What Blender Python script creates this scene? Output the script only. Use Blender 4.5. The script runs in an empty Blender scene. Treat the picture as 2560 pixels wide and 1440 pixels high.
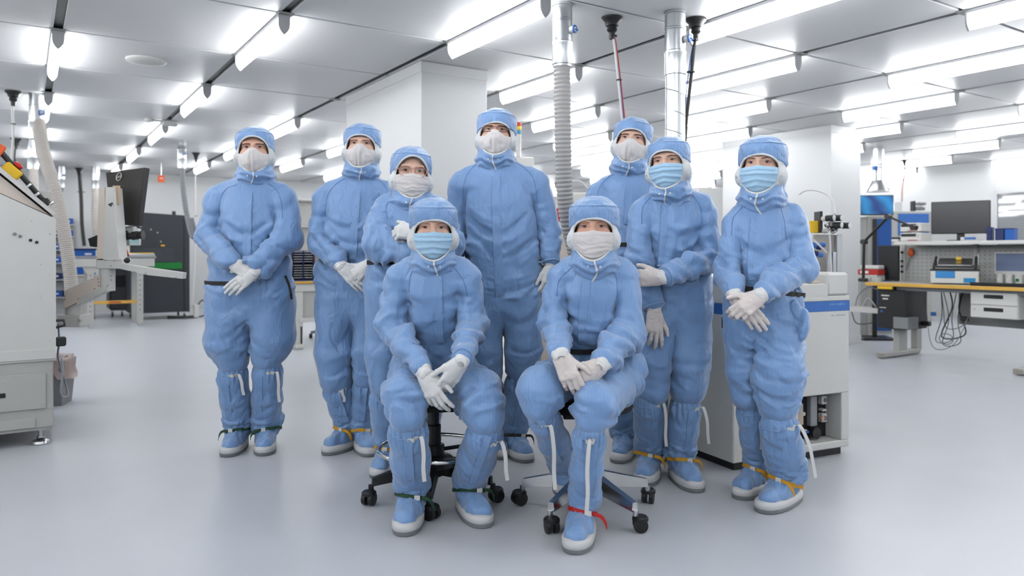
import bpy, math, random
import numpy as np
from mathutils import Vector, Matrix, Euler
from mathutils.bvhtree import BVHTree

sc = bpy.context.scene
COL = sc.collection

# ------------------------------------------------------------------ camera, world, exposure
F, HZ, CH = 1865.0, 631.0, 1.12        # focal length and horizon in pixels of 2560x1440, camera height in metres
CEIL = 2.646
cam_d = bpy.data.cameras.new('camera')
cam_d.sensor_width = 36.0
cam_d.lens = 36.0 * F / 2560.0
cam_d.shift_y = -(720.0 - HZ) / 2560.0
cam_d.clip_end = 200
cam_d.dof.use_dof = True
cam_d.dof.focus_distance = 3.5
cam_d.dof.aperture_fstop = 2.2
cam = bpy.data.objects.new('camera', cam_d)
cam.location = (0, 0, CH)
cam.rotation_euler = (math.pi / 2, 0, 0)
COL.objects.link(cam)
sc.camera = cam
w = bpy.data.worlds.new('world')
sc.world = w
w.use_nodes = True
w.node_tree.nodes['Background'].inputs[0].default_value = (0.8, 0.85, 0.9, 1)
w.node_tree.nodes['Background'].inputs[1].default_value = 0.15
vs = sc.view_settings
vs.view_transform = 'Standard'
vs.look = 'None'
vs.gamma = 1.0
vs.use_curve_mapping = False
vs.exposure = 0.35
cy = sc.cycles
cy.max_bounces = 4
cy.diffuse_bounces = 1
cy.glossy_bounces = 1
cy.transmission_bounces = 3
cy.transparent_max_bounces = 6
cy.caustics_reflective = False
cy.caustics_refractive = False
cy.sample_clamp_indirect = 6.0
cy.blur_glossy = 1.0
cy.use_light_tree = False
cy.adaptive_threshold = 0.1
LIGHT = 12.0          # radiance of the tube diffusers

# room grid: A runs away to the left, B runs away to the right, cell 1.2 m
YAW = math.radians(33.237)
GA = Vector((-math.sin(YAW), math.cos(YAW), 0))
GB = Vector((math.cos(YAW), math.sin(YAW), 0))
G0 = Vector((-3.112, 5.115, 0))
CELL = 1.2
I0, I1, J0, J1 = -10.0, 8.4, -6.0, 11.1


def G(i, j, z=0.0):
    p = G0 + GA * (CELL * i) + GB * (CELL * j)
    return Vector((p.x, p.y, z))


def px(x, y, d):
    """world point seen at pixel (x, y) at depth d"""
    return Vector(((x - 1280.0) / F * d, d, CH + (HZ - y) / F * d))


def fl(x, y, z=0.0):
    """world point seen at pixel (x, y) on the level z"""
    d = F * (CH - z) / (y - HZ)
    return Vector(((x - 1280.0) / F * d, d, z))


# ------------------------------------------------------------------ materials
MATS = {}


def mat(name, col, rough=0.5, metal=0.0, var=0.06, nscale=8.0, bump=0.0, bscale=60.0, spec=0.5,
        emit=None, estr=0.0, trans=0.0, alpha=1.0, sheen=0.0, coat=0.0):
    if name in MATS:
        return MATS[name]
    m = bpy.data.materials.new(name)
    m.use_nodes = True
    nt = m.node_tree
    b = nt.nodes['Principled BSDF']
    tc = nt.nodes.new('ShaderNodeTexCoord')
    n = nt.nodes.new('ShaderNodeTexNoise')
    n.inputs['Scale'].default_value = nscale
    n.inputs['Detail'].default_value = 1
    nt.links.new(tc.outputs['Object'], n.inputs['Vector'])
    mx = nt.nodes.new('ShaderNodeMix')
    mx.data_type = 'RGBA'
    mx.inputs[6].default_value = tuple(c * (1 - var) for c in col) + (1,)
    mx.inputs[7].default_value = tuple(min(1, c * (1 + var)) for c in col) + (1,)
    nt.links.new(n.outputs['Fac'], mx.inputs[0])
    nt.links.new(mx.outputs[2], b.inputs['Base Color'])
    b.inputs['Roughness'].default_value = rough
    b.inputs['Metallic'].default_value = metal
    b.inputs['Specular IOR Level'].default_value = spec
    b.inputs['Transmission Weight'].default_value = trans
    b.inputs['Alpha'].default_value = alpha
    b.inputs['Sheen Weight'].default_value = sheen
    b.inputs['Coat Weight'].default_value = coat
    if emit:
        b.inputs['Emission Color'].default_value = tuple(emit) + (1,)
        b.inputs['Emission Strength'].default_value = estr
    if bump > 0:
        n2 = nt.nodes.new('ShaderNodeTexNoise')
        n2.inputs['Scale'].default_value = bscale
        n2.inputs['Detail'].default_value = 1
        nt.links.new(tc.outputs['Object'], n2.inputs['Vector'])
        bp = nt.nodes.new('ShaderNodeBump')
        bp.inputs['Strength'].default_value = bump
        bp.inputs['Distance'].default_value = 0.01
        nt.links.new(n2.outputs['Fac'], bp.inputs['Height'])
        nt.links.new(bp.outputs['Normal'], b.inputs['Normal'])
    MATS[name] = m
    return m


def srgb(r, g, b):
    def f(c):
        c /= 255.0
        return c / 12.92 if c <= 0.04045 else ((c + 0.055) / 1.055) ** 2.4
    return (f(r), f(g), f(b))


def cloth_mat(name, col, stripe=True):
    m = mat(name, col, rough=0.42, var=0.05, nscale=5, spec=0.5, sheen=0.5)
    nt = m.node_tree
    b = nt.nodes['Principled BSDF']
    tc = nt.nodes['Texture Coordinate']
    if stripe:
        wv = nt.nodes.new('ShaderNodeTexWave')
        wv.wave_type = 'BANDS'
        wv.bands_direction = 'X'
        wv.inputs['Scale'].default_value = 26.0
        wv.inputs['Distortion'].default_value = 0.8
        wv.inputs['Detail'].default_value = 1
        nt.links.new(tc.outputs['Object'], wv.inputs['Vector'])
        src = b.inputs['Base Color'].links[0].from_socket
        mp = nt.nodes.new('ShaderNodeMapRange')
        mp.inputs[3].default_value = 0.97
        mp.inputs[4].default_value = 1.02
        nt.links.new(wv.outputs['Fac'], mp.inputs[0])
        mul = nt.nodes.new('ShaderNodeMix')
        mul.data_type = 'RGBA'
        mul.blend_type = 'MULTIPLY'
        mul.inputs[0].default_value = 1.0
        nt.links.new(src, mul.inputs[6])
        cmb = nt.nodes.new('ShaderNodeCombineColor')
        for i in range(3):
            nt.links.new(mp.outputs[0], cmb.inputs[i])
        nt.links.new(cmb.outputs[0], mul.inputs[7])
        nt.links.new(mul.outputs[2], b.inputs['Base Color'])
    n2 = nt.nodes.new('ShaderNodeTexNoise')
    n2.inputs['Scale'].default_value = 17
    n2.inputs['Detail'].default_value = 2
    n2.inputs['Distortion'].default_value = 0.7
    mpg = nt.nodes.new('ShaderNodeMapping')
    mpg.inputs['Scale'].default_value = (1, 1, 0.55)
    nt.links.new(tc.outputs['Object'], mpg.inputs[0])
    nt.links.new(mpg.outputs[0], n2.inputs['Vector'])
    bp = nt.nodes.new('ShaderNodeBump')
    bp.inputs['Strength'].default_value = 0.7
    bp.inputs['Distance'].default_value = 0.02
    nt.links.new(n2.outputs['Fac'], bp.inputs['Height'])
    nt.links.new(bp.outputs['Normal'], b.inputs['Normal'])
    return m


M_WALL = mat('wall_white', (0.72, 0.735, 0.745), 0.45, var=0.02, nscale=1.5)
M_CEIL = mat('ceiling_panel_white', (0.83, 0.835, 0.845), 0.42, var=0.03, nscale=2, spec=0.5)
M_ALU = mat('joint_aluminium', (0.36, 0.37, 0.365), 0.5, metal=0.2)
M_FLOOR = mat('floor_vinyl', (0.645, 0.675, 0.735), 0.33, var=0.035, nscale=3.0, spec=0.5)
M_DIFF = mat('tube_diffuser', (0.9, 0.9, 0.9), 0.4, emit=(0.97, 0.985, 1.0), estr=LIGHT)
M_CAP = mat('lamp_grey', (0.42, 0.43, 0.45), 0.5)
M_WHITE = mat('machine_white', (0.72, 0.72, 0.70), 0.4, var=0.03)
M_IVORY = mat('machine_ivory', (0.66, 0.65, 0.62), 0.45, var=0.03)
M_BEIGE = mat('machine_beige', (0.76, 0.67, 0.60), 0.45, var=0.04)
M_LGREY = mat('light_grey_paint', (0.52, 0.52, 0.50), 0.45, var=0.03)
M_GREY = mat('grey_plastic', (0.25, 0.26, 0.27), 0.5)
M_DGREY = mat('dark_grey_metal', (0.030, 0.034, 0.042), 0.5, var=0.1)
M_BLACK = mat('black_plastic', (0.012, 0.012, 0.013), 0.4)
M_BLACKM = mat('black_matte', (0.014, 0.014, 0.015), 0.8)
M_CHROME = mat('chrome', (0.8, 0.8, 0.8), 0.1, metal=1.0, var=0.02)
M_STEEL = mat('brushed_steel', (0.62, 0.63, 0.65), 0.28, metal=1.0, bump=0.03, bscale=40)
M_GALV = mat('galvanised_duct', (0.56, 0.58, 0.60), 0.30, metal=1.0, var=0.08, nscale=12)
M_ALUP = mat('polished_aluminium', (0.6, 0.61, 0.62), 0.22, metal=1.0)
M_BLUE = mat('rack_blue', srgb(22, 92, 178), 0.45)
M_BLUED = mat('tray_blue', srgb(18, 38, 95), 0.45)
M_BLUES = mat('stripe_blue', srgb(60, 115, 195), 0.5)
M_YEL = mat('edge_yellow', srgb(222, 175, 80), 0.5)
M_YELL = mat('bright_yellow', srgb(235, 190, 40), 0.5)
M_RED = mat('red_plastic', srgb(190, 40, 35), 0.45)
M_ORANGE = mat('orange_plastic', srgb(230, 100, 50), 0.5)
M_GREEN = mat('stripe_green', srgb(0, 120, 45), 0.5)
M_HOSE = mat('hose_fabric_grey', (0.50, 0.49, 0.48), 0.7)
M_HOSEB = mat('hose_fabric_beige', (0.56, 0.53, 0.50), 0.7)
M_HOSED = mat('hose_dark_grey', (0.22, 0.23, 0.25), 0.6)
M_CABLEW = mat('cable_white', (0.7, 0.7, 0.7), 0.5)
M_PAPER = mat('paper_white', (0.8, 0.8, 0.8), 0.7)

# people
M_SUIT = cloth_mat('cleanroom_cloth_blue', srgb(125, 164, 216))
M_SUITP = cloth_mat('cleanroom_piping_blue', srgb(88, 130, 194), stripe=False)
M_TRIM = mat('trim_white', (0.78, 0.80, 0.82), 0.7, bump=0.2, bscale=200)
M_MESHW = mat('ear_mesh_white', (0.76, 0.79, 0.82), 0.75, bump=0.3, bscale=260)
M_MASKW = mat('mask_white', (0.76, 0.73, 0.735), 0.8, var=0.03, bump=0.25, bscale=45)
M_MASKB = mat('mask_blue', srgb(172, 210, 240), 0.75, var=0.03, bump=0.12, bscale=60)
M_GLOVE = mat('glove_white', (0.82, 0.83, 0.84), 0.45, bump=0.22, bscale=55)
M_GLOVET = mat('glove_thin_pinkish', (0.80, 0.73, 0.71), 0.42, bump=0.28, bscale=60, var=0.06, nscale=30)
M_CUFF = mat('cuff_white', (0.80, 0.81, 0.82), 0.7, bump=0.2, bscale=120)
M_RAND = mat('boot_rand_white', (0.70, 0.71, 0.73), 0.5)
M_SOLE = mat('boot_sole_grey', (0.22, 0.24, 0.26), 0.6)
M_BELT = mat('belt_black', (0.008, 0.008, 0.009), 0.6)
M_STRW = mat('strap_white', (0.78, 0.79, 0.80), 0.65)
M_STRY = mat('strap_yellow', srgb(214, 158, 40), 0.65, bump=0.3, bscale=300)
M_STRG = mat('strap_dark_green', srgb(20, 62, 38), 0.65, bump=0.3, bscale=300)
M_STRR = mat('strap_red', srgb(185, 30, 30), 0.65)


def skin_mat(name, col):
    m = mat(name, col, 0.5, var=0.07, nscale=30, bump=0.06, bscale=220, spec=0.35)
    b = m.node_tree.nodes['Principled BSDF']
    b.inputs['Subsurface Weight'].default_value = 0.12
    b.inputs['Subsurface Radius'].default_value = (0.01, 0.004, 0.002)
    return m


M_SKIN = skin_mat('skin', srgb(236, 194, 174))
M_SKIN2 = skin_mat('skin_warm', srgb(230, 182, 160))


def eye_mat(name, iris):
    """eyeball surface: white, iris ring and pupil laid out round the object's own origin"""
    m = bpy.data.materials.new(name)
    m.use_nodes = True
    nt = m.node_tree
    b = nt.nodes['Principled BSDF']
    tc = nt.nodes.new('ShaderNodeTexCoord')
    mp = nt.nodes.new('ShaderNodeMapping')
    mp.inputs['Scale'].default_value = (1, 0, 1)
    nt.links.new(tc.outputs['Object'], mp.inputs[0])
    ln = nt.nodes.new('ShaderNodeVectorMath')
    ln.operation = 'LENGTH'
    nt.links.new(mp.outputs[0], ln.inputs[0])
    mr = nt.nodes.new('ShaderNodeMapRange')
    mr.inputs[2].default_value = 0.016
    nt.links.new(ln.outputs['Value'], mr.inputs[0])
    cr = nt.nodes.new('ShaderNodeValToRGB')
    e = cr.color_ramp.elements
    e[0].position = 0.0
    e[0].color = (0.004, 0.004, 0.004, 1)
    e[1].position = 1.0
    e[1].color = (0.55, 0.52, 0.50, 1)
    for p, c in ((0.16, (0.004, 0.004, 0.004)), (0.2, iris), (0.36, tuple(x * 0.5 for x in iris)), (0.42, (0.62, 0.58, 0.56))):
        n = e.new(p)
        n.color = tuple(c) + (1,)
    nt.links.new(mr.outputs[0], cr.inputs[0])
    nt.links.new(cr.outputs[0], b.inputs['Base Color'])
    b.inputs['Roughness'].default_value = 0.12
    return m


M_EYE = [eye_mat('eye_brown', srgb(62, 42, 30)), eye_mat('eye_grey_blue', srgb(78, 92, 100))]
M_LASH = mat('lash_dark', srgb(38, 28, 24), 0.7)
M_BROWD = mat('brow_dark', srgb(96, 70, 58), 0.8, bump=0.5, bscale=400)
M_BROWL = mat('brow_light', srgb(180, 136, 112), 0.8, bump=0.5, bscale=400)
M_LID = skin_mat('eyelid_skin', srgb(216, 168, 150))


# ------------------------------------------------------------------ mesh helpers
class MB:
    def __init__(self):
        self.v = []
        self.f = []

    def add(self, vs, fs):
        o = len(self.v)
        self.v += [tuple(q) for q in vs]
        self.f += [tuple(i + o for i in q) for q in fs]
        return self

    def box(self, c, s, rz=0.0, bev=0.004, rot=None):
        """box of size s about c with chamfered edges"""
        hx, hy, hz = s[0] / 2, s[1] / 2, s[2] / 2
        b = min(bev, hx * 0.45, hy * 0.45, hz * 0.45)
        vs, idx = [], {}
        for sx in (-1, 1):
            for sy in (-1, 1):
                for sz in (-1, 1):
                    for ax in range(3):
                        q = [sx * (hx - b), sy * (hy - b), sz * (hz - b)]
                        q[ax] = (sx * hx, sy * hy, sz * hz)[ax]
                        idx[(sx, sy, sz, ax)] = len(vs)
                        vs.append(Vector(q))
        fs = []
        for ax in range(3):
            u, w_ = [(1, 2), (2, 0), (0, 1)][ax]
            for s_ in (-1, 1):
                def key(a, b_):
                    k = [0, 0, 0]
                    k[ax] = s_
                    k[u] = a
                    k[w_] = b_
                    return idx[(k[0], k[1], k[2], ax)]
                q = [key(-1, -1), key(1, -1), key(1, 1), key(-1, 1)]
                fs.append(q if s_ > 0 else q[::-1])
        for ax in range(3):          # edges running along ax
            u, w_ = [(1, 2), (2, 0), (0, 1)][ax]
            for a in (-1, 1):
                for b_ in (-1, 1):
                    def k2(e, face):
                        k = [0, 0, 0]
                        k[ax] = e
                        k[u] = a
                        k[w_] = b_
                        return idx[(k[0], k[1], k[2], face)]
                    q = [k2(-1, u), k2(1, u), k2(1, w_), k2(-1, w_)]
                    fs.append(q if a * b_ < 0 else q[::-1])
        for sx in (-1, 1):
            for sy in (-1, 1):
                for sz in (-1, 1):
                    q = [idx[(sx, sy, sz, a)] for a in range(3)]
                    fs.append(q if sx * sy * sz > 0 else q[::-1])
        R = rot if rot is not None else Matrix.Rotation(rz, 3, 'Z')
        c = Vector(c)
        return self.add([R @ q + c for q in vs], fs)

    def cyl(self, a, b, r0, r1=None, n=16, caps=True):
        r1 = r0 if r1 is None else r1
        return self.tube([a, b], [r0, r1], n, caps)

    def tube(self, pts, r, n=10, caps=True, closed=False):
        pts = [Vector(p) for p in pts]
        m = len(pts)
        rs = r if isinstance(r, (list, tuple)) else [r] * m
        vs, fs = [], []
        prev = None
        for i, p in enumerate(pts):
            if closed:
                t = pts[(i + 1) % m] - pts[i - 1]
            else:
                t = pts[min(i + 1, m - 1)] - pts[max(i - 1, 0)]
            t.normalize()
            if prev is None:
                u = t.cross(Vector((0, 0, 1)))
                if u.length < 0.05:
                    u = t.cross(Vector((1, 0, 0)))
            else:
                u = prev - t * prev.dot(t)
            u.normalize()
            prev = u
            w_ = t.cross(u)
            for k in range(n):
                a = 2 * math.pi * k / n
                vs.append(p + (u * math.cos(a) + w_ * math.sin(a)) * rs[i])
        for i in range(m if closed else m - 1):
            for k in range(n):
                i2 = (i + 1) % m
                fs.append((i * n + k, i * n + (k + 1) % n, i2 * n + (k + 1) % n, i2 * n + k))
        if caps and not closed:
            fs.append(tuple(range(n))[::-1])
            fs.append(tuple((m - 1) * n + k for k in range(n)))
        return self.add(vs, fs)

    def lathe(self, prof, c=(0, 0, 0), n=24, axis=None):
        """prof: list of (r, z) turned about the z axis (or about axis) at c"""
        c = Vector(c)
        R = Matrix.Identity(3) if axis is None else Vector(axis).to_track_quat('Z', 'Y').to_matrix()
        vs, fs = [], []
        for (r, z) in prof:
            for k in range(n):
                a = 2 * math.pi * k / n
                vs.append(c + R @ Vector((r * math.cos(a), r * math.sin(a), z)))
        m = len(prof)
        for i in range(m - 1):
            for k in range(n):
                fs.append((i * n + k, i * n + (k + 1) % n, (i + 1) * n + (k + 1) % n, (i + 1) * n + k))
        fs.append(tuple(range(n))[::-1])
        fs.append(tuple((m - 1) * n + k for k in range(n)))
        return self.add(vs, fs)

    def prism(self, poly, vec):
        """polygon (3-D points, counter-clockwise against vec) swept along vec"""
        n = len(poly)
        vec = Vector(vec)
        p = [Vector(q) for q in poly]
        vs = p + [q + vec for q in p]
        fs = [tuple(range(n))[::-1], tuple(range(n, 2 * n))]
        for k in range(n):
            fs.append((k, (k + 1) % n, n + (k + 1) % n, n + k))
        return self.add(vs, fs)

    def ribbon(self, pts, wid, th, wdir):
        """flat strap along pts, its width along wdir"""
        pts = [Vector(p) for p in pts]
        m = len(pts)
        vs, fs = [], []
        for i, p in enumerate(pts):
            t = (pts[min(i + 1, m - 1)] - pts[max(i - 1, 0)]).normalized()
            wd = Vector(wdir[i] if isinstance(wdir, list) else wdir)
            wd = (wd - t * wd.dot(t)).normalized()
            nn = t.cross(wd)
            h, g = wid / 2, th / 2
            vs += [p + wd * h + nn * g, p - wd * h + nn * g, p - wd * h - nn * g, p + wd * h - nn * g]
        for i in range(m - 1):
            for k in range(4):
                fs.append((i * 4 + k, i * 4 + (k + 1) % 4, (i + 1) * 4 + (k + 1) % 4, (i + 1) * 4 + k))
        fs.append((3, 2, 1, 0))
        o = (m - 1) * 4
        fs.append((o, o + 1, o + 2, o + 3))
        return self.add(vs, fs)

    def sphere(self, c, r, n=14, m=9):
        r = (r, r, r) if not isinstance(r, (tuple, list)) else r
        c = Vector(c)
        vs, fs = [], []
        for i in range(m + 1):
            ph = math.pi * i / m
            for k in range(n):
                a = 2 * math.pi * k / n
                vs.append(c + Vector((r[0] * math.sin(ph) * math.cos(a), r[1] * math.sin(ph) * math.sin(a), -r[2] * math.cos(ph))))
        for i in range(m):
            for k in range(n):
                fs.append((i * n + k, i * n + (k + 1) % n, (i + 1) * n + (k + 1) % n, (i + 1) * n + k))
        return self.add(vs, fs)

    def mesh(self, name, m, smooth=False):
        me = bpy.data.meshes.new(name)
        me.from_pydata([tuple(q) for q in self.v], [], self.f)
        me.materials.append(m)
        if smooth:
            me.polygons.foreach_set('use_smooth', [True] * len(me.polygons))
            try:
                me.set_sharp_from_angle(angle=math.radians(smooth if smooth > 1 else 40))
            except Exception:
                pass
        me.update()
        return me

    def build(self, name, m, parent=None, smooth=False, **kw):
        return obj(name, self.mesh(name, m, smooth), parent, **kw)


def obj(name, me, parent=None, label=None, cat=None, group=None, kind=None, loc=None, rot=None):
    o = bpy.data.objects.new(name, me)
    COL.objects.link(o)
    if parent is not None:
        o.parent = parent
    if loc is not None:
        o.location = loc
    if rot is not None:
        o.rotation_euler = rot
    if label:
        o['label'] = label
    if cat:
        o['category'] = cat
    if group:
        o['group'] = group
    if kind:
        o['kind'] = kind
    return o


def thing(name, label, cat, loc=(0, 0, 0), rz=0.0, group=None):
    return obj(name, None, None, label, cat, group, None, loc, (0, 0, rz))


def copy_tree(o, parent=None):
    c = o.copy()
    COL.objects.link(c)
    c.parent = parent
    for ch in list(o.children):
        copy_tree(ch, c)
    return c


def text_part(body, size, parent, loc, rot, m, name='lettering', ext=0.0006, align='CENTER'):
    """raised lettering as a mesh part"""
    ct = bpy.data.curves.new('lettering', 'FONT')
    ct.body = body
    ct.size = size
    ct.extrude = ext
    ct.align_x = align
    ct.align_y = 'CENTER'
    to = bpy.data.objects.new('lettering', ct)
    COL.objects.link(to)
    me = bpy.data.meshes.new_from_object(to.evaluated_get(bpy.context.evaluated_depsgraph_get()))
    bpy.data.objects.remove(to)
    me.materials.clear()
    me.materials.append(m)
    return obj(name, me, parent, loc=loc, rot=rot)


def catmull(pts, n=8):
    """smooth curve through pts"""
    P = [Vector(p) for p in pts]
    P = [P[0] * 2 - P[1]] + P + [P[-1] * 2 - P[-2]]
    out = []
    for i in range(1, len(P) - 2):
        p0, p1, p2, p3 = P[i - 1:i + 3]
        for k in range(n):
            t = k / n
            out.append(0.5 * ((2 * p1) + (p2 - p0) * t + (2 * p0 - 5 * p1 + 4 * p2 - p3) * t * t + (3 * p1 - p0 - 3 * p2 + p3) * t ** 3))
    out.append(P[-2])
    return out


# ------------------------------------------------------------------ room shell
def quad(name, pts, m, label=None, thick=None):
    """slab with its visible face on pts, thickness along thick"""
    mb = MB().prism(pts, thick)
    o = mb.build(name, m, kind='structure')
    if label:
        o['label'] = label
    return o


floor = quad('floor', [G(I0, J0, -0.2), G(I0, J1, -0.2), G(I1, J1, -0.2), G(I1, J0, -0.2)], M_FLOOR, 'pale grey glossy vinyl floor', (0, 0, 0.2))
ceiling = quad('ceiling', [G(I0, J0, CEIL + 0.03), G(I0, J1, CEIL + 0.03), G(I1, J1, CEIL + 0.03), G(I1, J0, CEIL + 0.03)], M_ALU, 'white panel ceiling with grey metal joints', (0, 0, 0.15))
T = 0.2
H = CEIL + 0.18
quad('wall_back', [G(I1, J0), G(I1, J1), G(I1, J1) + GA * T, G(I1, J0) + GA * T], M_WALL, 'white panel wall across the back of the hall', (0, 0, H))
quad('wall_left', [G(I0, J0), G(I1, J0), G(I1, J0) - GB * T, G(I0, J0) - GB * T], M_WALL, None, (0, 0, H))
quad('wall_front', [G(I0, J0), G(I0, J0) - GA * T, G(I0, J1) - GA * T, G(I0, J1)], M_WALL, None, (0, 0, H))
# right wall with a window opening
WI0, WI1, WZ0, WZ1 = -2.9, 0.0, 0.95, 2.13


def wallbox(name, i0, i1, z0, z1, parent=None):
    c = (G(i0, J1) + G(i1, J1)) / 2 + GB * (T / 2)
    mb = MB().box((c.x, c.y, (z0 + z1) / 2), ((i1 - i0) * CELL, T, z1 - z0), rz=math.pi / 2 + YAW, bev=0.002)
    return mb.build(name, M_WALL, parent, kind='structure' if parent is None else None)


wr = wallbox('wall_right', I0, WI0, 0, H)
wr['label'] = 'white panel wall on the right with a wide window'
wallbox('wall_section', WI1, I1, 0, H, wr)
wallbox('wall_section', WI0, WI1, 0, WZ0, wr)
wallbox('wall_section', WI0, WI1, WZ1, H, wr)

# ceiling panels, one box per cell (shared mesh), joints left as gaps; wider joint along A
pan = MB().box((0, 0, 0), (CELL - 0.024, CELL - 0.058, 0.02), bev=0.003).mesh('ceiling_panel', M_CEIL)
RZA = math.pi / 2 + YAW
np_ = 0
# behind and beside the camera the ceiling goes on as wider slabs
for (i, j, ei, ej) in ((-10, -6, 4, 17.1), (-6, -6, 14.4, 4)):
    o = obj('ceiling_panel', pan, ceiling, loc=G(i + ei / 2, j + ej / 2, CEIL + 0.012), rot=(0, 0, RZA))
    o.scale = (ei, ej, 1)
for i in range(-6, 9):
    for j in range(-2, 12):
        ei, ej = min(i + 1, I1) - i, min(j + 1, J1) - j
        if ei <= 0 or ej <= 0:
            continue
        c = G(i + ei / 2, j + ej / 2, CEIL + 0.012)
        o = obj('ceiling_panel', pan, ceiling, loc=c, rot=(0, 0, RZA))
        o.scale = (ei, ej, 1)
        np_ += 1
# small square joint covers where the grid lines cross
jc_me = MB().box((0, 0, 0), (0.07, 0.10, 0.008), bev=0.002).mesh('joint_cover', M_ALU)
for i in range(-3, 6):
    for j in range(0, 8):
        if j == 2 and i == 0:
            continue
        obj('joint_cover', jc_me, ceiling, loc=G(i, j, CEIL - 0.002), rot=(0, 0, RZA))

# two boxed-in columns
for (j0, j1, lab) in ((2.04, 2.55, 'white boxed column behind the tall person and the person in glasses'),
                      (6.55, 7.06, 'white boxed column behind the rightmost person')):
    c = G(0.165, (j0 + j1) / 2)
    t = obj('column', None, None, lab, None, None, 'structure', (c.x, c.y, 0), (0, 0, RZA))
    wx, wy = 1.37 * CELL, (j1 - j0) * CELL
    MB().box((0, 0, CEIL / 2), (wx, wy, CEIL), bev=0.004).build('column_shaft', M_WALL, t)
    MB().box((0, 0, CEIL - 0.045), (wx + 0.012, wy + 0.012, 0.088), bev=0.003).build('top_trim', M_WALL, t)
    MB().box((0, 0, 0.05), (wx + 0.014, wy + 0.014, 0.1), bev=0.004).build('baseboard', M_WALL, t)
mbb = MB()
c = (G(I1, J0) + G(I1, J1)) / 2 - GA * 0.008
mbb.box((c.x, c.y, 0.05), ((J1 - J0) * CELL, 0.016, 0.1), rz=YAW, bev=0.003).build('baseboard_back', M_WALL, kind='structure')
c = (G(I0, J1) + G(I1, J1)) / 2 - GB * 0.008
MB().box((c.x, c.y, 0.05), ((I1 - I0) * CELL, 0.016, 0.1), rz=RZA, bev=0.003).build('baseboard_right', M_WALL, kind='structure')

# ------------------------------------------------------------------ ceiling tube lights
LL, LW, LH = 1.17, 0.066, 0.125


def light_profile(w_, h, z0):
    """half-bullet cross section (y, z), open at the top"""
    half = [(w_ / 2, z0), (w_ / 2, z0 - h * 0.35)]
    for s in (0.35, 0.6, 0.8, 0.93):
        half.append((w_ / 2 * (1 - s ** 2.3), z0 - h * (0.35 + 0.65 * s)))
    return [(-y, z) for (y, z) in half] + [(0, z0 - h)] + half[::-1]


def lp_mesh(name, m, x0, x1, w_, h, z0):
    mb = MB()
    pr = light_profile(w_, h, z0)
    mb.prism([(x0, y, z) for (y, z) in pr[::-1]], (x1 - x0, 0, 0))
    return mb.mesh(name, m, smooth=30)


me_house = MB().box((0, 0, -0.012), (LL, LW + 0.012, 0.024), bev=0.003).mesh('lamp_housing', M_CAP)
me_diff = lp_mesh('diffuser', M_DIFF, -LL / 2 + 0.012, LL / 2 - 0.012, LW, LH - 0.024, -0.024)
me_cap0 = lp_mesh('end_cap', M_CAP, -LL / 2, -LL / 2 + 0.012, LW + 0.006, LH - 0.018, -0.022)
me_cap1 = lp_mesh('end_cap', M_CAP, LL / 2 - 0.012, LL / 2, LW + 0.006, LH - 0.018, -0.022)
ORD = ['nearest', 'second nearest', 'third nearest', 'fourth nearest', 'fifth nearest', 'sixth nearest', 'seventh nearest', 'eighth nearest', 'ninth nearest']
ROW = ['leftmost', 'second', 'third', 'fourth', 'fifth', 'sixth', 'seventh', 'eighth', 'ninth', 'tenth', 'eleventh', 'twelfth']


def in_view(p):
    if p.y < 0.5:
        return False
    x = 1280 + F * p.x / p.y
    y = HZ - F * (p.z - CH) / p.y
    return -60 < x < 2620 and -40 < y < 1440


for j in range(-5, 12):
    cnt = 0
    for i in range(-10, 8):
        if (i + j) % 2 or (j == 2 and i == 0) or (j == 7 and i == -1 and False):
            continue
        if j == 11 and J1 < 11.05:
            continue
        a, b = G(i, j, CEIL - 0.1), G(i + 1, j, CEIL - 0.1)
        vis = in_view(a) or in_view(b)
        if vis and j >= 0:
            row = 'leftmost row' if j == 0 else '%s row from the left' % ROW[j]
            lab = 'white tube light on the ceiling, %s in the %s' % (ORD[cnt], row)
            grp = 'ceiling tube lights'
            cnt += 1
        else:
            lab, grp = 'white tube light on the ceiling outside the picture', 'ceiling lights out of view'
        c = G(i + 0.5, j, CEIL + 0.001)
        t = thing('ceiling_light', lab, 'ceiling light', c, RZA, grp)
        obj('lamp_housing', me_house, t)
        obj('diffuser', me_diff, t)
        obj('end_cap', me_cap0, t)
        obj('end_cap', me_cap1, t)


# ------------------------------------------------------------------ implicit surfaces (cloth bodies, hoods, hands)
_G = np.array([(1, 1, 0), (-1, 1, 0), (1, -1, 0), (-1, -1, 0), (1, 0, 1), (-1, 0, 1), (1, 0, -1), (-1, 0, -1),
               (0, 1, 1), (0, -1, 1), (0, 1, -1), (0, -1, -1), (1, 1, 0), (-1, 1, 0), (0, -1, 1), (0, -1, -1)], np.float32)


def pnoise(P, seed=0):
    P = np.asarray(P, np.float64) + seed * 17.31
    I = np.floor(P).astype(np.int64)
    f = P - I
    u = f * f * f * (f * (f * 6 - 15) + 10)

    def g(dx, dy, dz):
        h = (I[:, 0] + dx) * 73856093 ^ (I[:, 1] + dy) * 19349663 ^ (I[:, 2] + dz) * 83492791
        h = (h ^ (h >> 13)) * 1274126177
        h = (h ^ (h >> 16)) & 15
        gr = _G[h]
        return gr[:, 0] * (f[:, 0] - dx) + gr[:, 1] * (f[:, 1] - dy) + gr[:, 2] * (f[:, 2] - dz)

    def L(a, b, t):
        return a + (b - a) * t
    x0 = L(L(g(0, 0, 0), g(1, 0, 0), u[:, 0]), L(g(0, 1, 0), g(1, 1, 0), u[:, 0]), u[:, 1])
    x1 = L(L(g(0, 0, 1), g(1, 0, 1), u[:, 0]), L(g(0, 1, 1), g(1, 1, 1), u[:, 0]), u[:, 1])
    return L(x0, x1, u[:, 2])


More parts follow.
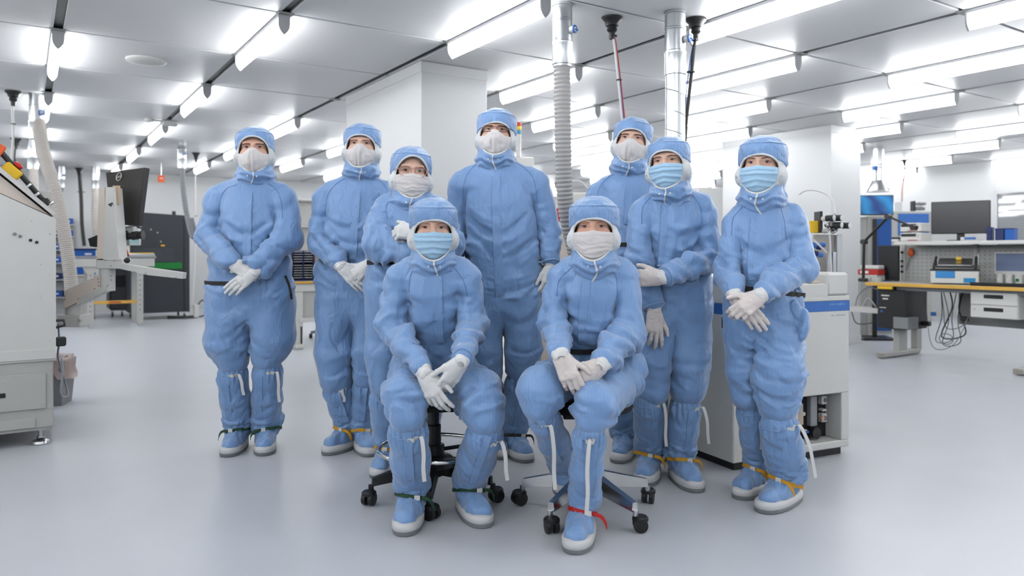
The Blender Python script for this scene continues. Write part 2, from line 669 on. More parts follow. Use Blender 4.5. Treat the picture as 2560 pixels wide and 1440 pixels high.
def smin(a, b, k):
    h = np.maximum(k - np.abs(a - b), 0.0) / k
    return np.minimum(a, b) - h * h * k * 0.25


class Field:
    def __init__(self, lo, hi, h):
        self.lo = np.array(lo, np.float32)
        self.h = h
        self.n = np.ceil((np.array(hi) - self.lo) / h).astype(int) + 1
        self.D = np.full(self.n, 9.0, np.float32)
        self.stack = []
        self.ax = [(self.lo[i] + np.arange(self.n[i]) * h).astype(np.float32) for i in range(3)]

    def begin(self):
        self.stack.append(self.D)
        self.D = np.full(self.n, 9.0, np.float32)

    def end(self, k, groove=0.0, w=0.02, ztop=9.0):
        """merge the group; groove presses a crease along the line where it meets the rest, below ztop"""
        o = self.stack.pop()
        if groove > 0:
            g = groove * np.exp(-((o - self.D) / w) ** 2) * (np.abs(np.minimum(o, self.D)) < 0.06)
            g = g * (1 - sstep(self.ax[2], ztop - 0.10, ztop))[None, None, :].astype(np.float32)
            self.D = (smin(o, self.D, k) if k > 0 else np.minimum(o, self.D)) + g.astype(np.float32)
            return
        self.D = smin(o, self.D, k) if k > 0 else np.minimum(o, self.D)

    def sl(self, lo, hi):
        a = np.clip(np.floor((np.array(lo) - self.lo) / self.h).astype(int), 0, self.n)
        b = np.clip(np.ceil((np.array(hi) - self.lo) / self.h).astype(int) + 1, 0, self.n)
        s = tuple(slice(a[i], b[i]) for i in range(3))
        X = self.ax[0][s[0]][:, None, None]
        Y = self.ax[1][s[1]][None, :, None]
        Z = self.ax[2][s[2]][None, None, :]
        return s, X, Y, Z

    def put(self, s, d, k):
        if d.size:
            self.D[s] = smin(self.D[s], d, k) if k > 0 else np.minimum(self.D[s], d)

    def cone(self, a, b, ra, rb=None, k=0.02, sy=1.0, sx=1.0):
        rb = ra if rb is None else rb
        a, b = np.array(a, np.float32), np.array(b, np.float32)
        m = max(ra, rb) * max(1, sy, sx) + k + 3 * self.h
        s, X, Y, Z = self.sl(np.minimum(a, b) - m, np.maximum(a, b) + m)
        ab = b - a
        L2 = float(ab @ ab) + 1e-12
        t = np.clip(((X - a[0]) * ab[0] + (Y - a[1]) * ab[1] + (Z - a[2]) * ab[2]) / L2, 0, 1)
        q = ((X - a[0] - t * ab[0]) / sx) ** 2 + ((Y - a[1] - t * ab[1]) / sy) ** 2 + (Z - a[2] - t * ab[2]) ** 2
        self.put(s, (np.sqrt(q) - (ra + t * (rb - ra))) * min(1.0, sy, sx), k)

    def ell(self, c, r, k=0.02, R=None):
        r = np.array(r, np.float32)
        m = float(r.max()) + k + 3 * self.h
        c = np.array(c, np.float32)
        s, X, Y, Z = self.sl(c - m, c + m)
        x, y, z = X - c[0], Y - c[1], Z - c[2]
        if R is not None:
            R = np.array(R.transposed() if isinstance(R, Matrix) else R.T)
            x, y, z = (R[0, 0] * x + R[0, 1] * y + R[0, 2] * z, R[1, 0] * x + R[1, 1] * y + R[1, 2] * z, R[2, 0] * x + R[2, 1] * y + R[2, 2] * z)
        q = np.sqrt((x / r[0]) ** 2 + (y / r[1]) ** 2 + (z / r[2]) ** 2)
        g = np.sqrt((x / r[0] ** 2) ** 2 + (y / r[1] ** 2) ** 2 + (z / r[2] ** 2) ** 2) + 1e-6
        self.put(s, q * (q - 1.0) / g, k)

    def carve(self, fn, k=0.0):
        X, Y, Z = self.ax[0][:, None, None], self.ax[1][None, :, None], self.ax[2][None, None, :]
        d = -fn(X, Y, Z)
        self.D = -smin(-self.D, -d, k) if k > 0 else np.maximum(self.D, d)

    def net(self):
        """naive surface nets -> vertices, quads"""
        D = self.D
        S = D < 0
        A = np.zeros(np.array(D.shape) - 1, np.int8)
        for dx in (0, 1):
            for dy in (0, 1):
                for dz in (0, 1):
                    A += S[dx:dx + A.shape[0], dy:dy + A.shape[1], dz:dz + A.shape[2]]
        act = (A > 0) & (A < 8)
        idx = np.argwhere(act)
        num = np.full(A.shape, -1, np.int64)
        num[act] = np.arange(len(idx))
        off = np.array([(i, j, k) for i in (0, 1) for j in (0, 1) for k in (0, 1)])
        cv = np.stack([D[tuple((idx + o).T)] for o in off], 1)
        acc = np.zeros((len(idx), 3))
        cnt = np.zeros(len(idx))
        for p in range(8):
            for q in range(p + 1, 8):
                if np.abs(off[p] - off[q]).sum() != 1:
                    continue
                m = (cv[:, p] < 0) != (cv[:, q] < 0)
                t = cv[m, p] / (cv[m, p] - cv[m, q])
                acc[m] += off[p] + (off[q] - off[p]) * t[:, None]
                cnt[m] += 1
        V = (idx + acc / cnt[:, None]) * self.h + self.lo
        Q = []
        for ax in range(3):
            u, v = (ax + 1) % 3, (ax + 2) % 3
            a = [slice(None)] * 3
            b = [slice(None)] * 3
            a[ax] = slice(0, -1)
            b[ax] = slice(1, None)
            for w_ in (u, v):
                a[w_] = slice(1, -1)
                b[w_] = slice(1, -1)
            s0, s1 = S[tuple(a)], S[tuple(b)]
            e = np.argwhere(s0 != s1)
            fl_ = s0[tuple(e.T)]
            base = e.copy()
            base[:, u] += 1
            base[:, v] += 1
            du, dv = np.zeros(3, int), np.zeros(3, int)
            du[u] = 1
            dv[v] = 1
            q = np.stack([num[tuple((base - du - dv).T)], num[tuple((base - dv).T)], num[tuple(base.T)], num[tuple((base - du).T)]], 1)
            q[~fl_] = q[~fl_][:, ::-1]
            Q.append(q)
        Q = np.concatenate(Q)
        Q = Q[(Q >= 0).all(1)]
        return V, Q


def np_mesh(name, V, Q, m, smooth=True):
    me = bpy.data.meshes.new(name)
    me.vertices.add(len(V))
    me.vertices.foreach_set('co', np.asarray(V, np.float32).ravel())
    n = len(Q)
    k = Q.shape[1]
    me.loops.add(n * k)
    me.loops.foreach_set('vertex_index', Q.ravel().astype(np.int32))
    me.polygons.add(n)
    me.polygons.foreach_set('loop_start', np.arange(0, n * k, k, dtype=np.int32))
    try:
        me.polygons.foreach_set('loop_total', np.full(n, k, np.int32))
    except Exception:
        pass
    me.polygons.foreach_set('use_smooth', np.full(n, smooth))
    me.materials.append(m)
    me.update(calc_edges=True)
    return me


def normals(V, Q):
    p = V[Q]
    fn = np.cross(p[:, 2] - p[:, 0], p[:, 3] - p[:, 1])
    N = np.zeros_like(V)
    for c in range(4):
        for i in range(3):
            N[:, i] += np.bincount(Q[:, c], fn[:, i], len(V))
    return N / (np.linalg.norm(N, axis=1, keepdims=True) + 1e-12)


def relax(V, Q, it=2, f=0.5):
    for _ in range(it):
        S = np.zeros_like(V)
        cnt = np.zeros(len(V))
        for a, b in ((0, 1), (1, 2), (2, 3), (3, 0)):
            for i in range(3):
                S[:, i] += np.bincount(Q[:, a], V[Q[:, b], i], len(V)) + np.bincount(Q[:, b], V[Q[:, a], i], len(V))
            cnt += np.bincount(Q[:, a], None, len(V)) + np.bincount(Q[:, b], None, len(V))
        V = V + f * (S / np.maximum(cnt, 1)[:, None] - V)
    return V


def sstep(x, a, b):
    t = np.clip((x - a) / (b - a), 0, 1)
    return t * t * (3 - 2 * t)


def limb_fold(V, a, b, r, n, tilt, amp, th0=-1.57, seed=0, t0=-0.1, t1=1.05, sharp=1.5):
    """ridged folds running round the limb a-b; tilt slants them about the direction th0"""
    a, b = np.array(a, float), np.array(b, float)
    ab = b - a
    L = np.linalg.norm(ab)
    e3 = ab / L
    ref = np.array([1.0, 0, 0]) if abs(e3[0]) < 0.8 else np.array([0, 0, 1.0])
    e1 = ref - e3 * (ref @ e3)
    e1 /= np.linalg.norm(e1)
    e2 = np.cross(e3, e1)
    p = V - a
    t = (p @ e3) / L
    x, y = p @ e1, p @ e2
    rad = np.hypot(x, y)
    th = np.arctan2(y, x)
    w = sstep(t, t0 - 0.08, t0 + 0.12) * (1 - sstep(t, t1 - 0.12, t1 + 0.08)) * np.exp(-(np.maximum(rad - r * 1.1, 0) / (0.35 * r)) ** 2)
    s_ = t * L + tilt * r * np.cos(th - th0)
    fb = n / L
    q = np.stack([x * fb * 0.28, y * fb * 0.28, s_ * fb], 1)
    wq = np.stack([pnoise(q * 0.8, seed + 21), pnoise(q * 0.8, seed + 22), pnoise(q * 0.8, seed + 23)], 1)
    nn = pnoise(q + 0.45 * wq, seed)
    rg = 0.45 - np.clip(1 - np.abs(nn) / 0.30, 0, 1) ** sharp
    n2 = pnoise(q * 1.9 + 0.6 * wq, seed + 5)
    rg = rg + 0.30 * (0.4 - np.clip(1 - np.abs(n2) / 0.3, 0, 1) ** sharp)
    n3 = pnoise(q * np.array([0.8, 0.8, 1.25]) + 0.5 * wq, seed + 40)
    rg = rg + 0.55 * (np.clip(1 - np.abs(n3) / 0.22, 0, 1) ** 1.3 - 0.25)
    md = np.clip(0.75 + 0.9 * pnoise(V * 5.0, seed + 9), 0.15, 1.4)
    return amp * w * rg * md


def drape(V, seed, amp=0.006, s=(8, 8, 2.2)):
    return amp * pnoise(V * np.array(s, float), seed) + amp * 0.5 * pnoise(V * np.array(s, float) * 2.1, seed + 5)


def bvh(V, Q):
    return BVHTree.FromPolygons([Vector(v) for v in V], [tuple(int(i) for i in q) for q in Q], all_triangles=False)


def front_hit(tree, x, z, y0=-3.0):
    h = tree.ray_cast(Vector((x, y0, z)), Vector((0, 1, 0)))
    return h[0]


def surf_line(tree, pts, off=0.0):
    """project a polyline given by (x, z) from the front onto the mesh"""
    out = []
    for (x, z) in pts:
        h = front_hit(tree, x, z)
        if h is not None:
            out.append(h + Vector((0, -off, 0)))
    return out


def lerp_pts(pts, n):
    """resample a list of tuples as a smooth curve"""
    P = catmull([Vector(tuple(p) + (0,)) if len(p) == 2 else Vector(p) for p in pts], n)
    return [(p.x, p.y) for p in P] if len(pts[0]) == 2 else P


def ring_pts(tree, c, nrm, r_out=0.5, a0=0, a1=360, n=48, off=0.002):
    """points where rays in the plane (c, nrm) pointing at c meet the mesh; a = -90 is the camera side"""
    c, nrm = Vector(c), Vector(nrm).normalized()
    u = Vector((1, 0, 0))
    u = (u - nrm * u.dot(nrm)).normalized()
    v = nrm.cross(u)
    out = []
    closed = abs(a1 - a0) >= 359
    for k in range(n if closed else n + 1):
        a = math.radians(a0 + (a1 - a0) * k / n)
        d = u * math.cos(a) + v * math.sin(a)
        h = tree.ray_cast(c + d * r_out, -d, r_out)
        if h[0] is not None:
            out.append(h[0] + d * off)
    return out


def strap(mb, pts, wid, th, wdir, closed=False):
    if closed and len(pts) > 2:
        pts = pts + [pts[0], pts[1]]
    if len(pts) > 1:
        mb.ribbon(pts, wid, th, wdir)
    return mb


# ------------------------------------------------------------------ heads
OPC, OPX, OPB = -0.040, 0.0775, 0.093    # face opening: centre height, half width, depth of its lower half
TOPS = (0.052, 0.029, 0.066, 0.040)      # height of its upper edge above the eyes, by hood


def op_param(var):
    up = TOPS[var] - OPC
    return up, 2.0 + 12.0 * (0.066 - TOPS[var])      # a hood pulled low has a flatter upper edge


def opening(X, Z, var):
    """signed distance-like value of the egg-shaped face opening"""
    up, e = op_param(var)
    zz = np.where(Z > OPC, (Z - OPC) / up, (Z - OPC) / OPB)
    e_ = np.where(Z > OPC, e, 2.0)
    wx = OPX * (1 + 0.06 * zz)
    q = np.abs(X / wx) ** e_ + np.abs(zz) ** e_
    return (q ** (1 / e_) - 1.0) * 0.075


def open_pt(a, var):
    up, e = op_param(var)
    s, c = math.sin(a), math.cos(a)
    e_ = e if s > 0 else 2.0
    r = (abs(c) ** e_ + abs(s) ** e_) ** (-1 / e_)
    zz = r * s
    return OPX * (1 + 0.06 * zz) * r * c, OPC + (up if s > 0 else OPB) * zz


def head_field(h=0.0055):
    return Field((-0.15, -0.17, -0.32), (0.15, 0.17, 0.16), h)


def carve_face(var):
    return lambda X, Y, Z: np.maximum(opening(X, Z, var) + 0 * Y, Y - 0.03)


NV = 4


def make_head_meshes():
    out = {}
    # white inner hood
    for var in range(NV):
        f = head_field()
        f.ell((0, 0.012, 0.0), (0.096, 0.115, 0.115))
        f.ell((0, 0.0, -0.07), (0.093, 0.112, 0.085), k=0.03)
        for s_ in (-1, 1):
            f.ell((s_ * 0.086, -0.025, -0.056), (0.024, 0.045, 0.040), k=0.012)
        f.carve(carve_face(var), 0.004)
        out['ear%d' % var] = f.net()
    # blue cap: band and domed top
    for var in range(NV):
        f = head_field()
        f.cone((0, 0.012, 0.005), (0, 0.012, 0.052), 0.1015, 0.1005, k=0.01, sy=1.16)
        s, X, Y, Z = f.sl((-9, -9, -9), (9, 9, 9))
        f.D = np.maximum(f.D, Z - 0.082)
        f.ell((0, 0.014, 0.052), (0.0995, 0.115, 0.070 + 0.004 * (var % 3)), k=0.012)
        cut = lambda X, Y, Z: Z - (-0.012 + 0.030 * np.clip((0.0 - Y) / 0.1, 0, 1)) + 0 * X
        f.carve(cut, 0.004)
        f.carve(carve_face(var), 0.004)
        V, Q = f.net()
        N = normals(V, Q)
        d = drape(V, 20 + var, 0.004, (22, 22, 12)) + 0.0022 * pnoise(V * 45, 7 + var)
        gather = 0.0012 * np.sin(np.arctan2(V[:, 0], -V[:, 1]) * 46) * (1 - sstep(V[:, 2], 0.03, 0.06))
        seam = -0.003 * np.exp(-((V[:, 2] - 0.078) / 0.003) ** 2)
        V = V + N * (d + gather + seam)[:, None]
        out['cap%d' % var] = (V, Q)
    # blue cowl round the jaw and neck
    for var in range(NV):
        f = head_field()
        f.cone((0, 0.02, -0.30), (0, 0.012, -0.16), 0.094, 0.096, k=0.02, sy=0.98)
        f.ell((0, -0.008, -0.150), (0.101, 0.116, 0.062), k=0.03)
        f.ell((0, 0.012, -0.07), (0.0985, 0.114, 0.09), k=0.02)
        s, X, Y, Z = f.sl((-9, -9, -9), (9, 9, 9))
        top = -0.082 + 0.055 * np.clip((Y - 0.02) / 0.08, 0, 1) + 0 * X
        f.D = -smin(-f.D, -(Z - top), 0.006)
        f.carve(carve_face(var), 0.004)
        V, Q = f.net()
        N = normals(V, Q)
        th = np.arctan2(V[:, 0], -V[:, 1])
        wz = sstep(-V[:, 2], 0.10, 0.16)
        ph = -V[:, 2] * 24 + (0.8 + 0.3 * (var % 3)) * np.abs(np.sin(th * 0.5 + 0.3 * (var % 3 - 1))) * 1.2 + 1.0 * pnoise(V * 12, 31 + var)
        fold = (0.5 + 0.5 * np.cos(2 * np.pi * ph)) ** 1.4 - 0.4
        V = V + N * (wz * 0.009 * fold + drape(V, 40 + var, 0.004, (14, 14, 14)))[:, None]
        out['cowl%d' % var] = (V, Q)
    # face
    f = Field((-0.10, -0.16, -0.16), (0.10, 0.13, 0.13), 0.0038)
    f.ell((0, 0.012, 0.022), (0.077, 0.096, 0.092), k=0.01)
    f.ell((0, -0.012, -0.055), (0.064, 0.078, 0.078), k=0.03)
    f.ell((0, -0.055, 0.018), (0.058, 0.034, 0.020), k=0.02)
    for s_ in (-1, 1):
        f.ell((s_ * 0.045, -0.055, -0.035), (0.026, 0.026, 0.022), k=0.02)
        f.ell((s_ * 0.030, -0.078, 0.022), (0.026, 0.012, 0.007), k=0.012)
    f.cone((0, -0.082, 0.010), (0, -0.104, -0.038), 0.009, 0.0135, k=0.016)
    for s_ in (-1, 1):
        c = np.array((s_ * 0.033, -0.098, -0.001))
        f.carve(lambda X, Y, Z: (np.sqrt(((X - c[0]) / 0.020) ** 2 + ((Y - c[1]) / 0.016) ** 2 + ((Z - c[2]) / 0.011) ** 2) - 1) * 0.011, 0.012)
    f.cone((0, 0.02, -0.15), (0, 0.015, -0.08), 0.055, 0.058, k=0.02)
    V, Q = f.net()
    out['face'] = (relax(V, Q, 1), Q)
    return out


HM = make_head_meshes()
HME = {}
for k_, (V_, Q_) in HM.items():
    if k_ != 'face':
        HME[k_] = np_mesh('hood_part', V_, Q_, M_MESHW if k_.startswith('ear') else M_SUIT)
FACE = {0: np_mesh('face', *HM['face'], M_SKIN), 1: np_mesh('face', *HM['face'], M_SKIN2)}
T_FACE = bvh(*HM['face'])
T_COWL = {v: bvh(*HM['cowl%d' % v]) for v in range(NV)}
T_CAP = {v: bvh(*HM['cap%d' % v]) for v in range(NV)}
T_EAR = {v: bvh(*HM['ear%d' % v]) for v in range(NV)}


def trim_mesh(var):
    """white piping round the face opening"""
    pts = []
    for k in range(72):
        a = 2 * math.pi * k / 72
        x, z = open_pt(a, var)
        x, z = x * 1.035, OPC + (z - OPC) * 1.03
        best = None
        for t in (T_CAP[var], T_EAR[var], T_COWL[var]):
            h = front_hit(t, x, z)
            if h is not None and (best is None or h.y < best):
                best = h.y
        if best is None:
            best = -0.06
        pts.append(Vector((x, best, z)))
    ys = [p.y for p in pts]
    n = len(pts)
    for i, p in enumerate(pts):
        p.y = sum(ys[(i + d) % n] for d in (-2, -1, 0, 1, 2)) / 5 - 0.001
    return MB().tube(pts, 0.0048, 8, closed=True).mesh('face_trim', M_TRIM, smooth=60)


TRIM = {v: trim_mesh(v) for v in range(NV)}


def mask_grid(kind, seed):
    nu, nv = 37, 33
    u = np.linspace(-1, 1, nu)[None, :].repeat(nv, 0)
    v = np.linspace(0, 1, nv)[:, None].repeat(nu, 1)
    au = np.abs(u)
    if kind == 'tent':
        zt = -0.006 - 0.030 * sstep(au, 0.05, 0.75)
        prof = np.interp(v, [0, 0.12, 0.35, 0.6, 0.85, 1], [0.74, 0.93, 1.0, 0.93, 0.72, 0.5])
        front = 0.066 + (0.128 - 0.066) * np.cos(np.clip(au, 0, 1) * 1.45) ** 0.9 * prof
    else:
        zt = -0.019 - 0.006 * au ** 2 + 0.004 * np.exp(-(u / 0.16) ** 2)
        prof = np.interp(v, [0, 0.12, 0.35, 0.6, 0.85, 1], [0.82, 0.95, 1.0, 0.96, 0.80, 0.55])
        front = 0.066 + (0.124 - 0.066) * np.cos(np.clip(au, 0, 1) * 1.42) ** 0.8 * prof
    zb = -0.142 + 0.012 * au ** 2
    z = zt + (zb - zt) * v
    x = u * np.interp(v, [0, 0.3, 0.6, 0.85, 1], [0.079, 0.079, 0.070, 0.052, 0.034])
    P = np.stack([x, -front, z], -1).reshape(-1, 3)
    ur, vr = u.ravel(), v.ravel()
    d = np.zeros(len(P))
    if kind == 'tent':
        d += 0.006 * np.exp(-((ur + 0.02 * np.sin(vr * 9)) / 0.05) ** 2) * sstep(vr, 0.15, 0.4)
        d -= 0.006 * np.exp(-((np.abs(ur - 0.02) - 0.16) / 0.07) ** 2) * sstep(vr, 0.25, 0.6)
        d += 0.006 * np.sin(ur * 8 + 4 * pnoise(P * 22, seed)) * vr * (1 - np.abs(ur))
        d += 0.006 * pnoise(P * np.array([60, 60, 25]), seed + 1)
    elif kind == 'pleat':
        for c in (0.30, 0.50, 0.70):
            cc = c + 0.10 * (np.abs(ur) ** 1.5) * (1 if c > 0.4 else -0.3)
            d += 0.0075 * sstep(vr, cc - 0.12, cc) * (1 - sstep(vr, cc, cc + 0.025))
        d += 0.002 * pnoise(P * 40, seed)
    else:
        for c in (0.12, 0.17):
            d -= 0.0022 * np.exp(-((vr - c) / 0.012) ** 2)
        d += 0.0045 * pnoise(P * np.array([22, 22, 42]), seed) * sstep(vr, 0.15, 0.4)
        d += 0.002 * np.sin(vr * 40 + 5 * pnoise(P * 25, seed + 4)) * sstep(vr, 0.2, 0.5)
    P[:, 1] -= d
    idx = np.arange(nu * nv).reshape(nv, nu)
    Q = np.stack([idx[:-1, :-1], idx[1:, :-1], idx[1:, 1:], idx[:-1, 1:]], -1).reshape(-1, 4)
    # give the mask a back so that it has thickness
    B = P + np.array([0, 0.0025, 0])
    n = len(P)
    Q2 = Q[:, ::-1] + n
    rim = np.concatenate([idx[0, :], idx[1:, -1], idx[-1, -2::-1], idx[-2:0:-1, 0]])
    rq = np.stack([rim, np.roll(rim, -1), np.roll(rim, -1) + n, rim + n], 1)
    return np.concatenate([P, B]), np.concatenate([Q, Q2, rq])


def make_eye(s):
    """almond-shaped eye surface about its own origin (x, z plane, facing -y)"""
    n, m = 14, 6
    vs, fs = [], []
    for i in range(n + 1):
        t = -1 + 2 * i / n
        up = 0.0050 * (1 - abs(t) ** 2.2) ** 0.8
        lo = 0.0034 * (1 - abs(t) ** 2.0)
        for k in range(m + 1):
            z = -lo + (up + lo) * k / m
            x = 0.0142 * t
            y = -0.011 + (x * x + z * z) / 0.026
            vs.append((x, y + 0.011, z + 0.0015 * s * t))
    for i in range(n):
        for k in range(m):
            a = i * (m + 1) + k
            fs.append((a, a + m + 1, a + m + 2, a + 1))
    return vs, fs


def make_person_head(root, M, seed, mask, browm, skin=0, eye=0, squint=1.0, glasses=None, var=0, feminine=False):
    """M: matrix taking head space to person space"""
    def put(name, me, parent=root, **kw):
        o = obj(name, me, parent, **kw)
        o.matrix_basis = M
        return o
    hd = put('head', FACE[skin])
    for s in (-1, 1):
        ex, ez = s * 0.0335, -0.001
        h = front_hit(T_FACE, ex, ez)
        ey = h.y - 0.0035
        vs, fs = make_eye(s)
        me = MB().add(vs, fs).mesh('eye', M_EYE[eye], smooth=80)
        e = obj('eye', me, hd, loc=(ex, ey, ez))
        e.scale = (1, 1, squint)
        up = [(ex + 0.0145 * t, ey - 0.0015 + (0.0150 * t) ** 2 / 0.026, ez + squint * (0.0052 * max(0, 1 - abs(t) ** 2.2) ** 0.8 + 0.0015 * s * t)) for t in np.linspace(-1, 1, 13)]
        MB().tube(up, [0.0006 + 0.0012 * (1 - abs(t) ** 2) for t in np.linspace(-1, 1, 13)], 6).build('eyelashes', M_LASH, hd, smooth=60)
        lo = [(ex + 0.0150 * t, ey + 0.0004 + (0.0150 * t) ** 2 / 0.026, ez - squint * (0.0036 * (1 - abs(t) ** 2.0) - 0.0015 * s * t)) for t in np.linspace(-1, 1, 11)]
        MB().tube(lo, 0.0013, 6).build('lower_eyelid', M_LID, hd, smooth=60)
        ul = [(ex + 0.0165 * t, ey + 0.0012 + (0.0150 * t) ** 2 / 0.03, ez + squint * (0.0074 * max(0, 1 - abs(t) ** 2.4) ** 0.8 + 0.001 * s * t) + 0.001) for t in np.linspace(-1, 1, 11)]
        MB().tube(ul, [0.0012 + 0.0024 * (1 - t * t) for t in np.linspace(-1, 1, 11)], 7).build('upper_eyelid', M_LID, hd, smooth=60)
        br = []
        for t in np.linspace(0, 1, 12):
            x = s * (0.013 + 0.040 * t)
            z = 0.0145 + (0.006 if feminine else 0.003) * math.sin(t * 2.2) - 0.004 * t * t
            z *= (0.8 + 0.2 * squint)
            hh = front_hit(T_FACE, x, z)
            br.append(Vector((x, (hh.y if hh else -0.08) - 0.0008, z)))
        MB().tube(br, [(0.0010 + 0.0018 * math.sin(min(1, 0.25 + t) * 2.6)) * (0.8 if feminine else 1.0) for t in np.linspace(0, 1, 12)], 7).build('eyebrow', browm, hd, smooth=80)
    V, Q = mask_grid({'tent': 'tent', 'flat': 'flat', 'pleat': 'pleat'}[mask[0]], seed)
    mk = put('face_mask', np_mesh('face_mask', V, Q, mask[1]))
    mk['label'] = ('light blue pleated face mask' if mask[1] is M_MASKB else 'white face mask')
    tm = bvh(V, Q)
    zt = -0.026 if mask[0] != 'tent' else -0.016
    if mask[0] != 'tent':
        pts = [front_hit(tm, x, zt - 0.008 - 0.004 * (x / 0.07) ** 2) for x in np.linspace(-0.066, 0.066, 19)]
        pts = [p + Vector((0, -0.0006, 0)) for p in pts if p is not None]
        MB().tube(pts, 0.0011, 6).build('nose_wire', mask[1], mk, smooth=60)
    ear = put('ear_panel', HME['ear%d' % var], label='white mesh ear panels of the hood')
    for s in (-1, 1):
        for (dy, dz) in ((-0.068, -0.040), (-0.066, -0.060)):
            h = T_EAR[var].ray_cast(Vector((s * 0.3, dy, dz)), Vector((-s, 0, 0)))
            if h[0]:
                MB().lathe([(0.0045, 0), (0.0045, 0.0012), (0.002, 0.0018)], h[0], 10, (s, 0, 0)).build('snap', M_STEEL, ear)
    cap = put('hood_cap', HME['cap%d' % var])
    sp = ring_pts(T_CAP[var], (0, 0.012, 0.080), (0, 0.02, 1), 0.3, off=0.0003)
    MB().tube(sp, 0.0013, 6, closed=True).build('cap_seam', M_SUIT, cap, smooth=60)
    for s in (-1, 1):
        pts = []
        for k in range(10):
            t = k / 9
            h = T_CAP[var].ray_cast(Vector((s * (0.05 + 0.05 * t), -0.3, 0.082 - 0.065 * t)), Vector((0, 1, 0)))
            if h[0]:
                pts.append(h[0])
        if len(pts) > 2:
            MB().tube(pts, 0.001, 5).build('cap_seam', M_SUIT, cap, smooth=60)
    cw = put('hood_cowl', HME['cowl%d' % var])
    put('face_trim', TRIM[var], label='white piping round the face opening')
    # white zip tape and snaps on the cowl
    rnd = random.Random(seed)
    zz = []
    x0 = rnd.uniform(-0.004, 0.012)
    for k in range(15):
        t = k / 14
        x = x0 + 0.013 * math.sin(t * 5.5 + seed) * (0.3 + t)
        h = front_hit(T_COWL[var], x, -0.137 - 0.105 * t)
        if h is not None:
            zz.append(h + Vector((0, -0.002, 0)))
    MB().ribbon(zz, 0.0068, 0.005, (1, 0.0, 0.0)).build('zip_tape', M_TRIM, cw, smooth=60)
    for (x, z) in ((x0 - 0.026, -0.158), (x0 - 0.02, -0.228), (x0 + 0.022, -0.160), (x0 + 0.024, -0.224)):
        h = T_COWL[var].ray_cast(Vector((x, -0.4, z)), Vector((0, 1, 0)))
        if h[0]:
            MB().lathe([(0.0048, -0.002), (0.0048, 0.0014), (0.003, 0.0022), (0.0012, 0.0012)], h[0], 10, h[1]).build('snap', M_STEEL, cw)
    if glasses:
        gm = mat('glasses_frame_dark', (0.02, 0.02, 0.022), 0.35) if glasses == 'dark' else mat('glasses_frame_pink', srgb(190, 140, 130), 0.3)
        gl = mat('glasses_lens', (0.9, 0.9, 0.9), 0.02, trans=1.0, alpha=0.10)
        r_ = 0.0014 if glasses == 'dark' else 0.0016
        fr = MB()
        lens = []
        for s in (-1, 1):
            pts = []
            for k in range(28):
                a = 2 * math.pi * k / 28
                if glasses == 'dark':
                    x, z = 0.0265 * np.sign(math.cos(a)) * abs(math.cos(a)) ** 0.6, 0.0155 * np.sign(math.sin(a)) * abs(math.sin(a)) ** 0.6
                else:
                    x, z = 0.029 * math.cos(a), 0.024 * math.sin(a) - 0.004
                pts.append(Vector((s * 0.037 + x, -0.111 + 3.2 * (s * 0.037 + x) ** 2, -0.003 + z)))
            fr.tube(pts, r_, 6, closed=True)
            lens.append(pts)
        fr.tube([(-0.0095, -0.1105, 0.004), (0, -0.1135, 0.007), (0.0095, -0.1105, 0.004)], r_, 6)
        g = fr.mesh('glasses_frame', gm, smooth=60)
        go = put('glasses', g, label='thin dark-rimmed glasses' if glasses == 'dark' else 'large pale pink-rimmed glasses')
        for s, pts in zip((-1, 1), lens):
            MB().prism([p + Vector((0, 0.0004, 0)) for p in pts], (0, 0.0008, 0)).build('lens', gl, go)
            MB().tube([(s * 0.066, -0.096, 0.004), (s * 0.083, -0.06, 0.002), (s * 0.086, -0.03, 0.0)], r_, 6).build('temple', gm, go)
    return hd


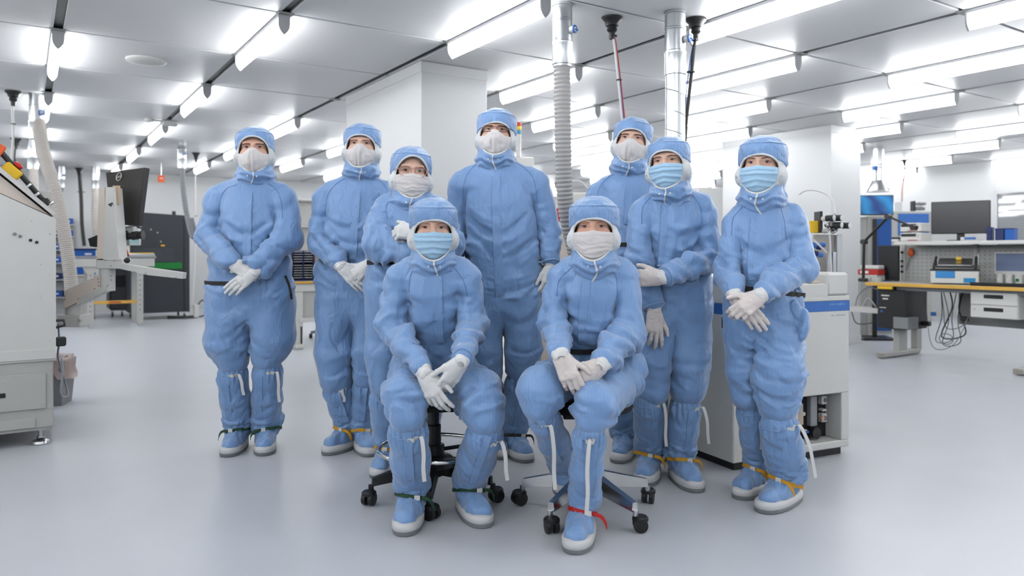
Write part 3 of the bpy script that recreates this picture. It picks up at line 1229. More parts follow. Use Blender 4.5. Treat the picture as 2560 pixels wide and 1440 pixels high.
# ------------------------------------------------------------------ gloved hands
def hand_mesh(name, m, right, curl, spread=4.0, thumb=(25, 10), cuff=0.085, cuffr=0.036, seed=0):
    """hand hanging along -z with its back to -y; thumb towards +x (mirrored when not right).
    curl: four fingers x (base, middle, tip) degrees, bending towards the palm (+y)"""
    f = Field((-0.075, -0.07, -0.23), (0.10, 0.13, cuff + 0.02), 0.0031)
    f.cone((0.012, 0.0, -0.022), (0.022, 0.0, -0.082), 0.0165, 0.0135, k=0.012, sy=0.95)
    f.cone((-0.004, 0.0, -0.018), (0.002, -0.002, -0.085), 0.0165, 0.0140, k=0.014)
    f.cone((-0.016, 0.002, -0.020), (-0.024, 0.002, -0.080), 0.0155, 0.0130, k=0.014)
    f.cone((0.0, 0, 0.0), (0, 0, -0.025), 0.024, 0.022, k=0.02, sy=0.72)
    f.cone((0.016, 0.009, -0.02), (0.028, 0.010, -0.05), 0.014, 0.012, k=0.016)
    bx = (0.0285, 0.0105, -0.0085, -0.0265)
    bz = (-0.085, -0.090, -0.087, -0.079)
    ln = ((0.040, 0.025, 0.020), (0.044, 0.028, 0.021), (0.041, 0.026, 0.020), (0.032, 0.020, 0.018))
    rr = (0.0092, 0.0094, 0.0090, 0.0080)
    for k in range(4):
        f.begin()
        p = np.array((bx[k], 0.0, bz[k]))
        sp = math.radians(spread * (1.5 - k))
        ang = 0.0
        q0 = np.array((bx[k] * 0.9, 0.0, bz[k] + 0.02))
        f.cone(q0, p, rr[k] * 1.15, rr[k] * 1.08, k=0.004)
        for s in range(3):
            ang += math.radians(curl[k][s])
            d = np.array((math.sin(sp) * math.cos(ang), math.sin(ang), -math.cos(ang) * math.cos(sp)))
            q = p + d * ln[k][s]
            f.cone(p, q, rr[k] * (1.06 - 0.09 * s), rr[k] * (0.99 - 0.09 * s), k=0.003)
            p = q
        f.end(0.0045)
    f.begin()
    p = np.array((0.018, 0.006, -0.022))
    q = np.array((0.040, 0.014, -0.052))
    f.cone(p, q, 0.0145, 0.0115, k=0.006)
    a, b = math.radians(thumb[0]), math.radians(thumb[1])
    d = np.array((math.sin(a), math.sin(b), -math.cos(a)))
    d /= np.linalg.norm(d)
    r = q + d * 0.032
    f.cone(q, r, 0.0110, 0.0098, k=0.004)
    d2 = np.array((d[0] * 0.45, d[1] + 0.12, d[2]))
    d2 /= np.linalg.norm(d2)
    f.cone(r, r + d2 * 0.024, 0.0098, 0.0080, k=0.004)
    f.end(0.010)
    V, Q = f.net()
    N = normals(V, Q)
    V = V + N * (0.0009 * pnoise(V * 70, seed) + 0.0008 * pnoise(V * 160, seed + 2))[:, None]
    # cuff, slightly wider than the wrist
    f = Field((-0.07, -0.07, -0.03), (0.07, 0.07, cuff + 0.03), 0.004)
    f.cone((0, 0, -0.004), (0, 0, 0.02), 0.0285, 0.031, k=0.004, sy=0.8)
    f.cone((0, 0, 0.02), (0, 0, cuff), 0.031, cuffr, k=0.01, sy=0.88)
    W, P = f.net()
    N = normals(W, P)
    W = W + N * (0.0016 * np.sin(W[:, 2] * 260 + 4 * pnoise(W * 30, seed + 5)) + 0.0015 * pnoise(W * 50, seed + 6))[:, None]
    if not right:
        V = V * np.array([-1, 1, 1])
        Q = Q[:, ::-1]
        W = W * np.array([-1, 1, 1])
        P = P[:, ::-1]
    return (V, Q), (W, P)


def frame(fdir, ndir):
    """matrix with local -z along fdir and local -y along ndir"""
    z = -Vector(fdir).normalized()
    y = -Vector(ndir)
    y = (y - z * y.dot(z)).normalized()
    x = y.cross(z)
    return Matrix((x, y, z)).transposed()


RELAX = [(18, 22, 12), (22, 26, 14), (26, 30, 16), (30, 32, 18)]
FLATH = [(8, 12, 6), (9, 13, 7), (10, 14, 8), (12, 16, 8)]
WRAP = [(32, 42, 22), (36, 46, 24), (38, 48, 24), (40, 48, 24)]
FIST = [(60, 70, 40), (62, 72, 40), (64, 74, 40), (66, 74, 40)]


def put_hand(root, wrist, fdir, ndir, right, curl=RELAX, m=None, seed=0, size=1.0, cuffm=None, cuff=0.052, cuffr=0.036, thumb=(25, 10), spread=1.5, arm=None):
    m = m or M_GLOVE
    (V, Q), (W, P) = hand_mesh('glove', m, right, curl, spread, thumb, cuff, cuffr, seed)
    g = obj('glove', np_mesh('glove', V, Q, m), root)
    g.matrix_basis = Matrix.Translation(wrist) @ frame(fdir, ndir).to_4x4() @ Matrix.Diagonal((size, size, size, 1))
    c = obj('glove_cuff', np_mesh('glove_cuff', W, P, cuffm or m), g)
    if arm is not None:
        Mc = Matrix.Translation(wrist) @ frame(Vector(wrist) - Vector(arm), ndir).to_4x4() @ Matrix.Diagonal((size, size, size, 1))
        c.matrix_basis = g.matrix_basis.inverted() @ Mc
    return g


# ------------------------------------------------------------------ overboots
def foot_outline(s):
    """half width of the sole at s = 0 (heel) .. 1 (toe)"""
    base = max(0.0, 1 - abs(2 * s - 1) ** 3.2) ** (1 / 2.3)
    return 0.054 * base * (0.80 + 0.22 * math.sin(min(1, s / 0.72) * math.pi / 2) ** 2)


def make_boot(root, top, ankle, toe, yaw, r_top, r_ank, strapm, seed, side, lift=0.0, fs=1.0, white=None, pitch=0.0, strap_tail=True):
    fs *= 1.10
    """top, ankle: joints in person space; toe: point on the floor under the toe tip; yaw: 0 = towards the camera"""
    top, toe = Vector(top), Vector(toe)
    d = Vector((math.sin(yaw), -math.cos(yaw), 0))
    sd = Vector((math.cos(yaw), math.sin(yaw), 0))
    L = 0.285 * fs
    heel = toe - d * L
    base = heel + d * 0.075 * fs
    Rz = Matrix((sd, -d, Vector((0, 0, 1)))).transposed()   # local x = sideways, local -y = forwards
    piv = heel + d * 0.10
    RP = Matrix.Rotation(pitch, 3, 'X')
    def W(lx, lf, lz):
        """foot space (sideways, forward from heel, up) to person space"""
        q = RP @ Vector((lx, -(lf - 0.10), lz))
        return piv + Rz @ q + Vector((0, 0, lift))
    ank = Vector(ankle) if ankle is not None else W(0, 0.078 * fs, 0.115)
    lo = [min(top[i], ank[i], toe[i], heel[i]) - 0.14 for i in range(3)]
    hi = [max(top[i], ank[i], toe[i], heel[i]) + 0.14 for i in range(3)]
    lo[2] = min(lo[2], -0.02)
    f = Field(lo, hi, 0.0072)
    f.cone(top, top.lerp(ank, 0.14), r_top * 0.80, r_top * 0.95, k=0.01)
    f.cone(top.lerp(ank, 0.14), top.lerp(ank, 0.5), r_top * 0.95, r_top * 1.0, k=0.02)
    f.cone(top.lerp(ank, 0.5), ank + (top - ank).normalized() * 0.03, r_top * 1.0, r_ank * 1.12, k=0.02)
    f.cone(ank + (top - ank).normalized() * 0.035, ank, r_ank * 1.12, r_ank, k=0.015)
    f.begin()
    f.cone(W(0, 0.065 * fs, 0.062), W(0, 0.155 * fs, 0.058), 0.046, 0.044, k=0.02)
    f.cone(W(0, 0.155 * fs, 0.060), W(0, 0.232 * fs, 0.048), 0.054, 0.047, k=0.02)
    f.cone(W(0, 0.07 * fs, 0.11), W(0, 0.15 * fs, 0.070), 0.047, 0.040, k=0.02)
    f.end(0.02)
    V, Q = f.net()
    N = normals(V, Q)
    dsp = limb_fold(V, top, ank, r_top, 4.5, 0.6, 0.006, seed=seed, t0=0.0, t1=1.0) + drape(V, seed + 2, 0.005, (12, 12, 4))
    dsp += limb_fold(V, ank + (top - ank).normalized() * 0.07, ank, r_ank, 2.2, 0.4, 0.014, seed=seed + 4, t0=-0.2, t1=1.1)
    # elastic gathers below the knee
    ax = (ank - top).normalized()
    rel = V - np.array(top)
    t = rel @ np.array(ax)
    th = np.arctan2(rel[:, 1], rel[:, 0])
    dsp += 0.005 * np.sin(th * 15 + 2 * pnoise(V * 9, seed)) * np.exp(-((t - 0.012) / 0.035) ** 2)
    # gathers over the toe
    fv = (V - np.array(W(0, 0.15, 0.05)))
    fth = np.arctan2(fv @ np.array(sd), fv @ np.array(d))
    wt = (1 - sstep(V[:, 2], 0.10, 0.14)) * sstep(V[:, 2], 0.03, 0.05)
    dsp += wt * (0.0035 * np.sin(fth * 9 + 2.5 * pnoise(V * 14, seed + 8)) + 0.004 * pnoise(V * 22, seed + 1))
    V = V + N * dsp[:, None]
    b = obj('overboot', np_mesh('overboot', V, Q, M_SUIT), root)
    tr = bvh(V, Q)
    # rubber rand and sole
    n = 44
    for nm, mm, lv in (('boot_rand', M_RAND, ((0.014, 0.98, 0), (0.019, 1.02, 0), (0.034, 1.03, 0), (0.042, 0.985, 0), (0.047, 0.90, 0), (0.045, 0.5, 0))),
                       ('boot_sole', M_SOLE, ((0.0, 0.94, 0), (0.003, 1.01, 0), (0.018, 1.03, 0), (0.022, 0.98, 0)))):
        vs, fs_ = [], []
        for (z, sc_, _) in lv:
            for k in range(n):
                a = 2 * math.pi * k / n
                s = 0.5 - 0.5 * math.cos(a)
                hw = foot_outline(s) * fs * (1 if math.sin(a) >= 0 else -1)
                rise = 0.012 * max(0, s - 0.7) ** 1 * 1.5
                vs.append(W(hw * sc_, (0.5 + (s - 0.5) * sc_) * L, z + (rise if nm == 'boot_rand' and z > 0.03 else 0.0)))
        for i in range(len(lv) - 1):
            for k in range(n):
                fs_.append((i * n + k, (i + 1) * n + k, (i + 1) * n + (k + 1) % n, i * n + (k + 1) % n))
        fs_.append(tuple(range(n)))
        fs_.append(tuple((len(lv) - 1) * n + k for k in range(n))[::-1])
        MB().add(vs, fs_).build(nm, mm, b, smooth=50)
    # ankle strap, tilted from instep to heel
    if strapm is not None:
        c = W(0, 0.105 * fs, 0.098)
        nr = Rz @ (RP @ Vector((0.16 * side, 0.30, 1)))
        pts = ring_pts(tr, c, nr, 0.22, off=0.003, n=44)
        if len(pts) > 10:
            ms = [strapm]
            so = strap(MB(), pts, 0.017, 0.003, nr, closed=True).build('ankle_strap', strapm, b, smooth=60)
            fr_ = min(pts, key=lambda p: -(p - c).dot(d + sd * 0.25 * side))
            MB().box(fr_ + d * 0.003, (0.024, 0.006, 0.020), rot=Rz, bev=0.002).build('buckle', M_STRW, so)
            if strap_tail:
                p0 = fr_ + sd * 0.02 * side
                tail = catmull([p0 + d * 0.004, p0 + sd * 0.028 * side + d * 0.004 + Vector((0, 0, -0.006)), p0 + sd * 0.045 * side - d * 0.004 + Vector((0, 0, -0.032)), p0 + sd * 0.05 * side - d * 0.01 + Vector((0, 0, -0.055))], 4)
                MB().ribbon(tail, 0.014, 0.002, (0, 0.3, 1) if side > 0 else (0, 0.3, 1)).build('strap_tail', strapm, so, smooth=60)
    # front placket with a seam on either side
    pl = []
    xo = 0.012 * side
    for k in range(16):
        tt = 0.02 + 0.80 * k / 15
        p = top.lerp(ank, tt)
        pt = front_hit(tr, p.x + xo, p.z)
        if pt is not None:
            pl.append(pt + Vector((0, -0.0016, 0)))
    if len(pl) > 3:
        MB().ribbon(pl, 0.030, 0.0045, (1, 0, 0)).build('boot_placket', M_SUIT, b, smooth=60)
        for s in (-1, 1):
            MB().tube([p + Vector((s * 0.0155, 0.0005, 0)) for p in pl], 0.0012, 5).build('boot_seam', M_SUITP, b, smooth=60)
    # elastic top band and the white strap hanging from it
    nr = (top - ank).normalized()
    pts = ring_pts(tr, top - nr * 0.004, nr, 0.25, off=0.0005, n=56)
    if len(pts) > 10:
        MB().tube(pts, 0.0032, 6, closed=True).build('elastic_band', M_SUIT, b, smooth=60)
    if white:
        ws, length, lean = white       # side of the strap start (-1..1), hanging length, sideways lean
        c = top - nr * 0.006
        a0 = -90 + 38 * ws
        bp = ring_pts(tr, c, nr, 0.25, a0=a0 - 14, a1=a0 + 18, n=8, off=0.003)
        if len(bp) > 3:
            so = strap(MB(), bp, 0.016, 0.003, nr).build('knee_strap', M_STRW, b, smooth=60)
            p0 = bp[-1]
            hang = catmull([p0, p0 + Vector((0.018 * np.sign(lean or 1), -0.012, 0.002)), p0 + Vector((lean * 0.5 + 0.012 * np.sign(lean or 1), -0.016, -length * 0.35)), p0 + Vector((lean * 0.85, -0.012, -length * 0.7)), p0 + Vector((lean, -0.008, -length))], 5)
            MB().ribbon(hang, 0.0155, 0.0022, (1, 0.25, 0.15)).build('strap_tail', M_STRW, so, smooth=60)
    return b, tr


# ------------------------------------------------------------------ people
class Person:
    """joints are given as (pixel x, pixel y, depth offset) at the person's own depth, radii in pixels there"""

    def __init__(self, D, xc, label, seed):
        self.D = D
        self.o = Vector(((xc - 1280) / F * D, D, 0))
        self.root = thing('person', label, 'person', self.o, 0, 'group of nine people in blue cleanroom suits')
        self.seed = seed
        self.prims = []
        self.folds = []

    def L(self, j):
        d = self.D + (j[2] if len(j) > 2 else 0.0)
        return px(j[0], j[1], d) - self.o

    def r(self, rp, j):
        return rp * (self.D + (j[2] if len(j) > 2 else 0.0)) / F

    def floor(self, x, y):
        p = fl(x, y)
        return p - self.o

    def chain(self, joints, k=0.03, kend=0.03, sy=1.0, fold=None):
        """joints: [(x, y, dy, r_px, sy?)...]"""
        self.prims.append(('chain', joints, k, kend, sy, fold))

    def coverall(self, h=0.0086):
        # bounds
        P, R = [], []
        for pr in self.prims:
            for j in pr[1]:
                P.append(self.L(j))
                R.append(self.r(j[3], j))
        P = np.array([tuple(p) for p in P])
        R = np.array(R)[:, None]
        lo, hi = (P - R).min(0) - 0.03, (P + R).max(0) + 0.03
        f = Field(lo, hi, h)
        for (_, js, k, kend, sy, fold) in self.prims:
            f.begin()
            for a, b in zip(js[:-1], js[1:]):
                f.cone(self.L(a), self.L(b), self.r(a[3], a), self.r(b[3], b), k=k, sy=sy)
            if fold in ARMF and len(js) == 3:
                f.end(kend, 0.020, 0.016, self.L(js[0]).z - 0.02)
            elif len(js) == 3 and kend == 0.012:
                f.end(kend, 0.018, 0.014, self.L(js[0]).z + 0.04)
            else:
                f.end(kend)
        V, Q = f.net()
        N = normals(V, Q)
        d = drape(V, self.seed, 0.0065) + drape(V, self.seed + 3, 0.0035, (9, 9, 6))
        s = self.seed * 7
        for (_, js, k, kend, sy, fold) in self.prims:
            if not fold:
                continue
            for (a, b), fo in zip(zip(js[:-1], js[1:]), fold):
                if fo:
                    s += 1
                    n, tilt, amp = fo[:3]
                    kw = dict(zip(('th0', 't0', 't1', 'sharp', 'nz'), fo[3:]))
                    d += limb_fold(V, self.L(a), self.L(b), max(self.r(a[3], a), self.r(b[3], b)), n, tilt, amp, seed=s, **kw)
        V = V + N * d[:, None]
        V = relax(V, Q, 2, 0.5)
        self.V, self.Q = V, Q
        self.suit = obj('coverall', np_mesh('coverall', V, Q, M_SUIT), self.root)
        self.tree = bvh(V, Q)
        return self.suit

    def xz(self, p):
        """pixel on the person's plane -> (x, z)"""
        q = self.L(p)
        return (q.x, q.z)

    def surf_px(self, pts, off=0.002, n=6):
        """curve drawn on the suit where the camera sees the given pixels"""
        out = []
        eye = Vector((0, 0, CH)) - self.o
        for p in catmull([Vector((a, b, 0)) for (a, b) in pts], n):
            tgt = px(p.x, p.y, self.D) - self.o
            dr = (tgt - eye).normalized()
            h = self.tree.ray_cast(eye, dr)
            if h[0] is not None and (not out or (h[0] - out[-1]).length < 0.12):
                out.append(h[0] - dr * off)
        return out

    def seam(self, pts, r=0.0017, name='seam', m=None):
        q = self.surf_px(pts, 0.0008)
        if len(q) > 2:
            MB().tube(q, r, 6).build(name, m or M_SUITP, self.suit, smooth=60)

    def placket(self, pts, wpx=18, side=1):
        q = self.surf_px(pts, 0.002, 10)
        if len(q) < 3:
            return
        w_ = wpx * self.D / F
        mb = MB()
        mb.ribbon(q, w_, 0.005, (1, 0, 0))
        mb.build('placket', M_SUIT, self.suit, smooth=60)
        MB().tube([p + Vector((-w_ / 2, 0.001, 0)) for p in q], 0.0016, 5).build('seam', M_SUITP, self.suit, smooth=60)
        st = []
        rnd = random.Random(self.seed)
        for i, p in enumerate(catmull(q, 2)):
            st.append(p + Vector((w_ / 2 * 0.75 + 0.0022 * math.sin(i * 1.9), -0.0015 - 0.0012 * math.sin(i * 1.9 + 1), 0)))
        MB().tube(st, 0.0017, 5).build('stitching', M_SUIT, self.suit, smooth=60)

    def belt(self, c, nr=(0, 0, 1), a0=0, a1=360, wid=0.022):
        q = []
        c = self.L(c)
        nr = Vector(nr).normalized()
        u = (Vector((1, 0, 0)) - nr * nr.x).normalized()
        v = nr.cross(u)
        for k in range(73):
            a = math.radians(a0 + (a1 - a0) * k / 73)
            dr = u * math.cos(a) + v * math.sin(a)
            h = self.tree.ray_cast(c, dr, 0.6)
            if h[0] is not None:
                q.append(h[0] + dr * 0.003)
        md = sorted((v - c).length for v in q)[len(q) // 2]
        q = [v for v in q if (v - c).length < md * 1.3]
        if len(q) > 4:
            strap(MB(), q, wid, 0.004, nr, closed=(a1 - a0 >= 359)).build('belt', M_BELT, self.root, smooth=60, label='narrow black belt')

    def ribbon_px(self, pts, name, m, wid, th=0.003, wdir=(1, 0, 0.3), off=0.004):
        q = self.surf_px(pts, off)
        if len(q) > 2:
            return MB().ribbon(q, wid, th, wdir).build(name, m, self.root, smooth=60)

    def head(self, c, yaw=0.0, pitch=0.0, roll=0.0, s=1.0, **kw):
        """c: pixel between the eyes (with depth offset)"""
        yaw = math.radians(yaw) + math.atan2(-self.o.x, self.D)      # turned to the camera
        R = Matrix.Rotation(yaw, 4, 'Z') @ Matrix.Rotation(math.radians(roll), 4, 'Y') @ Matrix.Rotation(math.radians(pitch), 4, 'X')
        p = self.L(c)
        fwd = R.to_3x3() @ Vector((0, -0.09 * s, 0))
        M = Matrix.Translation(p - fwd) @ R @ Matrix.Diagonal((s, s, s, 1))
        make_person_head(self.root, M, self.seed, **kw)

    def hand(self, wr, tip, ndir, right, **kw):
        a = self.L(wr)
        b = self.L(tip)
        tipd = b - a
        best = None
        for pr in self.prims:
            if pr[5] in ARMF and len(pr[1]) == 3:
                e, el = self.L(pr[1][2]), self.L(pr[1][1])
                if best is None or (e - a).length < best[0]:
                    best = ((e - a).length, el, e, self.r(pr[1][2][3], pr[1][2]))
        dl, el, e, re = best
        fd = (e - el).normalized()
        a = e + fd * (re * 0.80)
        # elastic cuff of the sleeve
        q = ring_pts(self.tree, e + fd * re * 0.45, fd, re * 2.2, off=0.0, n=40)
        q = [v for v in q if (v - e - fd * re * 0.45).length < re * 1.2]
        if len(q) >= 37:
            MB().tube(q, 0.006, 7, closed=True).build('sleeve_cuff', M_SUIT, self.suit, smooth=60)
        kw.setdefault('size', 1.08)
        return put_hand(self.root, a, tipd, ndir, right, seed=self.seed, arm=el, **kw)

    def boot(self, top, toe, yaw, rt, ra, strapm, side, **kw):
        if not kw.pop('world', False):
            yaw += math.degrees(math.atan2(-self.o.x, self.D))      # turned with the line of sight
        t = self.L(top)
        lift = kw.pop('lift', 0.0)
        tp = self.floor(*toe) if len(toe) == 2 else (self.L(toe) * 1.0)
        if len(toe) == 3:
            tp.z = 0
        return make_boot(self.root, t, kw.pop('ankle', None), tp, math.radians(yaw), self.r(rt, top), self.r(ra, top), strapm, self.seed * 11 + (1 if side > 0 else 0), side, lift=lift, **kw)


AF = [(2.0, 1.0, 0.012), (2.6, 0.9, 0.019)]       # folds of upper arm and forearm
AF2 = [(2.2, 1.0, 0.014), (2.8, 0.9, 0.021)]
ARMF = (AF, AF2)
TF = [(1.3, 0.9, 0.014), (1.3, 1.0, 0.022), (1.3, 1.0, 0.020), None]
LF = [(1.1, 1.5, 0.013), (1.3, 0.9, 0.014)]

# --- person at the far left
p = Person(4.17, 626, 'person in blue cleanroom suit standing leftmost, white mask, gloved hands folded', 1)
p.chain([(578, 740, 0, 62), (571, 850, 0, 58), (582, 897, 0, 40.7)], 0.03, 0.0, fold=LF)
p.chain([(676, 740, 0, 60), (681, 845, 0, 54), (668, 890, 0, 40.7)], 0.03, 0.012, fold=LF)
p.chain([(626, 740, 0, 78), (626, 715, 0, 97), (626, 650, 0, 92), (626, 560, 0, 86), (630, 505, 0, 74)], 0.04, 0.035, 0.66, fold=TF)
p.chain([(567, 486, 0, 33), (630, 486, 0, 32), (698, 486, 0, 33)], 0.03, 0.025, 0.9)
p.chain([(632, 479, 0, 42), (632, 457, 0, 40)], 0.02, 0.018)
p.chain([(549, 499, 0, 36), (529, 590, -0.03, 36), (574, 648, -0.19, 26)], 0.03, 0.004, fold=AF)
p.chain([(708, 499, 0, 37), (721, 592, -0.03, 36), (652, 664, -0.19, 27)], 0.03, 0.004, fold=AF)
p.coverall()
p.belt((626, 706, 0), a0=90, a1=250)
p.seam([(592, 462), (566, 472), (550, 500), (547, 545)])
p.seam([(672, 458), (690, 474), (703, 505), (706, 545)])
p.placket([(620, 480), (618, 560), (617, 640), (617, 690)], 20)
p.ribbon_px([(712, 690), (722, 715), (728, 748)], 'belt_end', M_BELT, 0.018)
p.head((632, 367, -0.09), yaw=-7, roll=-1, s=1.03, mask=('tent', M_MASKW), browm=M_BROWD, skin=1, eye=0, var=0)
p.hand((578, 662, -0.24), (640, 700, -0.26), (-0.3, -1, 0.5), True, curl=WRAP, thumb=(50, 0), cuffr=0.042)
p.hand((652, 674, -0.21), (602, 712, -0.23), (0.3, -1, 0.3), False, curl=FLATH, thumb=(50, 5))
p.boot((580, 922, 0.0), (566, 1144), -16, 37, 33, M_STRG, -1, white=(0.5, 0.11, 0.045))
p.boot((669, 914, 0.0), (660, 1141), -4, 37, 33, M_STRG, -1, white=(0.7, 0.16, 0.03))

# --- second person from the left
p = Person(4.2, 885, 'person in blue cleanroom suit with white mask and yellow ankle straps, second from left', 2)
p.chain([(843, 753, 0, 55), (838, 880, 0, 50), (842, 945, 0, 44)], 0.03, 0.0, fold=LF)
p.chain([(930, 753, 0, 55), (925, 880, 0, 46), (918, 940, 0, 39.6)], 0.03, 0.012, fold=LF)
p.chain([(886, 742, 0, 78), (886, 700, 0, 92), (886, 620, 0, 88), (888, 550, 0, 86), (895, 500, 0, 74)], 0.04, 0.035, 0.66, fold=TF)
p.chain([(834, 483, 0, 33), (900, 482, 0, 32), (966, 483, 0, 33)], 0.03, 0.025, 0.9)
p.chain([(902, 479, 0, 40), (902, 455, 0, 38)], 0.02, 0.018)
p.chain([(818, 497, 0, 35), (806, 610, -0.03, 34), (845, 655, -0.19, 24)], 0.03, 0.004, fold=AF)
p.chain([(975, 494, 0, 36), (988, 600, -0.03, 34), (935, 650, -0.19, 24)], 0.03, 0.004, fold=AF)
p.coverall()
p.seam([(862, 446), (838, 462), (818, 492), (812, 540)])
p.seam([(942, 446), (958, 460), (970, 478)])
p.placket([(892, 478), (888, 540), (884, 600), (882, 650)], 18)
p.head((900, 357, -0.09), yaw=-8, roll=1, s=1.02, mask=('tent', M_MASKW), browm=M_BROWL, skin=0, eye=1, squint=0.75, var=3)
p.hand((922, 664, -0.24), (868, 708, -0.27), (0.2, -1, 0.4), False, curl=WRAP, thumb=(45, 0), cuffr=0.040)
p.hand((846, 664, -0.20), (896, 716, -0.22), (-0.2, -1, 0.3), True, curl=FLATH, thumb=(45, 5))
p.boot((842, 960, 0.0), (812, 1139), -38, 38, 31, M_STRY, 1, white=(0.8, 0.07, -0.01))
p.boot((915, 955, 0.0), (928, 1143), 12, 34, 30, M_STRY, 1)

# --- person in glasses with crossed arms
p = Person(3.78, 1020, 'person in glasses and blue cleanroom suit standing with crossed arms, third from left', 3)
p.chain([(965, 723, 0, 52), (962, 880, 0, 48), (965, 960, 0, 41.8)], 0.03, 0.0, fold=LF)
p.chain([(1055, 723, 0, 56), (1065, 880, 0, 48), (1070, 955, 0, 41.8)], 0.03, 0.012, fold=LF)
p.chain([(1010, 722, 0, 82), (1010, 690, 0, 86), (1018, 610, 0, 78), (1022, 560, 0, 76), (1026, 528, 0, 66)], 0.04, 0.035, 0.7, fold=TF)
p.chain([(966, 520, 0, 33), (1026, 522, 0, 34), (1091, 520, 0, 33)], 0.03, 0.025, 0.9)
p.chain([(1028, 514, 0, 42), (1028, 499, 0, 40)], 0.02, 0.018)
p.chain([(958, 539, -0.02, 36), (944, 612, -0.13, 37), (1035, 634, -0.24, 29)], 0.03, 0.004, fold=AF)
p.chain([(1098, 536, -0.02, 36), (1126, 612, -0.12, 35), (1062, 592, -0.25, 26)], 0.03, 0.004, fold=AF)
p.coverall()
p.belt((1010, 656, 0))
p.seam([(985, 492), (972, 505), (965, 520), (968, 545)])
p.head((1032, 426, -0.09), yaw=5, roll=3, s=1.03, mask=('flat', M_MASKW), browm=M_BROWL, skin=0, eye=0, glasses='pink', var=2, feminine=True)
p.hand((1048, 586, -0.30), (985, 572, -0.31), (0.1, -1, 0.6), False, curl=FIST, cuffr=0.034)
p.boot((958, 985, 0.0), (942, 1200), -14, 36, 31, M_STRY, 1)
p.boot((1072, 985, 0.0), (1088, 1152), 10, 36, 31, M_STRY, 1)

# --- tall person in the middle
p = Person(4.06, 1245, 'tall person in dark glasses and blue cleanroom suit standing at the back centre', 4)
p.chain([(1216, 748, 0, 54), (1212, 880, 0, 48), (1216, 935, 0, 41.8)], 0.03, 0.0, fold=LF)
p.chain([(1302, 748, 0, 52), (1304, 870, 0, 47), (1306, 915, 0, 44)], 0.03, 0.012, fold=LF)
p.chain([(1256, 740, 0, 86), (1256, 690, 0, 98), (1252, 600, 0, 96), (1248, 520, 0, 96), (1244, 470, 0, 82)], 0.04, 0.035, 0.66, fold=[(1.8, 0.6, 0.016), (1.6, 0.8, 0.016), (1.5, 0.9, 0.014), None])
p.chain([(1176, 451, 0, 36), (1242, 448, 0, 36), (1318, 451, 0, 36)], 0.03, 0.025, 0.9)
p.chain([(1242, 439, 0, 44), (1242, 417, 0, 42)], 0.02, 0.018)
p.chain([(1158, 462, 0, 38), (1142, 590, 0, 36), (1140, 672, -0.05, 26)], 0.03, 0.004, fold=AF)
p.chain([(1337, 462, 0, 38), (1366, 585, 0.02, 37), (1374, 645, -0.03, 27)], 0.03, 0.004, fold=AF)
p.coverall()
p.seam([(1200, 405), (1180, 420), (1162, 450), (1157, 500)])
p.seam([(1288, 405), (1318, 425), (1336, 455), (1343, 500)])
p.placket([(1240, 440), (1241, 520), (1245, 640), (1250, 740)], 21)
p.head((1238, 322, -0.09), yaw=-4, roll=2, pitch=-3, s=1.06, mask=('tent', M_MASKW), browm=M_BROWD, skin=1, eye=1, squint=0.8, glasses='dark', var=1)
p.hand((1370, 668, -0.03), (1354, 752, -0.06), (0.8, -0.7, 0.1), False, curl=RELAX, thumb=(12, 10), cuffr=0.040, spread=2)
p.boot((1305, 945, 0.0), (1322, 1158), 22, 40, 33, M_BELT, 1)
p.boot((1218, 955, 0.05), (1248, 1150), -5, 38, 32, M_BELT, 1)

# --- person at the back right
p = Person(4.1, 1580, 'person in blue cleanroom suit and white mask standing at the back right', 7)
p.chain([(1540, 768, 0, 52), (1535, 900, 0, 48), (1545, 960, 0, 39.6)], 0.03, 0.0, fold=LF)
p.chain([(1620, 768, 0, 52), (1630, 900, 0, 48), (1632, 960, 0, 39.6)], 0.03, 0.012, fold=LF)
p.chain([(1580, 752, 0, 78), (1578, 690, 0, 90), (1578, 610, 0, 86), (1580, 540, 0, 88), (1582, 490, 0, 76)], 0.04, 0.035, 0.66, fold=TF)
p.chain([(1519, 473, 0, 34), (1582, 472, 0, 34), (1651, 473, 0, 34)], 0.03, 0.025, 0.9)
p.chain([(1582, 464, 0, 42), (1582, 445, 0, 40)], 0.02, 0.018)
p.chain([(1503, 489, 0, 37), (1495, 600, 0.02, 36), (1530, 680, -0.1, 26)], 0.03, 0.004, fold=AF)
p.chain([(1662, 489, 0, 37), (1680, 600, 0.02, 36), (1660, 680, -0.1, 26)], 0.03, 0.004, fold=AF)
p.coverall()
p.belt((1578, 612, 0))
p.seam([(1540, 432), (1518, 446), (1498, 470), (1490, 510)])
p.placket([(1574, 470), (1570, 520), (1568, 560)], 20)
p.head((1578, 343, -0.09), yaw=-4, roll=6, s=1.03, mask=('tent', M_MASKW), browm=M_BROWD, skin=0, eye=1, squint=0.85, var=3)
p.hand((1532, 690, -0.12), (1548, 760, -0.14), (-0.8, -0.6, 0), True, curl=RELAX)
p.hand((1658, 690, -0.12), (1640, 760, -0.14), (0.8, -0.6, 0), False, curl=RELAX)
p.boot((1545, 985, 0.0), (1546, 1160), -8, 36, 31, None, -1)
p.boot((1632, 985, 0.0), (1650, 1158), 10, 36, 31, None, 1)

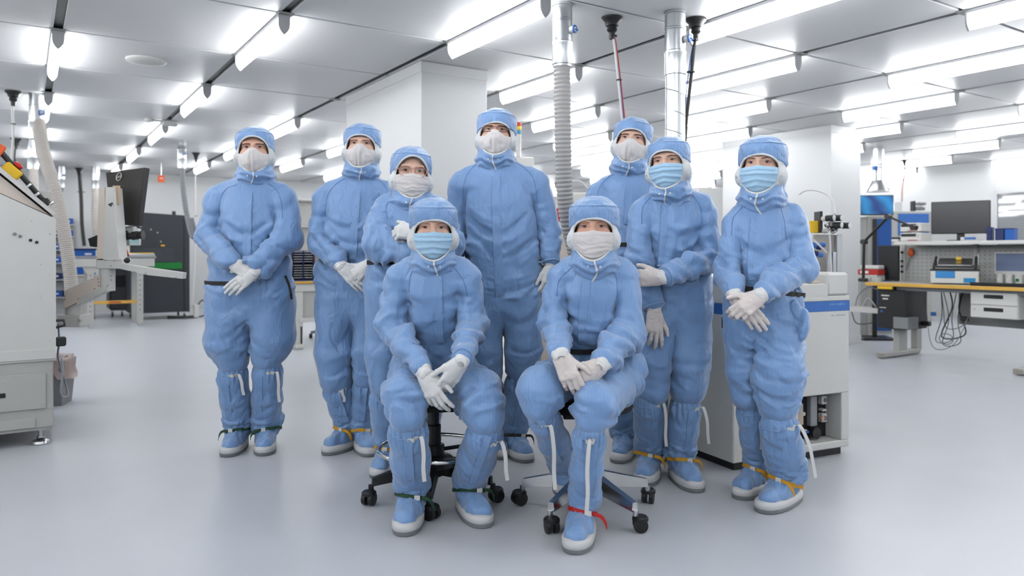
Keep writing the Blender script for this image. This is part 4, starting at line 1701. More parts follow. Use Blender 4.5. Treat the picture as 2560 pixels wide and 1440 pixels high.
# --- person holding her elbow
p = Person(3.62, 1685, 'person in blue cleanroom suit and blue mask standing with one hand on the elbow', 8)
p.chain([(1640, 778, 0, 54), (1632, 910, 0, 48), (1632, 972, 0, 44)], 0.03, 0.0, fold=LF)
p.chain([(1722, 778, 0, 56), (1722, 900, 0, 52), (1718, 968, 0, 48.4)], 0.03, 0.012, fold=LF)
p.chain([(1684, 762, 0, 82), (1684, 730, 0, 88), (1684, 650, 0, 84), (1684, 570, 0, 84), (1680, 530, 0, 70)], 0.04, 0.035, 0.68, fold=TF)
p.chain([(1624, 516, 0, 33), (1684, 510, 0, 34), (1751, 514, 0, 33)], 0.03, 0.025, 0.9)
p.chain([(1684, 504, 0, 44), (1680, 484, 0, 42)], 0.02, 0.018)
p.chain([(1610, 529, 0, 35), (1600, 650, -0.05, 37), (1631, 755, -0.13, 27)], 0.03, 0.004, fold=AF)
p.chain([(1756, 529, 0, 36), (1764, 645, -0.06, 36), (1668, 688, -0.24, 25)], 0.03, 0.004, fold=AF)
p.coverall()
p.seam([(1638, 484), (1620, 500), (1606, 520), (1604, 560)])
p.seam([(1718, 478), (1738, 495), (1752, 522), (1755, 560)])
p.placket([(1664, 512), (1660, 570), (1655, 640), (1653, 665)], 18)
p.head((1661, 400, -0.09), yaw=-12, roll=-4, s=1.02, mask=('pleat', M_MASKB), browm=M_BROWD, skin=0, eye=0, squint=0.75, var=3, feminine=True)
p.hand((1640, 692, -0.27), (1585, 694, -0.24), (-0.2, -1, 0.1), False, curl=WRAP, m=M_GLOVET, cuffm=M_CUFF, cuffr=0.038, cuff=0.06)
p.hand((1632, 786, -0.15), (1630, 850, -0.17), (0.0, -1, 0.1), True, curl=RELAX, m=M_GLOVET, cuffr=0.034, cuff=0.06, spread=7, thumb=(30, 5))
p.boot((1620, 998, 0.0), (1610, 1217), -6, 37, 33, M_STRY, 1, white=(0.9, 0.20, 0.03))
p.boot((1716, 1006, 0.0), (1746, 1233), 22, 39, 34, M_STRY, 1, white=(0.9, 0.17, 0.045))

# --- person at the far right
p = Person(3.36, 1915, 'person in blue cleanroom suit and blue mask standing rightmost beside the white machine', 9)
p.chain([(1868, 808, 0.03, 58), (1868, 920, 0.05, 50), (1872, 985, 0.05, 44)], 0.03, 0.0, fold=LF)
p.chain([(1945, 820, -0.02, 64), (1945, 930, -0.08, 60), (1945, 1010, -0.08, 50)], 0.03, 0.012, fold=[(3.2, 1.0, 0.030), (2.6, 0.9, 0.030)])
p.chain([(1908, 777, 0, 86), (1908, 760, 0, 90), (1900, 680, 0, 80), (1902, 600, 0, 82), (1908, 560, 0, 72)], 0.04, 0.035, 0.7, fold=TF)
p.chain([(1854, 544, 0, 34), (1910, 538, 0, 36), (1976, 542, 0, 36)], 0.03, 0.025, 0.9)
p.chain([(1910, 529, 0, 48), (1906, 509, 0, 46)], 0.02, 0.018)
p.chain([(1846, 559, 0, 38), (1822, 680, -0.03, 34), (1834, 728, -0.17, 24)], 0.03, 0.004, fold=AF)
p.chain([(1978, 559, 0, 42), (1993, 670, -0.03, 41), (1912, 730, -0.22, 28)], 0.03, 0.004, fold=AF2)
p.coverall()
p.belt((1908, 726, 0), (0.12, 0, 1))
p.seam([(1862, 512), (1846, 528), (1832, 548), (1828, 590)])
p.seam([(1950, 506), (1955, 530), (1962, 560), (1966, 600)])
p.placket([(1884, 545), (1880, 600), (1876, 660), (1880, 700)], 15)
p.head((1896, 405, -0.09), yaw=-10, roll=1, s=1.03, mask=('pleat', M_MASKB), browm=M_BROWD, skin=0, eye=0, var=1, feminine=True)
p.hand((1902, 738, -0.28), (1838, 790, -0.30), (0.2, -1, 0.5), False, curl=WRAP, m=M_GLOVET, cuffm=M_CUFF, cuffr=0.042, thumb=(40, 0))
p.hand((1836, 740, -0.23), (1884, 796, -0.25), (-0.2, -1, 0.2), True, curl=FLATH, m=M_GLOVET, cuffm=M_CUFF, cuffr=0.042)
p.boot((1876, 1020, 0.06), (1846, 1250), -42, 36, 32, M_STRY, 1, world=True, white=(0.9, 0.17, -0.01))
p.boot((1946, 1052, -0.08), (1902, 1284), -48, 48, 40, M_STRY, 1, world=True, fs=1.05, white=(0.6, 0.22, 0.085))
P9 = p

# --- seated person on the left
p = Person(3.38, 1085, 'person in blue cleanroom suit and blue mask seated on the black stool', 5)
p.chain([(1036, 930, 0.0, 58), (1016, 990, -0.38, 56), (1018, 1040, -0.42, 46)], 0.04, 0.0, fold=[(4, 0.5, 0.024), (1.6, 0.4, 0.020)])
p.chain([(1128, 930, 0.0, 58), (1196, 985, -0.33, 56), (1214, 1045, -0.38, 48)], 0.04, 0.014, fold=[(4, 0.5, 0.024), (1.6, 0.4, 0.020)])
p.chain([(1084, 920, 0.02, 84), (1084, 860, -0.04, 80), (1084, 780, -0.1, 76), (1084, 720, -0.13, 76), (1084, 680, -0.14, 64)], 0.04, 0.035, 0.72, fold=[(1.6, 0.3, 0.020), (1.6, 0.4, 0.020), (1.2, 0.4, 0.014), None])
p.chain([(1026, 676, -0.13, 36), (1084, 670, -0.14, 38), (1146, 676, -0.13, 36)], 0.03, 0.025, 0.9)
p.chain([(1084, 661, -0.14, 46), (1084, 641, -0.14, 44)], 0.02, 0.018)
p.chain([(1006, 696, -0.12, 42), (984, 820, -0.14, 39), (1052, 918, -0.4, 30)], 0.03, 0.004, fold=AF2)
p.chain([(1158, 696, -0.12, 42), (1178, 810, -0.14, 38), (1158, 890, -0.42, 30)], 0.03, 0.004, fold=AF2)
p.coverall()
p.seam([(1030, 858), (1060, 866), (1090, 866), (1120, 864), (1140, 858)], 0.003)
p.seam([(1045, 665), (1032, 676), (1024, 700), (1022, 745)])
p.seam([(1124, 660), (1140, 675), (1158, 700), (1168, 740)])
p.placket([(1093, 690), (1095, 760), (1096, 820), (1100, 858)], 21)
p.head((1083, 569, -0.24), yaw=0, pitch=4, s=1.02, mask=('pleat', M_MASKB), browm=M_BROWL, skin=0, eye=0, squint=0.9, var=1, feminine=True)
p.hand((1086, 944, -0.44), (1112, 1010, -0.46), (-0.4, -1, 0.3), True, curl=RELAX, cuffr=0.036, thumb=(30, 5), spread=5)
p.hand((1158, 912, -0.44), (1112, 985, -0.42), (0.8, -0.8, 0.4), False, curl=FLATH, cuffr=0.042)
p.boot((1018, 1066, -0.40), (1008, 1343), -8, 50, 40, M_STRG, 1, white=(0.55, 0.17, 0.03))
p.boot((1216, 1076, -0.37), (1214, 1322), 16, 48, 40, M_STRG, 1, white=(0.75, 0.15, 0.04))

# --- seated person on the right
p = Person(3.25, 1484, 'seated person in blue cleanroom suit with white mask and red ankle strap', 6)
p.chain([(1425, 930, 0.0, 58), (1352, 978, -0.33, 54), (1348, 1018, -0.34, 42)], 0.04, 0.0, fold=[(4, 0.5, 0.024), (1.6, 0.4, 0.020)])
p.chain([(1545, 935, 0.0, 64), (1492, 1010, -0.40, 54), (1478, 1052, -0.42, 42)], 0.04, 0.014, fold=[(4, 0.5, 0.024), (1.6, 0.4, 0.020)])
p.chain([(1484, 920, 0.02, 84), (1480, 865, -0.04, 78), (1478, 790, -0.1, 76), (1480, 720, -0.12, 76), (1484, 680, -0.13, 64)], 0.04, 0.035, 0.72, fold=[(1.6, 0.3, 0.020), (1.6, 0.4, 0.018), (1.2, 0.4, 0.014), None])
p.chain([(1426, 676, -0.12, 36), (1484, 670, -0.13, 38), (1548, 676, -0.12, 36)], 0.03, 0.025, 0.9)
p.chain([(1484, 659, -0.13, 46), (1484, 641, -0.13, 44)], 0.02, 0.018)
p.chain([(1405, 696, -0.11, 40), (1384, 810, -0.14, 39), (1398, 875, -0.36, 30)], 0.03, 0.004, fold=AF2)
p.chain([(1556, 696, -0.11, 42), (1566, 830, -0.14, 45), (1514, 898, -0.36, 32)], 0.03, 0.004, fold=AF2)
p.coverall()
p.belt((1480, 872, -0.04))
p.seam([(1438, 660), (1422, 676), (1398, 700), (1391, 740)])
p.seam([(1524, 660), (1534, 680), (1542, 700), (1543, 745)])
p.placket([(1466, 705), (1460, 760), (1456, 820), (1458, 862)], 21)
p.head((1482, 566, -0.23), yaw=-3, pitch=2, s=1.02, mask=('flat', M_MASKW), browm=M_BROWL, skin=1, eye=1, squint=0.9, var=1, feminine=True)
p.hand((1408, 902, -0.41), (1438, 975, -0.44), (-0.3, -1, 0.4), True, curl=RELAX, m=M_GLOVET, cuffm=M_CUFF, cuffr=0.038, thumb=(40, 0), spread=3)
p.hand((1502, 914, -0.41), (1440, 972, -0.41), (0.5, -1, 0.4), False, curl=RELAX, m=M_GLOVET, cuffm=M_CUFF, cuffr=0.038, thumb=(30, 0))
ank6 = px(1412, 1165, 3.22) - p.o
p.boot((1354, 1034, -0.34), (1418, 1225, -0.12), 4, 40, 33, None, -1, ankle=ank6, lift=0.085, white=(-0.1, 0.24, 0.035))
p.boot((1476, 1078, -0.42), (1434, 1388), -8, 42, 36, M_STRR, 1, white=(-0.2, 0.27, -0.03))


# ------------------------------------------------------------------ ceiling services
def ribbed(mb, pts, r, pitch=0.02, n=18, dep=None):
    """flexible hose: closely ribbed tube along a smooth path"""
    dep = dep or min(0.13, 0.28 * pitch / r)
    P = catmull(pts, 14)
    L = [0.0]
    for a, b in zip(P[:-1], P[1:]):
        L.append(L[-1] + (b - a).length)
    m = max(4, int(L[-1] / pitch * 2))
    out, k = [], 0
    for i in range(m + 1):
        s = L[-1] * i / m
        while k < len(L) - 2 and L[k + 1] < s:
            k += 1
        t = (s - L[k]) / max(1e-6, L[k + 1] - L[k])
        out.append(P[k].lerp(P[k + 1], t))
    mb.tube(out, [r * (1 + (dep / 2 if i % 2 else -dep / 2)) for i in range(m + 1)], n)
    return mb


def ceil_pt(x, y, z=CEIL):
    d = F * (z - CH) / (HZ - y)
    return px(x, y, d)


def duct(x, y, wpx, label, hose=None, hose_m=None, straight=None, valve=True, hr=0.82, pitch=0.022):
    """galvanised collar under the ceiling; hose = list of (px, py, depth offset); straight = spiral duct down to that height"""
    c = ceil_pt(x, y)
    r = wpx / 2 * c.y / F
    t = thing('exhaust_duct', label, 'duct', (c.x, c.y, CEIL))
    L = 3.0 * r * 2
    prof = [(r * 1.06, 0), (r * 1.06, -0.012), (r, -0.014), (r, -L * 0.25), (r * 1.05, -L * 0.25 - 0.004), (r * 1.05, -L * 0.25 - 0.012), (r, -L * 0.25 - 0.016),
            (r, -L * 0.62), (r * 1.06, -L * 0.62 - 0.004), (r * 1.06, -L * 0.62 - 0.016), (r * 1.03, -L * 0.62 - 0.02), (r * 1.03, -L), (r * 0.9, -L - 0.004)]
    MB().lathe(prof, n=28).build('collar', M_GALV, t, smooth=35)
    if valve:
        vx = Vector((0.75, -0.6, 0)).normalized()
        v0 = vx * r + Vector((0, 0, -L * 0.45))
        MB().lathe([(r * 0.36, 0), (r * 0.36, r * 0.5), (r * 0.25, r * 0.55)], v0, 16, vx).build('damper_motor', M_WHITE, t, smooth=40)
        ring = MB().lathe([(r * 0.40, r * 0.42), (r * 0.40, r * 0.56), (r * 0.28, r * 0.60), (r * 0.24, r * 0.52)], v0, 18, vx).build('damper_ring', M_BLUES, t, smooth=40)
        MB().cyl(v0 + vx * r * 0.5, v0 + vx * r * 0.9 + Vector((0, 0, -r * 0.2)), r * 0.06, n=8).build('damper_lever', M_BLUES, t)
    o = Vector((c.x, c.y, CEIL))
    if straight is not None:
        z1 = straight - CEIL
        rr = r * 0.94
        MB().cyl((0, 0, -L), (0, 0, z1), rr, n=28).build('spiral_duct', M_GALV, t, smooth=40)
        pts = []
        turns = int((-L - z1) / 0.115)
        for k in range(turns * 24):
            a = 2 * math.pi * k / 24
            pts.append((rr * math.cos(a), rr * math.sin(a), -L - 0.02 + (z1 + L + 0.03) * k / (turns * 24)))
        MB().tube(pts, 0.003, 5).build('spiral_seam', M_GALV, t, smooth=60)
    if hose:
        pts = [Vector((0, 0, -L + 0.01))] + [px(q[0], q[1], c.y + q[2]) - o for q in hose]
        ribbed(MB(), pts, r * hr, pitch).build('flexible_hose', hose_m or M_HOSE, t, smooth=20)
        MB().lathe([(r * 0.95, -L - 0.015), (r * 0.95, -L + 0.012)], n=24).build('hose_clamp', M_STEEL, t, smooth=40)
    return t


duct(1406, 12, 50, 'galvanised exhaust collar with ribbed grey hose hanging above the seated person in white mask',
     [(1405, 170, 0.0), (1407, 330, 0.0), (1410, 450, 0.02), (1418, 540, 0.05), (1436, 620, 0.1), (1452, 700, 0.15)], M_HOSE, pitch=0.026)
duct(1688, 32, 52, 'shiny spiral exhaust duct coming down behind the two people on the right', straight=1.45)
duct(93, 236, 36, 'galvanised collar with thick beige hose above the machine at far left',
     [(95, 300, 0.0), (108, 380, -0.1), (135, 470, -0.2), (160, 580, -0.25), (176, 690, -0.25), (182, 775, -0.2)], M_HOSEB, pitch=0.019)
duct(83, 348, 24, 'smaller collar with pale straight hose behind the thick hose on the left', [(84, 420, 0), (86, 480, 0), (88, 600, 0)], M_HOSEB, valve=False, pitch=0.025)
duct(154, 416, 17, 'short galvanised duct stub between the two left hoses', [(154, 450, 0), (150, 480, 0)], M_HOSED, valve=True, pitch=0.05)
duct(239, 418, 17, 'far galvanised collar with pale hose left of the black monitor', [(238, 480, 0), (236, 540, 0), (240, 590, 0)], M_HOSEB, valve=False, pitch=0.05)
duct(455, 358, 20, 'collar with dark grey hose hanging beside the leftmost person',
     [(456, 430, 0), (459, 480, 0), (468, 540, 0), (480, 590, -0.1), (486, 580, -0.1), (478, 545, -0.15)], M_HOSED, valve=True, hr=0.62, pitch=0.05)


def rosette(x, y, wpx, label, cables, rr=0.012):
    c = ceil_pt(x, y)
    r = wpx / 2 * c.y / F
    t = thing('cable_drop', label, 'cable', (c.x, c.y, CEIL))
    MB().lathe([(r, 0), (r, -0.012), (r * 0.72, -0.03), (r * 0.62, -0.055), (r * 0.45, -0.06), (r * 0.5, -0.085), (r * 0.3, -0.10), (r * 0.28, -0.14)], n=20).build('cable_gland', M_BLACK, t, smooth=35)
    o = Vector((c.x, c.y, CEIL))
    for (m, rad, dx, path) in cables:
        pts = [Vector((dx, 0, -0.12))] + [px(q[0], q[1], c.y + (q[2] if len(q) > 2 else 0)) - o + Vector((dx, 0, 0)) for q in path]
        MB().tube(catmull(pts, 8), rad, 8).build('cable', m, t, smooth=60)
    for q in cables[0][3][:2]:
        MB().lathe([(cables[0][1] * 2.2, -0.004), (cables[0][1] * 2.2, 0.004)], px(q[0], q[1] - 20, c.y) - o, 10).build('cable_tie', M_BLACK, t)
    return t


rosette(1530, 44, 52, 'black ceiling gland with red, white and blue cables above the person at back right',
        [(M_CABLEW, 0.0085, 0.0, [(1536, 110), (1548, 220), (1558, 330), (1562, 420)]),
         (M_RED, 0.0045, 0.010, [(1536, 110), (1550, 220), (1560, 330), (1562, 420)]),
         (M_BLUES, 0.003, 0.016, [(1534, 110), (1540, 160), (1556, 330), (1562, 420)])])
rosette(1740, 48, 52, 'black ceiling gland with a thick black cable beside the spiral duct',
        [(M_BLACK, 0.012, 0.0, [(1735, 120), (1727, 200), (1716, 300), (1712, 370)]),
         (M_BLUES, 0.004, -0.006, [(1728, 150), (1716, 260), (1712, 380), (1722, 470), (1724, 540)]),
         (M_CABLEW, 0.004, 0.004, [(1730, 150), (1718, 260), (1714, 380), (1716, 470), (1716, 540)])])
rosette(33, 228, 36, 'black ceiling gland with a white cable at the left edge', [(M_CABLEW, 0.011, 0.0, [(31, 270), (33, 330), (30, 400), (28, 440)])])
rosette(40, 346, 24, 'small black gland with dark cable near the left edge', [(M_BLACK, 0.012, 0.0, [(37, 380), (35, 420), (36, 470)])])
rosette(197, 420, 18, 'black ceiling gland with long black cable left of the black monitor', [(M_BLACK, 0.032, 0.0, [(199, 440), (203, 500), (205, 560), (211, 615)])])
rosette(490, 382, 19, 'black ceiling gland with thin white cable left of the leftmost person', [(M_CABLEW, 0.010, 0.0, [(489, 450), (490, 560), (488, 660), (482, 760)])])
rosette(2262, 400, 15, 'small black gland with pinkish cable above the right workbench', [(mat('cable_pink', srgb(205, 170, 165), 0.5), 0.014, 0.0, [(2262, 430), (2256, 470), (2255, 505)])])

# ceiling speaker disc and sensors
c = ceil_pt(366, 150)
MB().lathe([(0.15, 0.0), (0.15, -0.012), (0.135, -0.022), (0.06, -0.024)], (0, 0, 0), 32).build('ceiling_speaker', M_WHITE, loc=(c.x, c.y, CEIL + 0.001), smooth=35, label='round white speaker disc flush on the left ceiling', cat='speaker')
c = ceil_pt(425, 302)
t = thing('smoke_detector', 'white ceiling sensor box beside the left tube lights', 'sensor', (c.x, c.y, CEIL + 0.001), YAW)
MB().box((0, 0, -0.03), (0.16, 0.10, 0.06), bev=0.012).build('housing', M_WHITE, t)
MB().lathe([(0.05, -0.02), (0.045, -0.05), (0.02, -0.058)], (-0.22, 0, 0.02), 16).build('sensor_dome', M_WHITE, t, smooth=40)
MB().cyl((-0.22, 0, -0.012), (0, 0, -0.012), 0.008, n=8).build('conduit', M_WHITE, t)
c = ceil_pt(403, 428, 2.5)
t = thing('hanging_sign', 'small orange sign hanging from the ceiling near the back wall', 'sign', (c.x, c.y, 2.35), YAW)
MB().box((0, 0, 0.02), (0.10, 0.01, 0.12), bev=0.002).build('plate', M_ORANGE, t)
MB().box((0, -0.007, 0.03), (0.06, 0.002, 0.012), bev=0.0).build('stripe', M_PAPER, t)
MB().cyl((0, 0, 0.08), (0, 0, 0.297), 0.004, n=6).build('hanger', M_STEEL, t)

# ------------------------------------------------------------------ left machine
E_ = px(140, 870, 4.36)
LM = thing('enclosed_machine', 'large off-white enclosed machine with sloping hood at the left edge', 'machine', (E_.x, E_.y, 0), YAW)
# local x = B (right and away), local y = A (away)
prof = [(0, 0.49), (0, 1.315), (-0.27, 1.452), (-1.05, 1.85), (-1.05, 0.49)]
MB().prism([(x, 0, z) for (x, z) in prof], (0, 0.95, 0)).build('upper_body', M_WHITE, LM)
MB().box((-0.53, 0.47, 0.53), (1.06, 0.955, 0.06), bev=0.003).build('seam_panel', M_WHITE, LM)
MB().box((-0.535, 0.475, 0.30), (1.045, 0.93, 0.395), bev=0.004).build('plinth', M_LGREY, LM)
MB().box((-0.545, 0.475, 0.13), (1.05, 0.90, 0.09), bev=0.004).build('base_frame', M_IVORY, LM)
MB().box((-0.33, 0.003, 0.318), (0.56, 0.012, 0.205), bev=0.003).build('access_panel', M_LGREY, LM)
MB().box((-0.34, -0.004, 0.31), (0.19, 0.012, 0.026), bev=0.004).build('panel_handle', M_BLACK, LM)
MB().box((-0.40, 0.008, 0.135), (0.60, 0.014, 0.055), bev=0.012).build('rail', M_LGREY, LM)
scr = MB().lathe([(0.0045, 0), (0.0045, 0.002), (0.002, 0.003)], (0, 0, 0), 8, (0, -1, 0)).mesh('screw', M_STEEL)
for (x, z) in ((-0.03, 1.23), (-0.03, 0.99), (-0.03, 0.61), (-0.03, 0.50), (-0.03, 0.445), (-0.03, 0.27), (-0.075, 1.05), (-0.075, 0.86), (-0.12, 1.30), (-0.065, 0.395), (-0.065, 0.25), (-0.25, 0.395), (-0.25, 0.235)):
    obj('screw', scr, LM, loc=(x, -0.0005 if z > 0.5 else 0.009 if z > 0.43 or x == -0.03 else -0.003, z))
for (x, z, m) in ((-0.20, 1.225, M_GREY), (-0.175, 1.212, M_GREY), (-0.125, 1.19, M_BLACK), (-0.095, 1.178, M_BLACK)):
    MB().lathe([(0.009, 0), (0.009, 0.003), (0.005, 0.004)], (x, -0.001, z), 14, (0, -1, 0)).build('port', m, LM)
# raised hood
MB().prism([(-0.03, 0.02, 1.335), (-0.60, 0.02, 1.86), (-0.85, 0.02, 1.86), (-0.27, 0.02, 1.457)], (0, 0.9, 0)).build('hood_side', M_BEIGE, LM)
MB().prism([(-0.015, -0.01, 1.335), (-0.62, -0.01, 1.895), (-0.60, -0.01, 1.912), (0.0, -0.01, 1.350)], (0, 0.95, 0)).build('hood_rim', M_IVORY, LM)
MB().tube([(-0.06, 0.05, 1.42), (-0.40, 0.05, 1.87), (-0.45, 0.05, 2.02)], 0.016, 10).build('hood_strut', M_BLACK, LM, smooth=40)
MB().box((-0.055, 0.05, 1.415), (0.05, 0.05, 0.045), bev=0.01).build('strut_end', M_BLACK, LM)
es = MB().box((-0.215, 0.05, 1.585), (0.10, 0.06, 0.06), bev=0.008, rot=Matrix.Rotation(math.radians(43), 3, 'Y')).build('emergency_stop', M_YELL, LM, label='yellow emergency stop box with red button')
MB().lathe([(0.012, 0), (0.026, 0.008), (0.026, 0.022), (0.015, 0.03)], (-0.195, 0.05, 1.61), 16, (0.68, 0, 0.73)).build('button', M_RED, es, smooth=40)
MB().box((-0.29, 0.05, 1.68), (0.05, 0.05, 0.12), bev=0.006, rot=Matrix.Rotation(math.radians(30), 3, 'Y')).build('hinge_block', M_ORANGE, LM)
for (x, z) in ((-0.10, 1.45), (-0.03, 1.40), (-0.14, 1.50)):
    MB().lathe([(0.010, 0), (0.010, 0.02), (0.006, 0.026)], (x, 0.04, z), 12, (0.68, 0, 0.73)).build('hose_fitting', M_STEEL, LM, smooth=40)
MB().box((-0.11, 0.60, 1.40), (0.20, 0.3, 0.22), bev=0.006).build('rear_housing', M_IVORY, LM)
# levelling feet
for (x, y) in ((-0.075, 0.07), (-0.075, 0.85), (-0.95, 0.07), (-0.95, 0.85)):
    ft = MB().lathe([(0.030, 0.0), (0.048, 0.004), (0.044, 0.018), (0.018, 0.03), (0.012, 0.032)], (x, y, 0), 20).build('levelling_foot', M_STEEL, LM, smooth=35)
    MB().cyl((x, y, 0.03), (x, y, 0.10), 0.010, n=12).build('threaded_rod', M_STEEL, ft, smooth=40)
    MB().lathe([(0.02, 0.034), (0.02, 0.046)], (x, y, 0), 6).build('nut', M_STEEL, ft)
    MB().lathe([(0.026, 0.078), (0.026, 0.088)], (x, y, 0), 6).build('nut', M_STEEL, ft)
# grey strap hanging on the side
loop = catmull([(0.012, 0.05, 0.70), (0.018, 0.04, 0.60), (0.012, 0.05, 0.50), (0.045, 0.03, 0.36), (0.060, 0.02, 0.285), (0.040, 0.02, 0.272), (0.024, 0.02, 0.30), (0.034, 0.0, 0.42), (0.030, 0.0, 0.50)], 5)
st = MB().ribbon(loop, 0.032, 0.003, (0.2, -1, 0)).build('strap', mat('strap_grey', (0.42, 0.44, 0.50), 0.7), LM, smooth=60)
MB().box((0.025, 0.03, 0.595), (0.055, 0.04, 0.055), bev=0.008).build('buckle', M_BLACK, st)
MB().tube([(0.0, 0.02, 0.72), (0.04, 0.02, 0.72), (0.045, 0.02, 0.69), (0.0, 0.02, 0.68)], 0.008, 8).build('hook', M_BLACK, LM, smooth=50)

# swivel arm with a post, screen and microscope beside the machine
D1 = 4.75


def q_(x, y, d=D1):
    return px(x, y, d)


ARM = thing('monitor_stand', 'beige metal swivel stand with post and handle bar beside the left machine', 'stand', (q_(200, 800).x, q_(200, 800).y, 0))
ao = ARM.location.copy()


def A_(x, y, dd=0.0):
    return px(x, y, D1 + dd) - ao


def pbox(x0, y0, x1, y1, th, dd=0.0):
    """box filling a pixel rectangle at the arm's depth"""
    a, b = A_(x0, y0, dd), A_(x1, y1, dd)
    return ((a.x + b.x) / 2, dd + th / 2, (a.z + b.z) / 2), (abs(b.x - a.x), th, abs(b.z - a.z))


MB().box(*pbox(142, 788, 200, 818, 0.12), bev=0.005).build('mount_bracket', M_IVORY, ARM)
MB().cyl(A_(197, 802, 0.0) + Vector((0, -0.001, 0)), A_(197, 802, 0.0) + Vector((0, 0.02, 0)), 0.012, n=16).build('bracket_bolt', M_LGREY, ARM)
MB().lathe([(0.048, 0), (0.048, 0.07), (0.043, 0.075)], (A_(184, 788, 0.06).x, 0.06, A_(184, 788).z), 20).build('pivot', M_IVORY, ARM, smooth=40)
MB().prism([A_(160, 772), A_(160, 728), A_(250, 686), A_(250, 728)][::-1], (0, 0.11, 0)).build('lower_arm', M_BEIGE, ARM)
MB().prism([A_(186, 765, -0.002), A_(205, 740, -0.002), A_(268, 712, -0.002), A_(262, 728, -0.002)][::-1], (0, 0.09, 0)).build('arm_cover', M_IVORY, ARM)
MB().lathe([(0.047, 0), (0.047, 0.155), (0.05, 0.16)], (A_(268, 728, 0.05).x, 0.05, A_(268, 728).z), 24).build('swivel_drum', M_WHITE, ARM, smooth=40)
MB().box(*pbox(240, 646, 304, 672, 0.12), bev=0.004).build('clamp_block', M_WHITE, ARM)
MB().prism([A_(242, 650), A_(247, 470), A_(262, 468), A_(262, 650)][::-1], (0, 0.10, 0)).build('post_side', M_BEIGE, ARM)
MB().prism([A_(258, 650, -0.004), A_(264, 468, -0.004), A_(283, 468, -0.004), A_(297, 650, -0.004)][::-1], (0, 0.11, 0)).build('post', M_WHITE, ARM)
MB().prism([A_(300, 672), A_(304, 660), A_(458, 682), A_(456, 697), A_(372, 688)][::-1], (0, 0.05, 0)).build('handle_bar', M_WHITE, ARM)
MB().tube([A_(282, 508, -0.02), A_(272, 512, -0.03), A_(278, 515, -0.03)], 0.006, 8).build('clamp_lever', M_BLACK, ARM, smooth=50)
MB().box(*pbox(281, 464, 299, 512, 0.012, 0.03), bev=0.003).build('screen_bracket', mat('bracket_copper', srgb(206, 180, 150), 0.4), ARM)
MB().lathe([(0.012, -0.015), (0.018, -0.005), (0.018, 0.012), (0.008, 0.02)], A_(318, 651, -0.02), 14, (0.4, -1, 0)).build('knob', M_BLACK, ARM, smooth=40)
for (x, y) in ((263, 651), (286, 651), (277, 665), (277, 690), (278, 700), (336, 680), (365, 683), (440, 694), (245, 697), (246, 705), (246, 714), (236, 722), (196, 747), (162, 740), (162, 748)):
    MB().lathe([(0.004, 0), (0.004, 0.002)], A_(x, y, -0.005), 8, (0, -1, 0)).build('screw', M_GREY, ARM)

# screen seen from behind
SC = thing('monitor', 'black flat monitor seen from behind on the swivel arm', 'monitor', (q_(310, 600).x, D1 + 0.17, 0))
so_ = SC.location.copy()


def S_(x, y, dd=0.0):
    return px(x, y, D1 + 0.17 + dd) - so_


bk = [S_(265, 432, 0.06), S_(352, 419, 0.0), S_(358, 421, 0.0), S_(346, 565, 0.0), S_(283, 561, 0.05)]
MB().prism([S_(265, 432, 0.02), S_(278, 561, 0.02), S_(343, 564, -0.03), S_(361, 419, -0.03)], (0.012, 0.028, 0)).build('back_cover', mat('monitor_back', (0.035, 0.033, 0.031), 0.42), SC)
MB().prism([S_(344, 565, -0.034), S_(349, 565, -0.034), S_(367, 420, -0.034), S_(361, 419, -0.034)], (0.004, 0.03, 0)).build('bezel', M_BLACK, SC)
MB().prism([S_(280, 513, 0.0), S_(282, 560, 0.0), S_(305, 562, -0.01), S_(306, 518, -0.01)], (0.0, 0.02, 0)).build('cable_cover', M_BLACKM, SC)
lg = [S_(297, 442, -0.012) + Vector((0.016 * math.cos(a) * 1.0 + 0.006 * math.sin(a), 0, 0.026 * math.sin(a))) for a in np.linspace(0, 2 * math.pi, 25)[:-1]]
M_LOGO = mat('logo_silver', (0.6, 0.6, 0.6), 0.3, metal=0.8)
MB().tube(lg, 0.0022, 6, closed=True).build('logo_ring', M_LOGO, SC)
text_part('DELL', 0.017, SC, S_(297, 442, -0.013), (math.pi / 2, -0.45, 0), M_LOGO, 'logo_letters')

# microscope head behind the post
MI = thing('microscope', 'black binocular microscope head behind the swivel post', 'microscope', (q_(300, 600).x, D1 + 0.14, 0))
mo = MI.location.copy()


def m_(x, y, dd=0.14):
    return px(x, y, D1 + dd) - mo


MB().prism([m_(220, 597), m_(242, 588), m_(300, 578), m_(305, 612), m_(240, 618), m_(225, 616)][::-1], (0, 0.10, 0)).build('head', M_BLACK, MI)
MB().cyl(m_(296, 592), m_(318, 588), 0.032, n=16).build('turret', M_BLACK, MI, smooth=40)
for dy in (0.0, 0.06):
    e = MB().tube([m_(312, 592, 0.14 + dy), m_(330, 590, 0.14 + dy), m_(331, 590, 0.14 + dy), m_(345, 588, 0.14 + dy), m_(346, 588, 0.14 + dy), m_(358, 587, 0.14 + dy)], [0.022, 0.022, 0.028, 0.028, 0.023, 0.030], 16).build('eyepiece', M_BLACK, MI, smooth=35)
MB().cyl(m_(300, 612), m_(303, 628), 0.03, 0.022, n=14).build('objective', M_STEEL, MI, smooth=40)
for (x, y, m) in ((305, 632, M_RED), (318, 633, M_RED), (312, 640, M_BLACK), (300, 622, M_STEEL)):
    MB().cyl(m_(x - 4, y - 8), m_(x + 3, y + 8), 0.011, 0.008, n=10).build('connector', m, MI, smooth=40)
MB().box(m_(322, 576, 0.2), (0.09, 0.05, 0.05), bev=0.006).build('camera_box', M_WHITE, MI)

